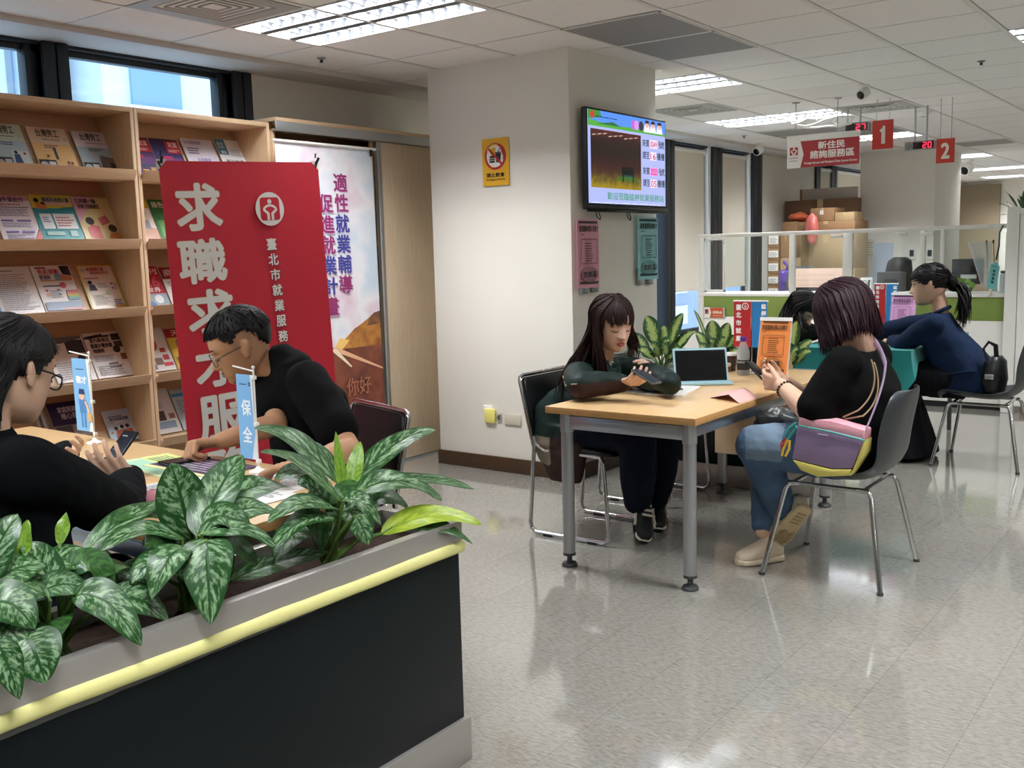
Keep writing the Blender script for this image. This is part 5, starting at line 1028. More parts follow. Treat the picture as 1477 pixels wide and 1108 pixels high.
def head(b, c, H, s=1, male=False, nose=1):
    c = V(c); n, m = 72, 64; vs, fs = [], []; wk = 1.04 if male else 1
    def pt(a, z):
        xf, xb, w = _hz(z); xc = -.012 if z > -.06 else -.012+(.02*(-.06-z)/.05); ca, sa = math.cos(a), math.sin(a); e = 2/2.25
        x = xc+(xf-xc if ca > 0 else xc-xb)*math.copysign(abs(ca)**e, ca); y = w*wk*math.copysign(abs(sa)**e, sa)*(1.0+(.05*max(0, min(1, (-.03-z)/.04)) if male else 0))
        if ca > .2: x += _feat(y, z, male, nose)*min(1, (ca-.2)*2.2)
        return V((x, y, z))
    for j in range(m+1):
        z = .1194-(.1194+.1134)*(.5-.5*math.cos(PI*j/m))
        vs += [pt(2*PI*i/n, z) for i in range(n)]
    fs = [(j*n+i, j*n+(i+1) % n, (j+1)*n+(i+1) % n, (j+1)*n+i) for j in range(m) for i in range(n)]+[tuple(range(n)), tuple(range(m*n, m*n+n))[::-1]]
    b.add([c+H@v*s for v in vs], fs)
    def P(x, y, z): return c+H@V((x,y,z))*s
    def SF(y, z, off=.0012): # point on the front of the face
        xf, xb, w = _hz(z); r = max(0, 1-(min(.999,abs(y)/(w*wk)))**2.25)**(1/2.25); xc = -.012 if z > -.06 else -.012+(.02*(-.06-z)/.05); return c+H@V((xc+(xf-xc)*r+_feat(y, z, male, nose)+off, y, z))*s
    P = FaceP(P, SF)
    for k in (1,-1):
        Me = Matrix.Rotation(-.35*k, 3, 'Z')@Matrix.Rotation(-.2, 3, 'Y')
        yk = k*wk; b.ell(P(-.012,yk*.081,-.004), (.017*s,.007*s,.03*s), H@Me, 16, 12); b.ell(P(-.022,yk*.087,.006), (.011*s,.0065*s,.021*s), H@Me, 12, 8); b.ell(P(-.006,yk*.079,-.028), (.008*s,.006*s,.009*s), H@Me, 10, 8)
    return P
def face_bits(t, P, H, s=1, lip='#b8615a', brow='#2a201d', eyes='down', lx=0):
    F = P.SF
    def strip(name, m_, top, bot, y0, y1, n=14, off=.0014):
        m = MB(); vs = []
        for i in range(n+1):
            y = y0+(y1-y0)*i/n; u = i/n; a, c_ = top(u), bot(u); vs += [F(y, a, off), F(y, (a+c_)/2, off+.0006), F(y, c_, off)]
        m.add(vs, [f for i in range(n) for f in ((3*i,3*i+1,3*i+4,3*i+3), (3*i+1,3*i+2,3*i+5,3*i+4))]); return m.build(name, m_, t, world=True, smooth=80)
    for k in (1,-1):
        w = lambda u: .0045*math.sin(PI*min(1,u*.9+.1))**.6
        strip('eyebrow', mat('brow'+brow, brow, .8), lambda u: .0245+.006*math.sin(PI*u*.8)+w(u)*.5, lambda u: .0245+.006*math.sin(PI*u*.8)-w(u)*.5, k*.014, k*.05, off=.0028)
        if eyes == 'down':
            strip('eyelashes', mat('lash', '#191211', .6), lambda u: -.0025-.0035*math.sin(PI*u), lambda u: -.0055-.0055*math.sin(PI*u), k*.017, k*.048, off=.003)
        else:
            strip('eye', mat('eye_white', '#cfc8c2', .2), lambda u: .001+.0045*math.sin(PI*u), lambda u: .001-.0045*math.sin(PI*u), k*.018, k*.045, off=.0016)
            strip('iris', mat('iris', '#20140f', .15), lambda u: .001+.0043*math.sin(PI*u)**.5, lambda u: .001-.0043*math.sin(PI*u)**.5, k*.026, k*.0365, off=.0022)
            strip('eyelashes', mat('lash', '#191211', .6), lambda u: .0022+.0048*math.sin(PI*u), lambda u: .001+.004*math.sin(PI*u), k*.016, k*.048, off=.003)
    L = .021
    strip('lips', mat('lip'+lip, lip, .35, sss=.1), lambda u: -.0625+.0085*math.sin(PI*u)**.8-.0018*_g(u-.5,.07), lambda u: -.0625-.0005, -L, L, 18); strip('lips', mat('lip'+lip, lip, .35), lambda u: -.0628, lambda u: -.063-.0105*math.sin(PI*u)**.75, -L*.95, L*.95, 18)
def hand(b, w, d, n, side, curls, s=1, thumb=(.75,.6,.35), tc=.5, spread=.06):
    """w wrist, d finger direction, n palm normal, side +1/-1 picks the thumb side along d x n"""
    w, d = V(w), unit(d); n = V(n); n = (n-d*n.dot(d)).normalized(); t = d.cross(n)*side
    kn = [w+d*(.083+.004*q)*s+t*o*s for o, q in ((.029,.5), (.0095,1.2), (-.0105,.6), (-.029,-1))]
    for i, k in enumerate(kn): b.cap(w+t*[.013,.005,-.006,-.014][i]*s, k, .0125*s, .0105*s, 10)
    b.ell(w+d*.047*s-n*.0*s, (.046*s,.035*s,.0135*s), Matrix((d,t,d.cross(t))).transposed(), 16, 10); b.ell(w+d*.03*s+t*.02*s+n*.006*s, (.026*s,.017*s,.014*s), Matrix((d,t,d.cross(t))).transposed(), 12, 8)
    LN = [(.042,.026,.02), (.046,.029,.021), (.043,.027,.021), (.034,.021,.018)]
    tips = []
    for i, k in enumerate(kn):
        p = k; a = 0; dd = (d+t*spread*(1.5-i)).normalized(); rr = [.0096,.0085,.0078,.0068] if i < 3 else [.0085,.0075,.0068,.006]
        for j, (L, c) in enumerate(zip(LN[i], curls[i])):
            a += c; q = p+(dd*math.cos(a)+n*math.sin(a))*L*s; b.cap(p, q, rr[j]*s, rr[j+1]*s, 10); p = q
        tips.append(p)
    p = w+d*.02*s+t*.022*s; v = (d*thumb[0]+t*thumb[1]+n*thumb[2]).normalized(); q = p+v*.042*s; b.cap(p, q, .0135*s, .0105*s, 10)
    v2 = (v+(d*.5+n*.5-t*.5)*tc).normalized(); r = q+v2*.03*s; b.cap(q, r, .0105*s, .009*s, 10); v3 = (v2+(d*.3+n*.4-t*.6)*tc).normalized(); b.cap(r, r+v3*.024*s, .009*s, .0072*s, 10)
    return tips
RELAX = [(.35,.45,.3), (.45,.5,.35), (.5,.55,.35), (.55,.55,.35)]
GRIP = [(.75,.95,.6), (.85,1.0,.6), (.9,1.0,.6), (.95,1.0,.6)]
FIST = [(1.2,1.3,.8), (1.25,1.35,.8), (1.3,1.35,.8), (1.3,1.3,.8)]
def torso(b, secs, l, n=28, power=2.5):
    l = V(l).normalized(); out = []
    for i, (c, hw, hd) in enumerate(secs):
        t = (V(secs[min(i+1,len(secs)-1)][0])-V(secs[max(i-1,0)][0])).normalized(); a = (l-t*l.dot(t)).normalized(); f = a.cross(t)
        out.append((c, a*hw, f*hd))
    b.loft(out, n, power=power)
def limb(b, pts, rs): b.chain(pts, rs, 16)
def shoe(t, heel, toe, name='shoe', up=(0,0,1), mats=None, s=1, sole=.02):
    heel, toe = V(heel), V(toe); d = (toe-heel).normalized(); L = (toe-heel).length; M = frame(d, up); X, Y = M.col[0], M.col[1]
    U, S_ = mats; b = MB(); secs = []
    for k, w, h in ((.0,.022,.03), (.06,.03,.045), (.25,.033,.05), (.5,.038,.036), (.75,.044,.026), (.93,.036,.02), (1,.018,.012)): secs.append((heel+d*L*k+X*(h*s+sole*.5), X*h*s, Y*w*s))
    b.loft(secs, 20, power=2.6); o = b.build(name, U, t, world=True, remesh=.006, rsm=2)
    b = MB(); secs = []
    for k, w in ((-.02,.02), (.04,.033), (.25,.036), (.5,.041), (.75,.047), (.94,.038), (1.02,.016)): secs.append((heel+d*L*k+X*sole*.5, X*sole*.5, Y*w*s))
    b.loft(secs, 20, power=4); b.build('sole', S_, o, world=True, bevel=.002)
    return o
# ---- hair: locks run over an ellipsoid round the skull, then fall along a curve
def skull(c, H, s, el, az, k=1.0):
    ce, se = math.cos(el), math.sin(el); return V(c)+H@V((-.014+.102*ce*math.cos(az)*k, .084*ce*math.sin(az)*k, .03+.092*se*k))*s
def lock(b, pts, r, n=5, taper=True):
    k = len(pts); rr = [r*(.55+.45*math.sin(PI*min(1, i/(k*.55)*.5+.1))) if not taper or i < k*.6 else r*max(.12, 1-(i/(k-1)-.6)/.42) for i in range(k)]
    b.tube(pts, rr, n, flatk=.55)
def bez(p0, p1, p2, p3, n): return [p0*(1-t)**3+p1*3*t*(1-t)**2+p2*3*t*t*(1-t)+p3*t**3 for t in [i/n for i in range(1, n+1)]]
def hair_locks(b, c, H, s, n, az, el1, end=None, r=.007, k=(1.02,1.09), el0=1.35, spread=.02, sag=.5, nh=7, nf=9, part=0, rs=rnd, swirl=0):
    """n locks leaving the crown, az range in degrees (0 front, + left), down to elevation el1, then to end(az) in world space"""
    for i in range(n):
        a1 = math.radians(rs.uniform(*az)); kk = rs.uniform(*k); a0 = a1*.6+part; e1 = el1+rs.uniform(-.12,.12); pts = []
        st = rs.uniform(0, .45)
        for j in range(nh+1):
            u = st+(1-st)*j/nh; pts.append(skull(c, H, s, el0+(e1-el0)*u, a0+(a1-a0)*min(1,u*1.4)+swirl*u, kk*(1-.03*(1-u))))
        if end:
            e = V(end(math.degrees(a1))); e = e+V([rs.gauss(0, spread) for _ in range(3)]); v = (pts[-1]-pts[-2]).normalized(); L = (e-pts[-1]).length
            pts += bez(pts[-1], pts[-1]+v*L*.3, e+V((0,0,L*sag)), e, nf)
        lock(b, pts, r*rs.uniform(.7,1.25)*s)
def cap_shell(b, c, H, s, line, k=1.03, th=.012):
    """scalp hair: the part of an ellipsoid above a hairline z = line(x)"""
    n, m = 48, 26; vs, idx, fs = [], {}, []
    def gp(i, j, kk): el = -PI/2+PI*j/m; az = 2*PI*i/n; return V((-.014+.1*math.cos(el)*math.cos(az)*kk, .083*math.cos(el)*math.sin(az)*kk, .03+.09*math.sin(el)*kk))
    keep = lambda q: q.z > line(q.x, abs(q.y))
    for j in range(m):
        for i in range(n):
            q = [(i,j), ((i+1) % n,j), ((i+1) % n,j+1), (i,j+1)]
            if sum(keep(gp(a, bb, k)) for a, bb in q) >= 3:
                f = []
                for a, bb in q:
                    if (a, bb) not in idx: idx[(a,bb)] = len(vs); p = gp(a, bb, k); p = p*(1+.018*noise.noise(p*55)); vs.append(V(c)+H@p*s)
                    f.append(idx[(a,bb)])
                fs.append(tuple(f))
    b.add(vs, fs); return b
def hairmat(name, col, hi): return mat(name, col, .5, var=.35, vscale=30, stretch=(9,9,.6), col2=hi, bump=.35, bscale=90, spec=.3)
def assign(o, fn):
    for p in o.data.polygons: p.material_index = fn(wm_p(o, p.center))
_org = {}
def wm_p(o, v): return wm(o)@v
KNIT = mat('black_cotton', '#090909', .95, spec=.15, bump=.25, bscale=160)
KNIT2 = mat('black_knit', '#090c0f', .95, spec=.15, bump=.5, bscale=260)
DENIM = mat('blue_denim', '#435d78', .85, var=.28, vscale=7, bump=.35, bscale=350)
NAVYT = mat('navy_trouser', '#0c1120', .9, spec=.2, bump=.2, bscale=60)
HB = hairmat('hair_black', '#0b0a0b', '#1e1a1a'); HBR = hairmat('hair_dark_brown', '#170d0c', '#3a2220'); HRD = hairmat('hair_reddish', '#160a0d', '#301620')
PHB = mat('phone_black', '#0d0e10', .18); SCR = mat('phone_screen', '#0a0c12', .08, emit='#1b2436', estr=.6)
def phone(label, c, X, Y, w=.075, h=.155, case=None, scr=None, els=()):
    c, X, Y = V(c), unit(X), V(Y); Y = (Y-X*Y.dot(X)).normalized(); N = X.cross(Y)
    t = thing('smartphone', label, 'phone', c[:]); m = MB(); m.obx(c, (w, h, .009), Matrix((X,Y,N)).transposed()); m.build('case', case or PHB, t, world=True, bevel=.0035, seg=3)
    S = Sheet(c-X*w*.46-Y*h*.47+N*.0052, X, Y, w*.92, h*.94, .0005); S.base(scr or SCR)
    for e in els: S.rect(e[0]*S.w, e[1]*S.h, e[2]*S.w, e[3]*S.h, em(e[4], e[5]))
    S.build('screen', t); m = MB(); p = c-X*w*.3+Y*h*.38-N*.0055
    for k in range(2): m.lathe([(.006,-.002),(.007,.001)], p-Y*.018*k, Matrix((X,Y,-N)).transposed(), 12)
    m.build('camera_lens', PHB, t, world=True); return t
def glasses(t, P, s, col, metal=False, lens='#dfe6e8', wide=1):
    m = MB(); r = .0016*s if metal else .0022*s
    for k in (1,-1):
        pts = [P(.1-.012*abs(math.cos(a)) if math.cos(a)*k > 0 else .1, k*.034+.026*wide*math.cos(a), -.006+.018*math.sin(a)-.003*abs(math.cos(a))) for a in [2*PI*i/20 for i in range(20)]]; m.tube(pts, r, 6, closed=True)
        m.tube([P(.086,k*.062,.002), P(.04,k*.081,.006), P(-.012,k*.085,.008), P(-.028,k*.084,-.012)], r, 6)
    m.tube([P(.102,.009,-.002), P(.106,0,.0), P(.102,-.009,-.002)], r, 6)
    g = m.build('glasses', col, t, world=True)
    for k in (1,-1):
        q = MB(); q.add([P(.0985,k*.034+.024*wide*math.cos(2*PI*i/16), -.006+.0165*math.sin(2*PI*i/16)) for i in range(16)], [tuple(range(16))]); q.build('lens', mat('spectacle_lens', lens, .05, alpha=.25, spec=.8), g, world=True, smooth=0)
    return g
# ---------------------------------------------------------------- security guard at the interview table
def man():
    f = V((-.35,-.94,0)); l = V((.94,-.35,0)); H = basis((-.56,-.83), .42, -.05); s = 1.1
    C = aty(345, 499, 2.30); NB = aty(416, 518, 2.40); t = thing('person', 'man in a black T-shirt and glasses leaning over the table before the red banner', 'person', (-2.64, 2.62, 0))
    Ls = NB+l*.185+V((0,0,-.07)); Rs = NB-l*.18+V((0,0,-.06))
    Le = aty(503, 648, 2.25); Lw = atz(445, 672, .79); Re = atz(398, 612, .82); Rw = atz(318, 636, .785); hip = aty(470, 735, 2.54)
    b = MB(); P = head(b, C, H, s, True); b.chain([P(-.03,0,-.05), P(-.035,0,-.085), NB+V((0,0,-.05))], [.058,.056,.05])
    chest = aty(442, 588, 2.44)
    torso(b, [(hip,.14,.1), (hip*.6+chest*.4,.13,.1), (chest,.14,.09), (NB-V((0,0,.06)),.11,.06)], l)
    for sh, e, w in ((Ls,Le,Lw), (Rs,Re,Rw)): limb(b, [sh, (sh+e)/2, e, (e*.6+w*.4), w], [.052,.046,.04,.041,.029])
    hand(b, Rw, unit(atz(268,640,.79)-Rw), (.2,-.1,-1), -1, FIST, 1.12, tc=.7); hand(b, Lw, (-.9,-.3,-.05), (0,0,-1), 1, RELAX, 1.1)
    for k in (1,-1): kn = V((-2.84,2.2,.53))+l*.12*k; limb(b, [hip+l*.1*k, kn, kn+V((-.0,.05,-.45))], [.075,.055,.045])
    b.build('body', SK_M, t, world=True, remesh=.0042, rsm=3)
    face_bits(t, P, H, s, '#8f5a4e', '#191413', 'down')
    b = MB(); cap_shell(b, C, H, s, lambda x, y: .062 if x > .055 else (.062-(.055-x)*.9 if x > .012 else (.046 if x > -.05 else .046-(-.05-x)*2.4)), 1.085); o = b.build('hair', HB, t, world=True)
    k = o.modifiers.new('s', 'SOLIDIFY'); k.thickness = .014
    b = MB()
    for i in range(420):
        az = rnd.uniform(-PI, PI); el = rnd.uniform(.15, 1.5); pts = [skull(C, H, s, max(-.25, el-.1*j), az+.02*j*rnd.choice((1,-1)), 1.1+.004*j) for j in range(4)]
        q = H.transposed()@((pts[-1]-C)/s)
        if q.z > (.055 if q.x > .05 else .04 if q.x > -.05 else -.03): lock(b, pts, .0035*s, 4)
    b.build('hair_tufts', HB, o, world=True)
    glasses(t, P, s, mat('glasses_steel', '#6f7073', .25, metal=.8), True)
    b = MB(); torso(b, [(hip-V((0,0,.06)),.19,.14), (hip*.7+chest*.3,.19,.145), (hip*.3+chest*.7,.195,.145), (chest+V((0,0,.02)),.2,.13), (NB-V((0,0,.065)),.17,.085), (NB-V((0,0,.02)),.11,.072), (NB*.8+P(-.035,0,-.085)*.2,.072,.066), (NB*.55+P(-.035,0,-.085)*.45,.064,.062)], l)
    for sh, e in ((Ls,Le), (Rs,Re)): limb(b, [sh, sh*.62+e*.38, sh*.28+e*.72], [.08,.08,.075])
    b.build('t_shirt', KNIT, t, world=True, remesh=.009, rsm=5, disp=(.006, 9))
    b = MB()
    for k in (1,-1): kn = V((-2.84,2.2,.53))+l*.12*k; limb(b, [hip+l*.1*k-V((0,0,.0)), kn, kn+V((0,.05,-.42))], [.105,.085,.065])
    b.build('trousers', NAVYT, t, world=True, remesh=.012)
    for k in (1,-1): kn = V((-2.84,2.25,.0))+l*.12*k; shoe(t, kn+V((.05,.06,0)), kn+V((-.06,-.17,0)), 'shoe', (0,0,1), (BLACKP, BLACKP))
man()
# ---------------------------------------------------------------- woman with a phone, left foreground
def woman_left():
    f = V((0,1,0)); l = V((-1,0,0)); H = basis((-.2,1), .3, .0); s = 1.03
    C = aty(16, 536, 1.15); t = thing('person', 'woman in black with dark-framed glasses looking at her phone at the left edge', 'person', (-2.36, 1.0, 0))
    NB = C+V((.0,-.075,-.145)); Rs = NB+V((.165,.0,-.06)); Ls = NB+V((-.165,.03,-.06)); hip = V((-2.36, .98, .52))
    Rw = atz(188, 688, .80); Re = V((-2.28,1.36,.775)); Lw = atz(98, 652, .83); Le = V((-2.72,1.34,.79))
    b = MB(); P = head(b, C, H, s); b.chain([P(-.03,0,-.05), P(-.045,0,-.1), NB], [.054,.05,.056])
    torso(b, [(hip,.14,.1), (hip+V((0,.0,.2)),.12,.09), (NB-V((0,-.0,.14)),.14,.09), (NB-V((0,0,.05)),.1,.06)], l)
    for sh, e, w in ((Ls,Le,Lw), (Rs,Re,Rw)): limb(b, [sh, e, w], [.045,.036,.026])
    hand(b, Rw, unit(atz(150,672,.86)-Rw), (-.55,.1,.8), 1, [(.5,.5,.3),(.6,.6,.3),(.7,.6,.3),(.8,.6,.3)], 1.0, (.6,.5,.6)); hand(b, Lw, unit(atz(150,655,.87)-Lw), (.2,-.75,.55), 1, [(.3,.4,.3)]*4, 1.0)
    for k in (1,-1): kn = V((-2.36-.11*k,1.45,.53)); limb(b, [hip+l*.1*k, kn, kn+V((0,.0,-.45))], [.07,.05,.04])
    b.build('body', SK_W, t, world=True, remesh=.0042, rsm=3)
    face_bits(t, P, H, s)
    glasses(t, P, s, mat('glasses_black', '#101012', .3), wide=1.1)
    b = MB(); cap_shell(b, C, H, s, lambda x, y: .05 if x > .05 else (.05-(.05-x)*1.2 if x > .0 else (-.01 if x > -.03 else -.07)), 1.07); o = b.build('hair', HB, t, world=True)
    k = o.modifiers.new('s', 'SOLIDIFY'); k.thickness = .016
    b = MB(); hair_locks(b, C, H, s, 420, (-262,-112), -.25, lambda a: P(-.1*abs(math.cos(math.radians(a)))-.02, .06*math.sin(math.radians(a)), -.125), .0075, (1.04,1.13), spread=.012)
    hair_locks(b, C, H, s, 120, (-75,75), .35, None, .006, (1.03,1.1)); hair_locks(b, C, H, s, 110, (-112,-64), .22, lambda a: P(-.045,-.09,.004), .0055, (1.04,1.08), spread=.006, nf=5)
    b.build('hair_locks', HB, o, world=True)
    b = MB(); torso(b, [(hip-V((0,0,.06)),.2,.14), (hip+V((0,0,.1)),.18,.14), (NB-V((0,-.02,.22)),.19,.14), (NB-V((0,0,.12)),.2,.12), (NB-V((0,0,.04)),.14,.08), (NB+V((0,.0,.02)),.062,.062)], l)
    for sh, e, w in ((Ls,Le,Lw), (Rs,Re,Rw)): limb(b, [sh, (sh+e)/2, e, e*.5+w*.5, e*.06+w*.94], [.085,.078,.066,.058,.042])
    b.build('sweater', KNIT2, t, world=True, remesh=.008, rsm=4, disp=(.007, 11))
    b = MB()
    for k in (1,-1): kn = V((-2.36-.11*k,1.45,.53)); limb(b, [hip+l*.1*k, kn, kn+V((0,0,-.43))], [.1,.08,.06])
    b.build('trousers', NAVYT, t, world=True, remesh=.014)
    for k in (1,-1): shoe(t, (-2.36-.11*k,1.38,0), (-2.36-.11*k,1.62,0), 'shoe', (0,0,1), (BLACKP, BLACKP))
    a, q, d, e = atz(141,672,.845), atz(178,676,.845), aty(200,632,1.78), aty(169,627,1.78)
    c = aty(170, 651, 1.72); X = (aty(200,632,1.72)-aty(169,627,1.72)); phone('black phone held up by the woman at the left edge', c, aty(190,656,1.72)-aty(155,650,1.72), aty(184,630,1.76)-aty(160,674,1.68), .075, .155, None, mat('screen_dark', '#14161c', .1, emit='#20242e', estr=.5), [(.12,.08,.5,.13,'#2f8a64',.7), (.2,.5,.3,.53,'#9aa2b0',.5), (.2,.35,.35,.38,'#9aa2b0',.5), (.2,.62,.35,.65,'#9aa2b0',.5), (.2,.86,.6,.89,'#b0b6c0',.5)])
woman_left()
# ---------------------------------------------------------------- long-haired young woman at the meeting table
def woman_one():
    f = V((.985,-.17,0)); l = V((.17,.985,0)); H = basis((.86,-.5), .3, .03); s = 1.1
    C = aty(884, 466, 4.08); t = thing('person', 'young woman with long brown hair and a dark green tracksuit jacket tapping her phone', 'person', (-2.7, 4.15, 0))
    NB = aty(868, 521, 4.12); Rs = NB-l*.165+V((0,0,-.055)); Ls = NB+l*.165+V((0,0,-.055)); hip = V((-2.74,4.16,.54))
    Re = atz(838, 557, .795); Rw = atz(899, 552, .805); Le = atz(957, 556, .80)+V((-.02,.1,0)); Lw = aty(950, 543, 4.2)
    b = MB(); P = head(b, C, H, s, nose=.985); b.chain([P(-.03,0,-.055), P(-.035,0,-.1), NB], [.05,.047,.054])
    chest = NB+V((-.03,0,-.16))
    torso(b, [(hip,.14,.1), ((hip+chest)/2,.11,.085), (chest,.13,.09), (NB-V((0,0,.05)),.1,.06)], l)
    for sh, e, w in ((Ls,Le,Lw), (Rs,Re,Rw)): limb(b, [sh, e, w], [.042,.034,.025])
    hr = atz(926,549,.83)
    hand(b, Rw, unit(hr-Rw), (.1,.45,.9), -1, [(.35,.55,.4),(.45,.6,.4),(.5,.6,.4),(.55,.6,.4)], .98, (.7,.3,.6), .3)
    hand(b, Lw, unit(aty(935,522,4.14)-Lw), (-.6,-.6,-.5), 1, [(.3,.5,.3),(.35,.5,.3),(.4,.5,.3),(.45,.5,.3)], .95, (.6,.7,.3))
    kn = {1: V((-2.27,4.25,.545)), -1: V((-2.28,3.99,.545))}; an = {1: V((-2.37,4.30,.13)), -1: V((-2.335,4.10,.17))}
    for k in (1,-1): limb(b, [hip+l*.1*k, kn[k], an[k]], [.07,.05,.034])
    b.build('body', SK_P, t, world=True, remesh=.004, rsm=3)
    face_bits(t, P, H, s, '#b4504f', '#3a2622', 'down')
    b = MB(); cap_shell(b, C, H, s, lambda x, y: .055 if x > .06 else (.05-(.06-x)*.6 if x > .02 else -.06), 1.05); o = b.build('hair', HBR, t, world=True)
    k = o.modifiers.new('s', 'SOLIDIFY'); k.thickness = .014
    b = MB()
    eb = lambda a: aty(rnd.uniform(806,832), rnd.uniform(562,610), 3.93+.1*rnd.random())
    hair_locks(b, C, H, s, 260, (-190,-95), -.3, eb, .0075, (1.03,1.12), spread=.014, sag=.35, nf=12)        # behind the near shoulder
    hair_locks(b, C, H, s, 90, (140,190), -.3, lambda a: aty(rnd.uniform(815,845), rnd.uniform(560,600), 4.25), .008, (1.03,1.1), spread=.02, nf=10)
    hair_locks(b, C, H, s, 120, (-98,-66), -.15, lambda a: aty(rnd.uniform(858,878), rnd.uniform(540,572), 3.99), .0065, (1.03,1.09), spread=.008, sag=.4, nf=11)   # in front of the near shoulder
    hair_locks(b, C, H, s, 80, (75,130), -.2, lambda a: aty(rnd.uniform(908,920), rnd.uniform(500,520), 4.24), .007, (1.02,1.07), spread=.012)
    hair_locks(b, C, H, s, 90, (-52,52), .22, lambda a: P(.1-.03*(a/52)**2, .057*a/52, .03-.022*abs(a)/52), .0042, (1.03,1.07), spread=.004, part=.05, sag=.2, nf=4)
    hair_locks(b, C, H, s, 40, (-74,-54), .0, lambda a: P(.045, -.07, -.09), .004, (1.03,1.06), spread=.006); hair_locks(b, C, H, s, 30, (54,74), .0, lambda a: P(.05, .07, -.08), .004, (1.03,1.06), spread=.006)
    b.build('hair_locks', HBR, o, world=True)
    JG, JB, JT = mat('jacket_green', '#0b231f', .6, spec=.35, bump=.3, bscale=45), mat('jacket_brown', '#33201d', .6, spec=.3, bump=.3, bscale=45), mat('jacket_tan', '#7d7462', .6, bump=.3, bscale=45)
    b = MB(); torso(b, [(hip-V((.0,0,.09)),.235,.19), (hip+V((0,0,.05)),.215,.165), ((hip+chest)/2,.2,.16), (chest,.2,.145), (NB-V((0,0,.06)),.16,.09), (NB-V((.01,0,.0)),.08,.065)], l)
    limb(b, [Ls, Ls*.5+Le*.5, Le, Le*.55+Lw*.45, Lw], [.07,.068,.055,.05,.042]); limb(b, [Rs, Rs*.5+Re*.5, Re, Re*.5+Rw*.5, Rw*.97+Re*.03], [.074,.076,.062,.056,.043])
    # the open skirt of the jacket hanging beside the chair
    b.loft([(hip+V((.0,-.13,.02)), f*.2, l*.09), (hip+V((.02,-.17,-.12)), f*.17, l*.06), (hip+V((.06,-.18,-.26)), f*.1, l*.04)], 20)
    j = b.build('jacket', [JG, JB, JT], t, world=True, remesh=.008, rsm=4, disp=(.009, 10))
    ax = (Re-Rs).normalized()
    def jm(p):
        if p.z < .36: return 1
        if p.z < .5: return 2 if p.x < -2.74 else 1
        d = p-Rs; u = d.dot(ax)/(Re-Rs).length; q = d-ax*d.dot(ax)
        if -.2 < u < 1.05 and q.length < .13 and -l.dot(q) > .035 and abs(q.dot(f)+.0) < .034: return 1
        d2 = p-Re; a2 = (Rw-Re); u2 = d2.dot(a2)/a2.length_squared; q2 = (d2-a2*u2)
        if u2 > -.25 and q2.length < .1 and q2.z < .018 and u2 < 1.2: return 1
        return 0
    assign(j, jm)
    b = MB()
    for o_ in (.034, -.034): b.tube([Rs+(Re-Rs)*u-l*(.072-.012*u)+f*o_ for u in (-.1,.15,.4,.65,.9)], .003, 6)
    st_ = MB(); st_.tube([Rs+(Re-Rs)*u-l*(.068-.01*u) for u in (-.15,.1,.35,.6,.9)], [.03,.034,.034,.034,.03], 12, flatk=.35, up=-l); st_.build('sleeve_stripe', JB, j, world=True)
    b.tube([Re+(Rw-Re)*u+V((0,-.064+.02*u,.016-.008*u)) for u in (-.05,.25,.5,.75,.95)], .003, 6)
    b.build('piping', mat('piping_tan', '#9a9076', .6), j, world=True)
    b = MB(); b.tube([NB+l*.07*math.cos(a)+f*.06*math.sin(a)+V((0,0,-.03*math.sin(a)+.01)) for a in [PI*.75+1.5*PI*i/20+PI*.25 for i in range(21)]], [.014]*21, 8); b.build('collar', JG, j, world=True)
    b = MB(); torso(b, [(chest+f*.07-V((0,0,.1)),.06,.09), (chest+f*.06+V((0,0,.03)),.07,.09), (NB+f*.015-V((0,0,.04)),.05,.055), (NB+f*.01,.045,.05)], l); b.build('grey_top', mat('grey_jersey', '#a9a8a6', .85, bump=.3, bscale=200), t, world=True, remesh=.006)
    b = MB()
    for k in (1,-1): limb(b, [hip+l*.1*k-V((0,0,.01)), hip*.4+kn[k]*.6+l*.04*k, kn[k], kn[k]*.5+an[k]*.5, an[k]+V((-.01,0,.035))], [.11,.1,.09,.088,.075])
    b.build('wide_trousers', NAVYT, t, world=True, remesh=.009, rsm=4, disp=(.012, 8, 1.4, 1.4, .4))
    UP_, SO_ = mat('sneaker_black', '#121317', .5), mat('sneaker_cream', '#d8d2c2', .5)
    for k, hl, tp, up in ((-1, V((-2.375,4.16,.125)), V((-2.285,4.035,.012)), V((.62,-.35,.7))), (1, V((-2.4,4.36,.07)), V((-2.315,4.24,.012)), V((.3,-.2,.9)))):
        d = tp-hl; tp2 = hl+d.normalized()*.25; o = shoe(t, tp-d.normalized()*.25, tp, 'sneaker', up, (UP_, UP_), 1.02, .024); M = frame(d, up); X, Y = M.col[0], M.col[1]; D = d.normalized(); b = MB()
        for q in (-1, 1):
            for a, c in (((.06,.5),(.12,.2)), ((.10,.5),(.16,.2)), ((.05,.2),(.15,.55))): b.tube([tp-D*(.25-a[0]-.02)+Y*q*.045+X*(.04+.05*a[1]), tp-D*(.25-c[0]-.02)+Y*q*.049+X*(.035+.04*c[1])], .007, 6)
        for u in (.09,.12,.15): b.tube([tp-D*(.25-u)+Y*.026+X*.092, tp-D*(.25-u)-Y*.026+X*.092], .006, 6)
        b.ell(tp-D*.03+X*.02, (.02,.044,.035), Matrix((X,Y,D)).transposed()); b.build('cream_overlay', SO_, o, world=True)
    c = atz(932,543,.85); phone('phone tapped by the long-haired young woman', c, l*-1+f*.0, f*.8+V((0,0,-.35)), .066, .13, mat('phone_case_grey', '#5a5c60', .3))
woman_one()
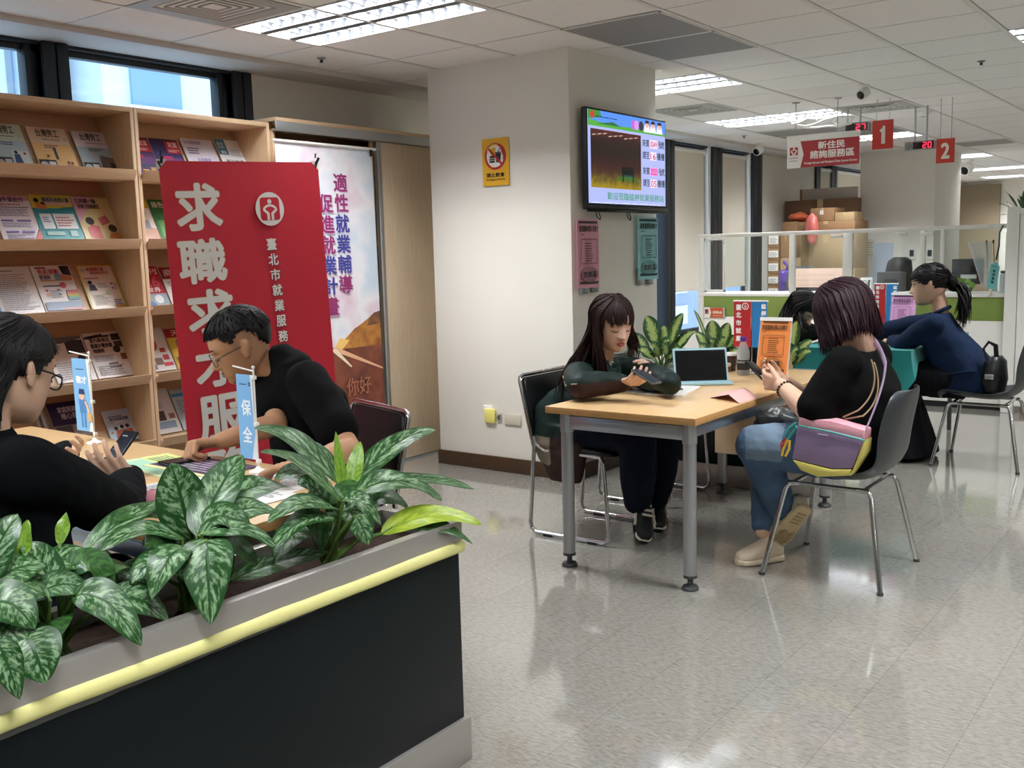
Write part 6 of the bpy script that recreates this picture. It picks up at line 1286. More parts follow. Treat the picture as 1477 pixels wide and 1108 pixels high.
# ---------------------------------------------------------------- woman with the bobbed hair and the lilac bag
def woman_two():
    f = V((-1,.06,0)); l = V((-.06,-1,0)); H = basis((-.93,.36), .42, .0); s = 1.12
    C = aty(1214, 455, 4.22); t = thing('person', 'woman with bobbed dark hair, black top and jeans reading her phone', 'person', (-1.34, 4.2, 0))
    NB = aty(1240, 500, 4.22); Ls = NB+l*.17+V((0,0,-.06)); Rs = NB-l*.17+V((0,0,-.06)); hip = V((-1.36,4.2,.54))
    Le = aty(1172, 600, 3.98); Lw = aty(1127, 556, 4.1); Re = aty(1178, 588, 4.4); Rw = aty(1135, 552, 4.3)
    b = MB(); P = head(b, C, H, s); b.chain([P(-.03,0,-.05), P(-.035,0,-.1), NB], [.062,.06,.066])
    chest = NB+V((.02,0,-.17))
    torso(b, [(hip,.16,.12), ((hip+chest)/2,.16,.13), (chest,.16,.12), (NB-V((0,0,.05)),.12,.07)], l)
    for sh, e, w in ((Ls,Le,Lw), (Rs,Re,Rw)): limb(b, [sh, (sh+e)/2, e, e*.55+w*.45, w], [.06,.056,.048,.044,.031])
    hand(b, Lw, unit(aty(1098,548,4.13)-Lw), (.1,1,.2), -1, [(.75,.95,.6),(.85,1.0,.6),(.95,1.0,.6),(1.0,1.0,.6)], 1.05, (.75,.55,.3), .35); hand(b, Rw, unit(aty(1103,541,4.24)-Rw), (.1,-.6,.75), 1, [(.5,.6,.4)]*4, 1.0)
    kn = {1: aty(1092,642,4.02), -1: V((-1.78,4.36,.55))}; an = {1: aty(1128,735,4.13), -1: aty(1102,765,4.14)}
    for k in (1,-1): limb(b, [hip+l*.11*k, kn[k], an[k]], [.08,.058,.04])
    b.build('body', SK_W, t, world=True, remesh=.0042, rsm=3)
    face_bits(t, P, H, s, '#b0605c', '#2a201d', 'down')
    b = MB(); cap_shell(b, C, H, s, lambda x, y: .05 if x > .05 else (.05-(.05-x)*1.6 if x > .0 else -.08), 1.1); o = b.build('hair', HRD, t, world=True)
    k = o.modifiers.new('s', 'SOLIDIFY'); k.thickness = .02
    b = MB(); U = V((0,0,1))
    hair_locks(b, C, H, s, 520, (72,288), -.1, lambda a: P(-.014+.085*math.cos(math.radians(a)), .092*math.sin(math.radians(a)), -.115-.015*math.cos(math.radians(a)))+V((0,0,0)), .0085, (1.08,1.22), spread=.01, sag=.25, nf=8)
    hair_locks(b, C, H, s, 110, (42,76), .05, lambda a: P(.05, .09, -.12), .007, (1.05,1.13), spread=.012, sag=.3); hair_locks(b, C, H, s, 60, (-76,-42), .05, lambda a: P(.05, -.09, -.12), .007, (1.05,1.13), spread=.012)
    hair_locks(b, C, H, s, 70, (-45,45), .3, None, .006, (1.05,1.1))
    b.build('hair_locks', HRD, o, world=True)
    b = MB(); torso(b, [(hip-V((0,0,.08)),.2,.15), (hip+V((.0,0,.04)),.21,.165), ((hip+chest)/2+V((-.01,0,0)),.21,.17), (chest+V((-.01,0,0)),.205,.145), (NB-V((0,0,.06)),.175,.095), (NB-V((0,0,.01)),.09,.07)], l)
    for sh, e in ((Ls,Le), (Rs,Re)): limb(b, [sh, sh*.55+e*.45, sh*.16+e*.84], [.078,.084,.082])
    top = b.build('black_top', KNIT, t, world=True, remesh=.009, rsm=5, disp=(.008, 9))
    b = MB()
    for px_ in ([(1258,516),(1272,548),(1270,580),(1245,600),(1212,606)], [(1254,512),(1268,545),(1262,572),(1238,592),(1216,602)]):
        pts = [aty(x, y, 3.985+.0016*max(0, abs(x-1235)-10)*1.2) for x, y in px_]; b.tube(bez(pts[0],pts[1],pts[2],pts[3],14)+bez(pts[3],pts[3]*.6+pts[4]*.4,pts[3]*.3+pts[4]*.7,pts[4],5), .0035, 6)
    b.build('rope_trim', mat('rope_gold', '#b59a78', .6, bump=1, bscale=250), top, world=True)
    b = MB()
    limb(b, [hip+l*.11, hip*.5+kn[1]*.5+l*.05, kn[1], kn[1]*.5+an[1]*.5, an[1]*.96+kn[1]*.04], [.125,.112,.092,.078,.062]); limb(b, [hip-l*.11, hip*.5+kn[-1]*.5-l*.05, kn[-1], kn[-1]*.5+an[-1]*.5, an[-1]*.93+kn[-1]*.07], [.125,.112,.092,.075,.06])
    jn = b.build('jeans', DENIM, t, world=True, remesh=.008, rsm=3, disp=(.006, 16))
    jn.data.materials.append(mat('denim_pale', '#6d8296', .85, bump=.3, bscale=300)); ku = unit(kn[1]-hip)
    def pm(p): q = p-kn[1]; return 1 if abs(q.dot(ku)+.03) < .085 and q.y < .03 and q.length < .16 and q.z > -.05 else 0
    assign(jn, pm)
    CB, CS = mat('clog_bone', '#d9c9b0', .6, bump=.15, bscale=90), mat('clog_sole', '#c9b48e', .7, bump=.5, bscale=60)
    tp, hl = aty(1090,800,4.05), aty(1128,806,4.2); shoe(t, V((-1.66,4.18,.0)), V((-1.79,4.0,.0)), 'clog', (0,0,1), (CB, CB), 1.1, .028)
    h2, t2 = aty(1162,735,4.09), aty(1108,800,4.14); d = (t2-h2).normalized(); upv = V((-.55,.75,.35)); o = shoe(t, h2-d*.0, h2+d*.255, 'clog', upv, (CB, CS), 1.1, .03)
    M = frame(d, upv); X, Y = M.col[0], M.col[1]; b = MB()
    for i in range(5): b.tube([h2+d*(.15+.016*i)-X*.003+Y*y_+d*.008*math.sin(y_*160) for y_ in [-.035+.007*q for q in range(11)]], .0028, 5)
    for i in range(4): b.tube([h2+d*(.03+.02*i)-X*.003-Y*.02, h2+d*(.03+.02*i)-X*.003+Y*.02], .003, 5)
    b.build('tread', mat('clog_tread', '#a08a62', .8), o, world=True)
    b = MB(); b.tube([h2+d*(.255*q)+X*.034+Y*w_*1.1 for q, w_ in ((0,.03),(.25,.037),(.5,.042),(.75,.048),(.95,.036))], .003, 6); b.build('navy_stripe', flat('#2a3350'), o, world=True)
    b = MB(); M = frame((Lw-Le), (0,0,1)); q = Lw*.88+Le*.12
    for i in range(16): a = 2*PI*i/16; b.ell(q+M@V((math.cos(a)*.036, math.sin(a)*.036, 0)), (.006,.006,.006), None, 8, 6)
    b.build('bead_bracelet', mat('beads_dark', '#43312c', .3), t, world=True)
    phone('dark phone read by the woman with the bobbed hair', aty(1096,538,4.2), (.12,.9,-.1), (.75,.05,-.6), .072, .15)
    # the lilac bag worn across her body
    BG = lambda n, c: mat(n, c, .45, bump=.12, bscale=90)
    b_ = thing('shoulder_bag', 'lilac, pink and yellow shoulder bag on the lap of the woman with the bobbed hair', 'bag', aty(1195,690,3.9)[:])
    Yb = 3.93; q = lambda x, y, d=0: aty(x, y, Yb+d)
    def slab(pts, th, name, m_, dy=0):
        m = MB(); lo = [q(x, y, dy) for x, y in pts]; n = len(lo); cc = sum(lo, V())/n; vs = [cc+(p-cc)*.96+V((0,-th*.0-.012,0)) for p in lo]+lo+[p+V((0,th,0)) for p in lo]+[cc+(p-cc)*.96+V((0,th+.01,0)) for p in lo]
        fs = [tuple(range(n))]+[(k*n+i, k*n+(i+1) % n, (k+1)*n+(i+1) % n, (k+1)*n+i) for k in range(3) for i in range(n)]+[tuple(range(3*n,4*n))[::-1]]; m.add(vs, fs); return m.build(name, m_, b_, world=True, bevel=.004)
    slab([(1143,662),(1200,676),(1232,676),(1248,632),(1200,620),(1151,612)], .07, 'body', BG('bag_lilac','#8f7a9c')); slab([(1151,616),(1200,624),(1249,636),(1250,620),(1200,606),(1153,602)], .06, 'pink_flap', BG('bag_pink','#e3a0ad'), .004)
    slab([(1143,663),(1200,677),(1231,677),(1249,634),(1247,655),(1228,686),(1180,688),(1155,678)], .078, 'yellow_base', BG('bag_yellow','#dccf6d'), -.003)
    m = MB(); m.tube([q(1153,614,-.018), q(1200,623.5,-.018), q(1248,636,-.018)], .0035, 8); m.build('teal_zip', flat('#3f9c86'), b_, world=True)
    m = MB(); pts = [q(1248,622,.01), aty(1262,590,3.93), aty(1276,555,4.0), aty(1277,525,4.06), aty(1268,498,4.16), aty(1256,487,4.26)]; cv = bez(pts[0],pts[1],pts[2],pts[3],12)+bez(pts[3],pts[3]*.6+pts[4]*.4,pts[4],pts[5],8); m.tube([pts[0]]+cv, .017, 8, flatk=.2, up=(-.9,-.3,0)); m.build('strap', BG('bag_strap','#b9a0bd'), b_, world=True)
    for i, (c, pp) in enumerate((('#2f9c8e',[(1148,610),(1138,618),(1133,628),(1136,634),(1142,626),(1149,616)]), ('#e0b93e',[(1136,634),(1130,648),(1128,658),(1133,658),(1138,648),(1139,636)]), ('#c04048',[(1132,632),(1127,640),(1127,648),(1131,642)]))): m = MB(); m.tube([q(x, y, -.03) for x, y in pp], .0055, 8, closed=True); m.build('cord_charm', flat(c), b_, world=True)
    S = Sheet(q(1180,627,-.021), (1,0,-.06), (0,0,1), .06, .012, .0005); S.base(BG('bag_lilac','#8f7a9c')); S.lines(0,.001,.058,.011,1,flat('#d8cfe0')); S.build('printed_mark', b_)
    o = thing('plastic_carrier', 'dark translucent plastic bag on the far thigh of the woman with the bobbed hair', 'bag', aty(1130,612,4.2)[:]); m = MB(); c = aty(1126,606,4.18); m.ell(c, (.11,.07,.055), None, 26, 16); m.build('bag', mat('smoky_film', '#5a5d5e', .2, alpha=.8, bump=.6, bscale=30), o, world=True, disp=(.03, 14)); m = MB(); m.chain([c+V((.08,0,.03)), c+V((.13,0,.06))], [.02,.008]); m.build('knot', mat('smoky_film', '#5a5d5e'), o, world=True)
woman_two()
# ---------------------------------------------------------------- woman in the navy blazer
def woman_three():
    f = V((-1,-.05,0)); l = V((.05,-1,0)); H = basis((-.99,-.1), .12); s = 1.12
    C = aty(1340, 411, 6.75); t = thing('person', 'woman in a navy blazer with a ponytail, writing at the teal table', 'person', (-1.36, 6.76, 0))
    NB = aty(1356, 452, 6.76); Ls = NB+l*.165+V((-.01,0,-.06)); Rs = NB-l*.165+V((-.02,0,-.06)); hip = V((-1.47,6.76,.55))
    Le = aty(1302, 497, 6.6); Lw = aty(1288, 492, 6.85); Re = aty(1285, 475, 6.98); Rw = aty(1240, 492, 7.05)
    b = MB(); P = head(b, C, H, s); b.chain([P(-.03,0,-.05), P(-.045,0,-.1), NB], [.05,.048,.055])
    chest = NB+V((.02,0,-.16)); torso(b, [(hip,.14,.1), ((hip+chest)/2,.12,.09), (chest,.14,.1), (NB-V((0,0,.05)),.1,.06)], l)
    for sh, e, w in ((Ls,Le,Lw), (Rs,Re,Rw)): limb(b, [sh, e, w], [.045,.036,.026])
    hand(b, Rw, unit(Rw-Re), (0,0,-1), -1, GRIP); hand(b, Lw, unit(V((-.5,.8,.0))), (0,0,-1), 1, RELAX)
    for k in (1,-1): kn = hip+f*.42+l*.1*k; limb(b, [hip+l*.1*k, kn, kn+V((.0,0,-.46))], [.07,.05,.04])
    b.build('body', SK_W, t, world=True, remesh=.0045, rsm=3); face_bits(t, P, H, s, '#b0685e', '#1d1716', 'open')
    b = MB(); cap_shell(b, C, H, s, lambda x, y: .05 if x > .06 else (.05-(.06-x)*1.1 if x > .01 else (.0 if x > -.03 else -.06)), 1.06); o = b.build('hair', HB, t, world=True); k = o.modifiers.new('s', 'SOLIDIFY'); k.thickness = .014
    tie = P(-.125,0,-.01); b = MB()
    hair_locks(b, C, H, s, 90, (-60,60), .25, lambda a: P(.1-.04*(a/60)**2, .07*a/60, .042), .005, (1.03,1.08), spread=.005, nf=4)
    for i in range(220):
        az = rnd.choice((1,-1))*rnd.uniform(.5,2.9); el = rnd.uniform(-.25,1.3); p0 = skull(C,H,s,el,az,1.07); p1 = skull(C,H,s,el*.6,az+(PI-abs(az))*.5*(1 if az > 0 else -1),1.09); lock(b, [p0]+bez(p0,p1,tie*.5+p1*.5,tie+V((0,0,.02*rnd.uniform(-1,1))),8), .007*s, taper=False)
    for i in range(170):
        e = P(-.15,0,-.23)+V((rnd.gauss(.0,.02),rnd.gauss(0,.03),rnd.gauss(0,.03))); q = P(-.2,0,-.02)+V((rnd.gauss(0,.02),rnd.gauss(0,.03),rnd.gauss(0,.02))); lock(b, [tie]+bez(tie,q,q*.4+e*.6+V((.02,0,0)),e,11), .0075)
    b.build('hair_locks', HB, o, world=True)
    b = MB(); M = frame(H@V((-1,0,.1)))
    for i in range(14): a = 2*PI*i/14; b.ell(tie+M@V((math.cos(a)*.034,math.sin(a)*.034,.008*math.sin(3*a))), (.024,.022,.02), None, 10, 8)
    b.build('scrunchie', mat('black_velvet', '#09090a', .8, spec=.15), t, world=True, remesh=.006, rsm=1, disp=(.006, 40))
    NB_ = mat('navy_blazer', '#0f203a', .85, spec=.2, bump=.3, bscale=140, var=.12, vscale=6)
    b = MB(); torso(b, [(hip-V((.0,0,.09)),.21,.2), (hip+V((0,0,.02)),.2,.175), ((hip+chest)/2,.185,.15), (chest,.195,.125), (NB-V((0,0,.06)),.165,.09), (NB+V((0,0,.005)),.075,.066)], l)
    for sh, e, w in ((Ls,Le,Lw), (Rs,Re,Rw)): limb(b, [sh, (sh+e)/2, e, e*.5+w*.5, w], [.072,.07,.06,.054,.045])
    bl = b.build('blazer', NB_, t, world=True, remesh=.009, rsm=4, disp=(.006, 10))
    b = MB(); b.tube([hip+l*.19+V((-.09,0,.02)), hip+l*.205+V((0,0,.045)), hip+l*.19+V((.09,0,.055))], .008, 8, flatk=.4); b.build('pocket_flap', NB_, bl, world=True)
    b = MB(); b.tube([NB+l*.062*math.cos(a)+f*.056*math.sin(a)+V((0,0,.012-.03*math.sin(a))) for a in [2*PI*i/20 for i in range(20)]], .012, 8, closed=True); b.build('collar', NB_, bl, world=True)
    b = MB(); kx = hip+f*.42; secs = [(hip+V((0,0,-.02)), l*.2, V((0,0,.13))), (hip+f*.25+V((0,0,-.02)), l*.2, V((0,0,.12))), (kx+V((0,0,-.03)), l*.2, V((0,0,.11)))]
    b.loft(secs, 24); b.loft([(kx+f*.0+V((0,0,.0)), l*.19, f*.1), (kx+V((.02,0,-.2)), l*.21, f*.13), (kx+V((.05,0,-.38)), l*.25, f*.17), (kx+V((.06,0,-.52)), l*.28, f*.2)], 24)
    b.build('long_skirt', mat('black_skirt', '#0a0b10', .9, spec=.2, bump=.2, bscale=30), t, world=True, remesh=.011, rsm=3, disp=(.012, 9, 1.5, 1.5, .3))
    o = thing('handbag', 'black handbag on the grey chair behind the woman in the navy blazer', 'bag', (-1.15, 6.76, .47)); BL = mat('black_leather', '#121316', .35, bump=.3, bscale=120); c = aty(1434, 545, 6.66)
    m = MB(); m.loft([((c.x-.0,c.y,.475),(.06,0,0),(0,.1,0)), ((c.x,c.y,.55),(.075,0,0),(0,.12,0)), ((c.x+.005,c.y,.66),(.06,0,0),(0,.1,0)), ((c.x+.01,c.y,.69),(.03,0,0),(0,.07,0))], 24); m.build('body', BL, o, world=True)
    m = MB(); m.tube([(c.x-.03,c.y-.06,.66), (c.x-.055,c.y-.055,.74), (c.x-.03,c.y-.04,.78), (c.x+.01,c.y-.04,.76), (c.x+.02,c.y-.05,.67)], .014, 8, flatk=.5); m.build('handle', BL, o, world=True); m = MB(); m.bx((c.x-.03,c.y-.125,.56), (c.x+.02,c.y-.115,.59)); m.build('clasp', ALU, o, world=True, bevel=.002)
woman_three()
# ---------------------------------------------------------------- woman with long dark hair bent over the teal table
def woman_four():
    f = V((1,0,0)); l = V((0,1,0)); H = basis((.9,-.3), .75); s = 1.06
    C = aty(1158, 447, 6.85); t = thing('person', 'woman in black with long dark hair bent over the teal table, behind the bobbed woman', 'person', (-2.8, 6.85, 0))
    NB = C+V((-.14,.0,-.14)); hip = V((-2.78,6.85,.54)); Rs = NB-l*.16+V((0,0,-.06)); Ls = NB+l*.16+V((0,0,-.06)); Re = V((-2.62,6.62,.79)); Le = V((-2.62,7.05,.79)); Rw = V((-2.44,6.78,.78)); Lw = V((-2.42,6.95,.78))
    b = MB(); P = head(b, C, H, s); b.chain([P(-.03,0,-.05), P(-.05,0,-.1), NB], [.05,.048,.055]); torso(b, [(hip,.14,.1), ((hip+NB)/2,.12,.09), (NB-V((0,0,.05)),.11,.07)], l)
    for sh, e, w in ((Ls,Le,Lw), (Rs,Re,Rw)): limb(b, [sh, e, w], [.042,.034,.026]); hand(b, w, (1,0,-.1), (0,0,-1), 1 if sh is Ls else -1, RELAX)
    for k in (1,-1): kn = hip+f*.42+l*.1*k; limb(b, [hip+l*.1*k, kn, kn+V((0,0,-.46))], [.07,.05,.04])
    b.build('body', SK_W, t, world=True, remesh=.005, rsm=3); face_bits(t, P, H, s)
    b = MB(); cap_shell(b, C, H, s, lambda x, y: .05 if x > .06 else (.05-(.06-x)*.8 if x > .02 else -.06), 1.06); o = b.build('hair', HB, t, world=True); k = o.modifiers.new('s', 'SOLIDIFY'); k.thickness = .014
    b = MB(); hair_locks(b, C, H, s, 240, (-170,-70), -.2, lambda a: aty(rnd.uniform(1122,1146), rnd.uniform(478,505), 6.72), .009, (1.03,1.12), spread=.02); hair_locks(b, C, H, s, 60, (-70,-50), 0, lambda a: aty(rnd.uniform(1160,1168), rnd.uniform(478,492), 6.7), .006, (1.03,1.07), spread=.008); hair_locks(b, C, H, s, 120, (70,180), -.2, lambda a: aty(rnd.uniform(1130,1150), rnd.uniform(470,500), 7.0), .009, (1.03,1.1), spread=.02); hair_locks(b, C, H, s, 80, (-50,50), .25, None, .006, (1.03,1.07)); b.build('hair_locks', HB, o, world=True)
    b = MB(); torso(b, [(hip-V((0,0,.08)),.2,.15), (hip+V((.02,0,.12)),.18,.14), ((hip*.4+NB*.6),.2,.13), (NB-V((.02,0,.07)),.16,.09), (NB,.07,.06)], l)
    for sh, e, w in ((Ls,Le,Lw), (Rs,Re,Rw)): limb(b, [sh, (sh+e)/2, e, e*.5+w*.5, e*.1+w*.9], [.066,.065,.055,.05,.04])
    b.build('dress', KNIT, t, world=True, remesh=.01, rsm=4, disp=(.006, 10))
    b = MB()
    for k in (1,-1): kn = hip+f*.42+l*.1*k; limb(b, [hip+l*.1*k, kn, kn+V((0,0,-.44))], [.1,.08,.06])
    b.build('trousers', NAVYT, t, world=True, remesh=.014)
    for k in (1,-1): kn = hip+f*.42+l*.1*k; shoe(t, (kn.x-.08, kn.y, 0), (kn.x+.16, kn.y, 0), 'shoe', (0,0,1), (BLACKP, BLACKP))
woman_four()
# ================================================================ plants
def leafmat(name, dark, pale, mode, lo=.47, hi=.55):
    m = bpy.data.materials.new(name); m.use_nodes = True; nt = m.node_tree; b = nt.nodes['Principled BSDF']; N = nt.nodes.new; L = nt.links.new
    uv = N('ShaderNodeUVMap'); sx = N('ShaderNodeSeparateXYZ'); L(uv.outputs[0], sx.inputs[0])
    def mth(op, a, c=None, d=None):
        n = N('ShaderNodeMath'); n.operation = op
        for i, q in enumerate((a, c, d)):
            if q is None: continue
            if isinstance(q, (int, float)): n.inputs[i].default_value = q
            else: L(q, n.inputs[i])
        return n.outputs[0]
    av = mth('ABSOLUTE', mth('MULTIPLY_ADD', sx.outputs[1], 2, -1))
    cb = N('ShaderNodeCombineXYZ'); L(mth('MULTIPLY_ADD', av, -1.9, mth('MULTIPLY', sx.outputs[0], 9)), cb.inputs[0]); L(mth('MULTIPLY', sx.outputs[1], 3.2), cb.inputs[1])
    nz = N('ShaderNodeTexNoise'); nz.inputs['Scale'].default_value = 1.5; nz.inputs['Detail'].default_value = 5; nz.inputs['Roughness'].default_value = .62; L(cb.outputs[0], nz.inputs[0])
    mr = N('ShaderNodeMapRange')
    if mode == 'silver':
        edge = mth('SUBTRACT', 1, mth('MULTIPLY', mth('POWER', av, 5), .35)); rib = mth('SUBTRACT', mth('MULTIPLY', nz.outputs[0], edge), mth('MULTIPLY', mth('LESS_THAN', av, .07), .3)); L(rib, mr.inputs[0])
    elif mode == 'centre': L(mth('SUBTRACT', mth('ADD', nz.outputs[0], .28), mth('MULTIPLY', av, .6)), mr.inputs[0])
    else: L(nz.outputs[0], mr.inputs[0])
    mr.inputs[1].default_value = lo; mr.inputs[2].default_value = hi
    mx = N('ShaderNodeMixRGB'); mx.inputs[1].default_value = lin(dark); mx.inputs[2].default_value = lin(pale); L(mr.outputs[0], mx.inputs[0]); L(mx.outputs[0], b.inputs['Base Color'])
    b.inputs['Roughness'].default_value = .3; b.inputs['Specular IOR Level'].default_value = .55
    wv = N('ShaderNodeTexWave'); wv.inputs['Scale'].default_value = 1.6; wv.inputs['Distortion'].default_value = .6; L(cb.outputs[0], wv.inputs[0]); bp = N('ShaderNodeBump'); bp.inputs['Strength'].default_value = .16; bp.inputs['Distance'].default_value = .004; L(wv.outputs[0], bp.inputs['Height']); L(bp.outputs[0], b.inputs['Normal'])
    return m
LSIL = leafmat('leaf_silver', '#1d4a1c', '#86a67c', 'silver', .455, .585); LBRI = leafmat('leaf_bright', '#5f8f2c', '#93b544', 'plain', .4, .6); LYEL = leafmat('leaf_yellowing', '#7d9b28', '#a9b93c', 'plain', .4, .6); LCEN = leafmat('leaf_pale_centre', '#26522a', '#b3c777', 'centre', .42, .62); LGRN = leafmat('leaf_green', '#24481f', '#3b6a2c', 'plain')
STEMM = mat('plant_stem', '#5f7f3a', .5, var=.2, vscale=20)
class Plant:
    def __init__(s, name, label, base, group=None):
        s.base = V(base); s.t = thing(name, label, 'plant', s.base[:], 0, group); s.sets = {}; s.st = MB(); s.n = 0; s.split = name == 'aglaonema'
    def leaf(s, p0, p1, w, arch=.03, m=None, face=None, fold=.25, petiole=True):
        m = m or LSIL; vs, fs, uv = s.sets.setdefault((m.name, s.n if m in (LBRI, LYEL) and s.split else 0), ([], [], [])); p0, p1 = V(p0), V(p1); L = (p1-p0).length
        mid = (p0+p1)/2+V((0,0,arch*2)); K, J = 18, 8; b0 = len(vs); s.n += 1; out = unit((p0-s.base)*V((1,1,0))+V((1e-4,0,0)))
        q = lambda u: p0*(1-u)**2+mid*2*u*(1-u)+p1*u*u
        nf = V(face) if face is not None else V((.35,-.35,.85)); ph = rnd.random()*6
        for i in range(K+1):
            u = i/K; p = q(u); tg = (q(min(1,u+.02))-q(max(0,u-.02))).normalized(); sd = tg.cross(nf).normalized(); nn = sd.cross(tg).normalized()
            hw = w*.64*(max(0,math.sin(PI*u**.8))**.68)*(1-.1*u)*1.05
            for j in range(J+1):
                v = j/J*2-1; vs.append(p+sd*(v*hw)+nn*(abs(v)*hw*fold-.012*v*v*hw/.04*.3+.003*math.sin(u*9+ph)*v)); uv.append((u+s.n*3.17, (v+1)/2))
        for i in range(K):
            for j in range(J): a = b0+i*(J+1)+j; fs.append((a, a+1, a+J+2, a+J+1))
        if petiole:
            r0 = s.base+V((rnd.uniform(-.015,.015), rnd.uniform(-.02,.02), 0)); s.st.tube([r0, r0*.5+p0*.5+out*.005+V((0,0,.02)), p0, q(.12)], [.006,.005,.0038,.002], 7)
        return s
    def done(s):
        for (k, _), (vs, fs, uv) in s.sets.items():
            me = bpy.data.meshes.new('foliage'); me.from_pydata([tuple(p) for p in vs], [], fs); l = me.uv_layers.new(name='UVMap')
            for p in me.polygons:
                for li in p.loop_indices: l.data[li].uv = uv[me.loops[li].vertex_index]
            nm = 'foliage' if k in ('leaf_silver','leaf_pale_centre','leaf_green') else 'new_leaf'
            o = put(nm, me, bpy.data.materials[k], s.t, 180, True)
            if nm == 'new_leaf': o['label'] = 'yellow-green leaf'
        s.st.build('stem', STEMM, s.t, world=True); return s.t
def A(x, y, X): return atx(x, y, X)
def agl(label, base, leaves, fill=0, rad=.2, group='aglaonemas in the front planter', ht=.17):
    p = Plant('aglaonema', label, base, group)
    for (x0,y0,X0), (x1,y1,X1), w, arch, m in leaves: p.leaf(A(x0,y0,X0), A(x1,y1,X1), w, arch, m)
    for i in range(fill):
        a = 2*PI*i/fill+rnd.random(); r = rad*rnd.uniform(.6,1); c = p.base; d = V((math.cos(a)*.55, math.sin(a), 0)); z = rnd.uniform(.06,ht); p.leaf(c+d*r*.3+V((0,0,z)), c+d*r+V((0,0,z*rnd.uniform(.4,1.0))), rnd.uniform(.055,.08), .035, LGRN if i % 3 == 0 else LSIL)
    return p.done()
SB = .635
def bz(x, y, X=-1.845): q = A(x, y, X); q.z = SB; return q
agl('aglaonema at the far end of the front planter with long silver leaves', bz(474,792), [
 ((490,697,-1.86),(367,618,-1.9),.075,.03,None), ((492,724,-1.80),(376,652,-1.80),.062,.028,None), ((497,722,-1.84),(484,622,-1.86),.022,.0,LBRI), ((506,706,-1.86),(520,637,-1.88),.035,.005,LBRI), ((512,695,-1.88),(628,620,-1.84),.058,.03,None),
 ((512,714,-1.80),(637,722,-1.74),.066,.045,None), ((530,702,-1.93),(684,706,-1.88),.05,.025,None), ((548,772,-1.79),(694,757,-1.66),.06,.04,LYEL), ((560,768,-1.78),(683,786,-1.655),.045,.04,LGRN), ((496,722,-1.75),(550,758,-1.71),.05,.025,None), ((512,744,-1.72),(531,786,-1.70),.055,.012,None),
 ((488,736,-1.77),(386,754,-1.73),.056,.03,None), ((480,748,-1.74),(392,792,-1.71),.05,.03,None), ((498,702,-1.95),(420,640,-1.97),.06,.03,None), ((474,706,-1.92),(396,694,-1.92),.062,.03,None), ((520,692,-1.97),(572,645,-1.98),.05,.02,LBRI), ((505,720,-1.9),(560,690,-1.95),.055,.03,None), ((530,730,-1.85),(590,735,-1.8),.05,.03,LGRN), ((470,730,-1.85),(430,700,-1.88),.055,.025,None)], 8, .2)
agl('aglaonema in the middle of the front planter with one broad leaf hanging over the rim', bz(272,856), [
 ((284,776,-1.80),(350,656,-1.83),.08,.015,None), ((276,782,-1.86),(246,668,-1.88),.088,.015,None), ((300,748,-1.88),(414,702,-1.87),.072,.03,None), ((292,757,-1.76),(368,780,-1.72),.062,.035,None), ((298,778,-1.72),(304,902,-1.655),.082,.035,None), ((268,792,-1.75),(218,866,-1.71),.06,.03,None),
 ((262,778,-1.84),(146,794,-1.82),.05,.03,None), ((268,766,-1.92),(165,752,-1.92),.055,.03,LGRN), ((304,766,-1.8),(402,742,-1.76),.06,.03,None), ((264,802,-1.73),(286,850,-1.70),.05,.012,None), ((288,772,-1.73),(398,790,-1.70),.052,.03,None), ((288,758,-1.82),(318,688,-1.84),.024,.0,LBRI), ((330,838,-1.84),(474,796,-1.80),.055,.01,None), ((255,812,-1.80),(190,842,-1.78),.055,.025,None), ((300,760,-1.95),(352,700,-1.97),.06,.02,None), ((310,790,-1.78),(370,815,-1.75),.055,.025,LGRN), ((250,800,-1.9),(205,790,-1.93),.055,.02,LGRN)], 8, .19)
agl('aglaonema second from the left in the front planter, leaves spilling over the steel rim', bz(82,934), [
 ((118,800,-1.90),(250,722,-1.93),.05,.02,None), ((104,862,-1.77),(204,932,-1.665),.062,.04,None), ((150,874,-1.79),(244,896,-1.74),.062,.03,None), ((44,868,-1.80),(142,862,-1.78),.055,.03,None), ((62,822,-1.86),(170,842,-1.84),.06,.035,None), ((92,846,-1.84),(112,798,-1.86),.055,.01,None), ((36,918,-1.70),(66,986,-1.66),.075,.014,None), ((84,858,-1.82),(28,792,-1.84),.06,.02,None), ((30,806,-1.84),(40,750,-1.85),.026,.0,LBRI), ((86,786,-1.88),(96,738,-1.89),.022,.0,LBRI), ((100,836,-1.88),(160,800,-1.92),.06,.025,LGRN), ((72,866,-1.75),(8,880,-1.73),.055,.03,None), ((90,850,-1.93),(40,810,-1.96),.055,.02,LGRN), ((110,850,-1.82),(190,820,-1.84),.055,.025,LGRN)], 7, .17)
agl('aglaonema at the left edge of the front planter, cut by the picture edge', bz(-36,972), [
 ((-30,850,-1.82),(26,742,-1.84),.065,.01,None), ((-20,880,-1.74),(50,908,-1.69),.07,.03,None), ((-6,925,-1.68),(28,1010,-1.645),.042,.015,None), ((-30,862,-1.80),(66,816,-1.80),.075,.02,None), ((-20,900,-1.74),(40,940,-1.69),.06,.02,None), ((-24,840,-1.88),(44,790,-1.9),.06,.02,None), ((-20,800,-1.88),(30,770,-1.9),.04,.01,LBRI)], 4, .13)
def bpl(label, base, leaves, Y, m=LCEN):
    p = Plant('dieffenbachia', label, base, 'pale-centred plants in the rear planter')
    for x1, y1, w, dy in leaves: tip = aty(x1, y1, Y+dy); c = p.base; p0 = c*.62+tip*.38+V((0,0,.03)); p.leaf(p0, tip, w, .025, m, (.3,-.75,.5))
    return p.done()
def bb(x, Y=5.5): q = aty(x, 545, Y); q.z = .64; return q
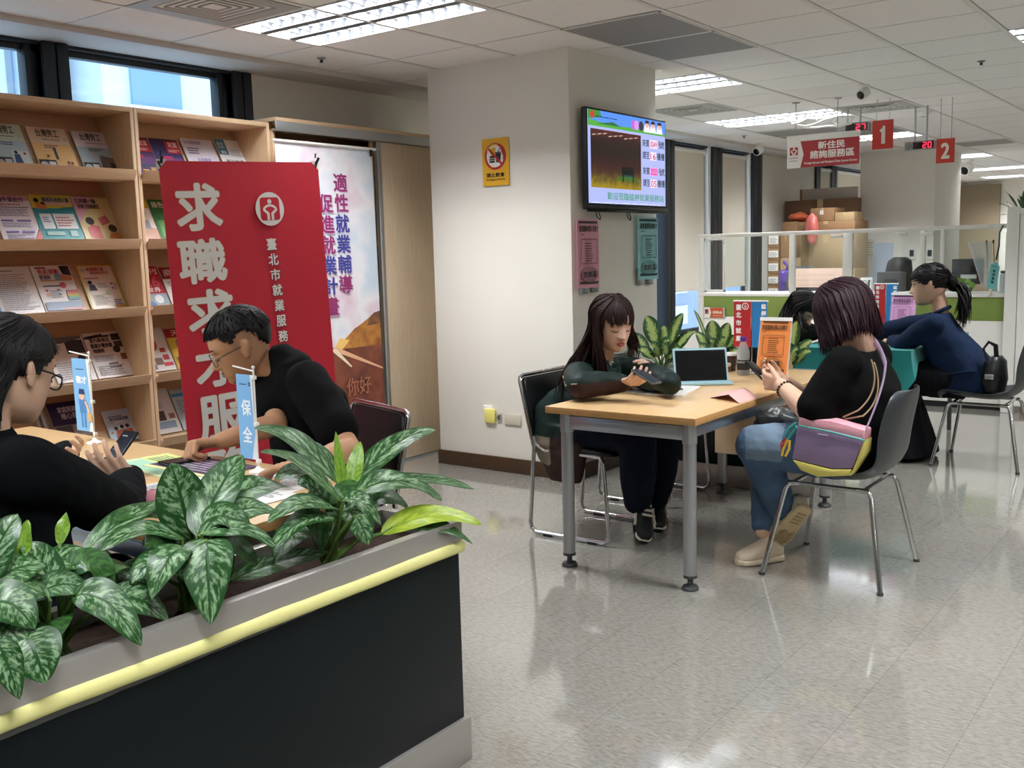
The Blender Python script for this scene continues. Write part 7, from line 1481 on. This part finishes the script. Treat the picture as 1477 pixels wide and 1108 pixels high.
bpl('pale-centred leafy plant in the rear planter, between the long-haired woman and the tablet', bb(955), [(932,456,.085,0), (986,452,.06,0), (958,470,.075,.05), (905,482,.06,.02), (918,506,.055,-.06), (1004,478,.055,.03), (980,505,.07,-.08), (1000,512,.055,-.02), (940,500,.07,-.08), (965,492,.075,-.1)], 5.48)
bpl('pale-centred leafy plant in the rear planter, behind the tablet', bb(1034), [(1003,480,.05,0), (1026,462,.075,0), (1052,466,.065,0), (1062,486,.06,.02), (1008,500,.06,-.06), (1046,490,.075,-.08), (1024,492,.075,-.09), (1066,508,.06,-.04), (1000,446,.018,.05)], 5.5)
bpl('pale-centred leafy plant in the rear planter, right of the orange notice', bb(1136), [(1120,457,.035,0), (1149,463,.06,-.02), (1132,478,.07,.03), (1172,492,.05,0), (1170,508,.05,-.03), (1118,500,.06,-.05), (1150,505,.06,-.06), (1136,495,.07,-.07)], 5.5)
# small plant on the counter and the palm behind the partition
p = Plant('pothos', 'small bright green potted plant on the counter ledge behind the ponytail', aty(1390,430,9.12)*V((1,1,0))+V((0,0,1.03)))
for x, y in ((1376,414),(1382,407),(1390,405),(1398,409),(1405,416),(1400,422),(1380,423),(1392,416)): tip = aty(x, y, 9.12+rnd.uniform(-.05,.05)); p.leaf(p.base*.5+tip*.5, tip, .05, .015, LBRI, (.3,-.75,.5))
p.done(); m = MB(); m.lathe([(.04,-.068),(.05,-.02),(.052,0),(.046,0)], p.base, n=18); m.build('pot', WHITEM, p.t, world=True)
q = aty(1476, 318, 10.6); p = Plant('palm', 'dark green palm fronds rising behind the white partition', V((q.x, 10.6, .3)))
hub = V((q.x, 10.6, q.z+.02)); p.st.tube([p.base, hub], [.03,.02], 10)
for i in range(22): a = rnd.uniform(0, 2*PI); el = rnd.uniform(.1,1.2); d = V((math.cos(a)*math.cos(el), math.sin(a)*math.cos(el), math.sin(el))); p.leaf(hub+d*.04, hub+d*rnd.uniform(.24,.36), .035, .02, LGRN, None, .3, False)
p.done(); m = MB(); m.lathe([(.12,-.3),(.16,0),(.15,0)], p.base, n=20); m.build('pot', DGREYP, p.t, world=True)
# ================================================================ things on the tables
T0 = TZ+.0008
def paper(bl, br, tl, label, col='#ecebe8', els=(), name='paper_sheet', th=.001, z=0, cat='paper', lines=None):
    o = atz(*bl, T0+z); X = atz(*br, T0+z)-o; Y = atz(*tl, T0+z)-o; X.z = Y.z = 0; S = Sheet(o+V((0,0,th)), X, (Y-X*(Y.dot(X)/X.length_squared)), X.length, (Y-X*(Y.dot(X)/X.length_squared)).length, th); S.base(flat(col, .5))
    if lines: S.lines(S.w*.07, S.h*.06, S.w*.93, S.h*.92, lines, flat('#9a9ba2'))
    for e in els:
        if e[0] == 'r': S.rect(e[1]*S.w, e[2]*S.h, e[3]*S.w, e[4]*S.h, flat(e[5], .5))
        elif e[0] == 'l': S.lines(e[1]*S.w, e[2]*S.h, e[3]*S.w, e[4]*S.h, e[5], flat(e[6]))
    return tag(S.build(name), label, cat)
paper((160,668),(235,690),(205,645), 'pale green printed sheet on the table beside the guard', '#c6dcae', [('r',0,.5,.5,1,'#d8e08f'), ('r',.1,.1,.9,.45,'#a9d3b5'), ('l',.1,.55,.9,.92,5,'#7f9a7a')], 'leaflet')
paper((205,672),(300,690),(250,652), 'dark printed sheet under the phone before the guard', '#5b4a5e', [('r',0,0,1,.12,'#e8e6a8'), ('l',.1,.2,.9,.9,6,'#b9a9bd')], 'leaflet', z=.0012)
paper((175,735),(262,752),(212,690), 'white form on the table beside the pink pencil case', lines=16)
paper((178,708),(250,722),(215,676), 'white printed form nearest the woman with the phone', lines=14, z=.0012)
paper((318,700),(418,712),(352,660), 'white printed list at the guard elbow', lines=18)
paper((270,716),(352,735),(318,690), 'white form partly hidden by the planter leaves', lines=14, z=.0012)
phone('black phone lying on the table before the guard', atz(266,664,T0+.0075), atz(300,655,.73)-atz(233,667,.73)+V((0,0,.0)), V((0,0,1)).cross(atz(300,655,.73)-atz(233,667,.73)), .155, .075, PHB, mat('phone_glass', '#1c2530', .08))
t = thing('pencil_case', 'pink zipped pencil case lying on the white forms', 'pencil case', atz(236,722,T0+.001)[:])
PK = mat('pink_case', '#e39aa6', .55, bump=.1, bscale=120); a, b_ = atz(213,719,T0+.026), atz(259,720,T0+.026); m = MB(); d = (b_-a).normalized(); Yx = V((0,0,1)).cross(d); secs = [(a+d*(b_-a).length*k, Yx*.034*w, V((0,0,.024*w))) for k, w in ((-.06,.4),(-.02,.8),(.06,1),(.5,1),(.94,1),(1.02,.8),(1.06,.4))]; m.loft(secs, 24, power=3); m.build('body', PK, t, world=True)
m = MB(); m.tube([a+V((0,0,.0245))+d*.01, b_+V((0,0,.0245))-d*.01], .0022, 6); m.build('zip', flat('#c77e8b'), t, world=True)
def flag(label, base, top, fx, w, h, els, col='#7fb6e4', lean=0, drop=.012):
    bpt = atz(*base, TZ); Y = bpt.y; tp = aty(*top, Y); t = thing('table_flag', label, 'flag', bpt[:]); H = tp.z-TZ; WHp = mat('flag_pole_white', '#eeece6', .4)
    m = MB(); m.lathe([(.03,0),(.03,.006),(.012,.012),(.006,.02)], bpt+V((0,0,.0005)), n=20); m.build('base', WHp, t, world=True)
    m = MB(); m.tube([bpt+V((0,0,.01)), V((tp.x,Y,tp.z))], .0032, 8); m.ell(tp, (.0055,.0055,.0055)); m.build('pole', WHp, t, world=True)
    a = V((tp.x, Y, tp.z-.012)); e = a+V((fx*(w+.022),-.0,.012)); m = MB(); m.tube([a, e], .0026, 8); m.build('crossbar', WHp, t, world=True)
    for k in (.02, H*.5, H-.05): m = MB(); m.bx((tp.x-.007, Y-.006, a.z-k-.006), (tp.x+.007, Y+.006, a.z-k+.006)); m.build('clip', WHp, t, world=True, bevel=.001)
    x0 = min(a.x, a.x+fx*w)+fx*.004; S = Sheet((x0, Y-.004, a.z-drop-h), (1,0,0), (0,0,1), w, h, .0006); S.base(mat('flag_white', '#e8ebee', .6))
    S.poly([(0,.0),(w*.75,0),(w,.3*h),(w*.86,h),(0,h)] if fx < 0 else [(0,0),(w,0),(w,h),(0,h)], flat(col, .6)); els(S, w, h); S.build('flag', t); return t
def guard_art(S, w, h):
    S.text('徵才', .18*w, .66*h, .82*w, .76*h, flat('#f2f5f8'), .001); S.lines(.2*w, .85*h, .75*w, .875*h, 1, flat('#2a4460')); sk, bl, dk = flat('#e8b8a0'), flat('#4f86bd'), flat('#2a3f66')
    S.rect(.34*w,.05*h,.44*w,.26*h, bl); S.rect(.52*w,.05*h,.62*w,.26*h, bl); S.poly([(.3*w,.25*h),(.66*w,.25*h),(.7*w,.44*h),(.26*w,.44*h)], bl); S.disc(.48*w,.5*h,.17*w, sk, 18); S.poly([(.3*w,.51*h),(.66*w,.51*h),(.62*w,.585*h),(.34*w,.585*h)], dk); S.line(.66*w,.42*h,.9*w,.27*h,.012, sk); S.rect(.78*w,.14*h,1.0*w,.26*h, flat('#d8a860'))
def baoquan(S, w, h): S.text('保', .25*w, .52*h, .82*w, .7*h, flat('#f2f5f8'), .0012); S.text('全', .25*w, .2*h, .82*w, .38*h, flat('#f2f5f8'), .0012); S.lines(.2*w, .88*h, .75*w, .905*h, 1, flat('#2a4460')); S.ring(.82*w,.89*h,.006,.0035, flat('#2a4460'), 14)
flag('small blue flag with a cartoon guard on a white pole, left side of the table', (137,640), (128,509), -1, .112, .275, guard_art)
flag('small blue flag reading security on a white pole, in front of the man', (373,682), (365,530), -1, .078, .27, baoquan)
# ---- meeting table
t = thing('tablet', 'tablet in a pale blue folio case standing on the meeting table', 'tablet', atz(1013,553,TZ)[:]); CY = mat('folio_blue', '#9cc3cf', .5)
a, b_, c, d_ = atz(975,551,T0+.012), atz(1050,549,T0+.012), None, None; X = b_-a; X.z = 0; w = X.length; X.normalize(); Nn = V((0,0,1)).cross(X); up_ = (V((0,0,1))*.93+Nn*.36).normalized(); h = .165
N_ = X.cross(up_); m = MB(); m.obx(a+X*w/2+up_*h/2+Nn*.006, (w+.012,h+.012,.009), Matrix((X,up_,N_)).transposed()); m.build('case_back', CY, t, world=True, bevel=.004)
S = Sheet(a+up_*.004-Nn*.0008+X*.004, X, up_, w-.008, h-.008, .001); S.base(mat('tablet_bezel', '#0d0f11', .12)); S.rect(.008,.008,S.w-.008,S.h-.008, mat('tablet_screen', '#070b0d', .06)); S.build('screen', t)
m = MB(); m.obx(a+X*w/2-Nn*.035+V((0,0,-.005)), (w+.02,.085,.012), Matrix((X,Nn,V((0,0,1)))).transposed()); m.build('keyboard_cover', CY, t, world=True, bevel=.003)
m = MB(); p = a+up_*h*.55+Nn*.012; m.add([p, p+X*w, p+X*w+Nn*.09-V((0,0,p.z-TZ-.003)), p+Nn*.09-V((0,0,p.z-TZ-.003))], [(0,1,2,3)]); m.build('folio_stand', mat('folio_teal', '#3d7a78', .5), t, world=True, smooth=0)
paper((898,566),(945,571),(936,556), 'open notebook left page under the long-haired woman hands', '#e9e9e6', name='notebook', th=.004, cat='notebook', lines=0)
paper((930,571),(985,573),(960,558), 'white notebook on the meeting table with a dark blue pen on it', '#f0efec', name='notebook', th=.009, cat='notebook')
m = MB(); a, b_ = atz(946,562,T0+.014), atz(985,561,T0+.014); m.tube([a, a*.9+b_*.1, a*.15+b_*.85, b_], [.003,.0052,.0052,.004], 10); tag(m.build('pen', mat('pen_navy', '#14214f', .3)), 'dark blue pen lying on the white notebook', 'pen')
t = thing('folded_leaflet', 'pink folded leaflet standing open on the meeting table', 'leaflet', atz(1058,575,TZ)[:]); PKL = mat('pink_paper', '#e9b6b2', .6)
m = MB(); q = [atz(*p, T0) for p in ((1024,574),(1066,582),(1094,574),(1046,565))]; f1, f2 = q[0]*.35+q[1]*.65+V((0,0,.03)), q[3]*.4+q[2]*.6+V((0,0,.035))
for k, (i, j, kk, l_) in enumerate(((q[0], f1, f2, q[3]), (f1, q[1], q[2], f2))): mm = MB(); n3 = V((0,0,.0012)); mm.add([i,j,kk,l_,i+n3,j+n3,kk+n3,l_+n3], [(3,2,1,0),(4,5,6,7),(0,1,5,4),(1,2,6,5),(2,3,7,6),(3,0,4,7)]); mm.build('page', PKL, t, world=True, smooth=0)
def stand(label, bl, br, tl, Y, col, ink, title, zone, dy=.06, name='notice_stand'):
    A_, B_ = aty(*bl, Y), aty(*br, Y); A_.z = B_.z = (A_.z+B_.z)/2; zt = max(TZ+.004, A_.z); A_.z = B_.z = zt; C_ = aty(*tl, Y+dy); X = B_-A_; Yv = C_-A_; Yv = Yv-X*(Yv.dot(X)/X.length_squared); t = thing(name, label, 'notice', ((A_.x+B_.x)/2, Y, TZ))
    N = X.cross(Yv).normalized(); w, h = X.length, Yv.length; m = MB(); m.prism([(-.006,-.003),(w+.006,-.003),(w+.006,h+.012),(-.006,h+.012)], A_-N*.006, X.normalized(), Yv.normalized(), N*.0025); m.build('acrylic_back', mat('acrylic', '#eef0f0', .1, alpha=.5), t, world=True, smooth=0)
    m = MB(); m.prism([(-.006,h-.004),(w+.006,h-.004),(w+.006,h+.014),(-.006,h+.014)], A_-N*.0, X.normalized(), Yv.normalized(), N*.004); m.build('top_clip', PVC, t, world=True, smooth=0)
    notice(A_, X, Yv, w, h, col, ink, title, 'sheet', None, zone, t); m = MB(); yb = -N*.0; p = A_+X*.5+Yv*.5-N*.008; g = V((p.x-N.x*.12, p.y-N.y*.12+.05, TZ+.002)); m.add([A_+X*.15+Yv*.7-N*.007, A_+X*.85+Yv*.7-N*.007, g+X*.3, g-X*.3], [(0,1,2,3)]); m.build('easel_leg', mat('acrylic', '#eef0f0'), t, world=True, smooth=0); return t
stand('orange interview notice in an acrylic stand on the meeting table', (1091,542), (1134,538), (1071,461), 4.75, '#e98b45', '#5a3a1c', '愛家服飾有限公司徵才', '面試區')
stand('pink interview notice in an acrylic stand on the teal table', (1282,489), (1316,487), (1273,425), 7.0, '#e6aede', '#6a4a66', '農會醫護現場徵才', '面試區')
def twin(label, x0, x1, x2, yt, yb, Y, s):
    pt = aty(x1, yt, Y); p0, p2 = aty(x0, yt, Y), aty(x2, yt, Y); zb = aty(x0, yb, Y).z; t = thing('banner_pair', label, 'flag', (pt.x, Y, TZ)); m = MB(); m.tube([(pt.x,Y,TZ+.004),(pt.x,Y,pt.z+.01)], .004, 8); m.build('pole', CHROME, t, world=True); m = MB(); m.lathe([(.05,0),(.05,.006),(.01,.012)], (pt.x,Y,TZ+.0005), n=20); m.build('base', CHROME, t, world=True)
    for side, (a, b_, col, txt) in enumerate(((p0, pt, '#b92a30', '臺北市就業服務處'), (pt, p2, '#2f7fc0', '艋舺就業'))):
        w = b_.x-a.x-.008; z1 = pt.z; h = z1-max(zb, TZ+.02); S = Sheet((a.x+.004, Y-.004, z1-h), (1,0,0), (0,0,1), w, h, .001); S.base(flat(col, .5)); k = w*.3
        if side == 0: S.ring(.68*w, h-.26*w, .2*w, .15*w, flat('#f0e8e4'), 20); figure(S, .68*w, h-.26*w, .17*w, flat('#f0e8e4'))
        for i, ch in enumerate(txt):
            y = h-.1*w-k*1.2-i*k*1.45
            if y > 0: S.text(ch, (.14 if side == 0 else .62)*w, y, (.14 if side == 0 else .62)*w+k, y+k, flat('#f3eeea'), .0012)
        S.build(['red_banner','blue_banner'][side], t); m = MB(); m.tube([(a.x,Y,z1+.002),(b_.x,Y,z1+.002)], .005, 8); m.build('banner_bar', PVC, t, world=True)
twin('red and blue twin banner on a pole behind the orange notice', 1058, 1084.5, 1108, 435, 500, 5.0, 1)
twin('red and blue twin banner on a pole behind the pink notice', 1261, 1278.5, 1296, 410, 468, 7.35, 1)
t = thing('drink_bottle', 'clear bottle of dark drink with a purple cap beside the orange notice', 'bottle', atz(1072,541,TZ)[:]); p = atz(1072,541,TZ+.0005)
CLR = mat('clear_plastic', '#cfd4d8', .1, alpha=.4); m = MB(); m.lathe([(.03,0),(.034,.01),(.034,.07),(.031,.078),(.034,.09),(.033,.13),(.018,.165),(.014,.18)], p, n=24); m.build('body', CLR, t, world=True); m = MB(); m.lathe([(.029,.003),(.032,.012),(.032,.085),(.0,.085)], p, n=20); m.build('drink', mat('cola', '#2a1c1a', .2), t, world=True); m = MB(); m.lathe([(.016,.178),(.017,.183),(.017,.2),(.012,.203)], p, n=20); m.build('cap', mat('purple_cap', '#5b3a94', .4), t, world=True); m = MB(); m.lathe([(.0345,.03),(.0345,.066)], p, n=24); m.build('label_band', mat('label_black', '#2a2528', .5), t, world=True)
t = thing('paper_cup', 'small brown cup with a white lid beside the drink bottle', 'cup', atz(1056,536,TZ)[:]); p = atz(1060,537,TZ+.0005)+V((-.05,.06,0)); m = MB(); m.lathe([(.026,0),(.034,.085)], p, n=20); m.build('cup', mat('cup_brown', '#3c2a24', .5), t, world=True); m = MB(); m.lathe([(.037,.084),(.037,.092),(.03,.1),(.0,.1)], p, n=20); m.build('lid', PVC, t, world=True)
t = thing('wood_block', 'small brown box near the foot of the rear plants', 'box', atz(1052,539,TZ)[:]); p = atz(1048,540,TZ+.0005)+V((-.06,.1,0)); m = MB(); m.bx(p-V((.03,.02,0)), p+V((.03,.02,.045))); m.build('box', mat('box_brown', '#7a4a2c', .5), t, world=True, bevel=.003); m = MB(); m.bx(p-V((.031,.021,-.03)), p+V((.031,.021,.048))); m.build('lid', mat('box_cream', '#cfc0a8', .5), t, world=True, bevel=.002)
# ================================================================ camera, sky, view
cam = bpy.data.cameras.new('camera'); cam.sensor_width = 36; cam.lens = FPX/1477*36; cam.clip_start = .05; cam.clip_end = 200
co = bpy.data.objects.new('camera', cam); COL.objects.link(co)
co.matrix_world = Matrix.Translation(CAM) @ Matrix((RT, UP, -FW)).transposed().to_4x4(); SC.camera = co
w = bpy.data.worlds.new('sky'); SC.world = w; w.use_nodes = True
bg = w.node_tree.nodes['Background']; bg.inputs[0].default_value = (.66, .82, 1, 1); bg.inputs[1].default_value = 2.2
SC.view_settings.view_transform = 'Standard'; SC.view_settings.look = 'None'; SC.view_settings.gamma = 1; SC.view_settings.use_curve_mapping = False
SC.view_settings.exposure = .42
SC.cycles.max_bounces = 10; SC.cycles.diffuse_bounces = 5; SC.cycles.glossy_bounces = 4; SC.cycles.transparent_max_bounces = 16; SC.cycles.sample_clamp_indirect = 6; SC.cycles.caustics_reflective = False; SC.cycles.caustics_refractive = False
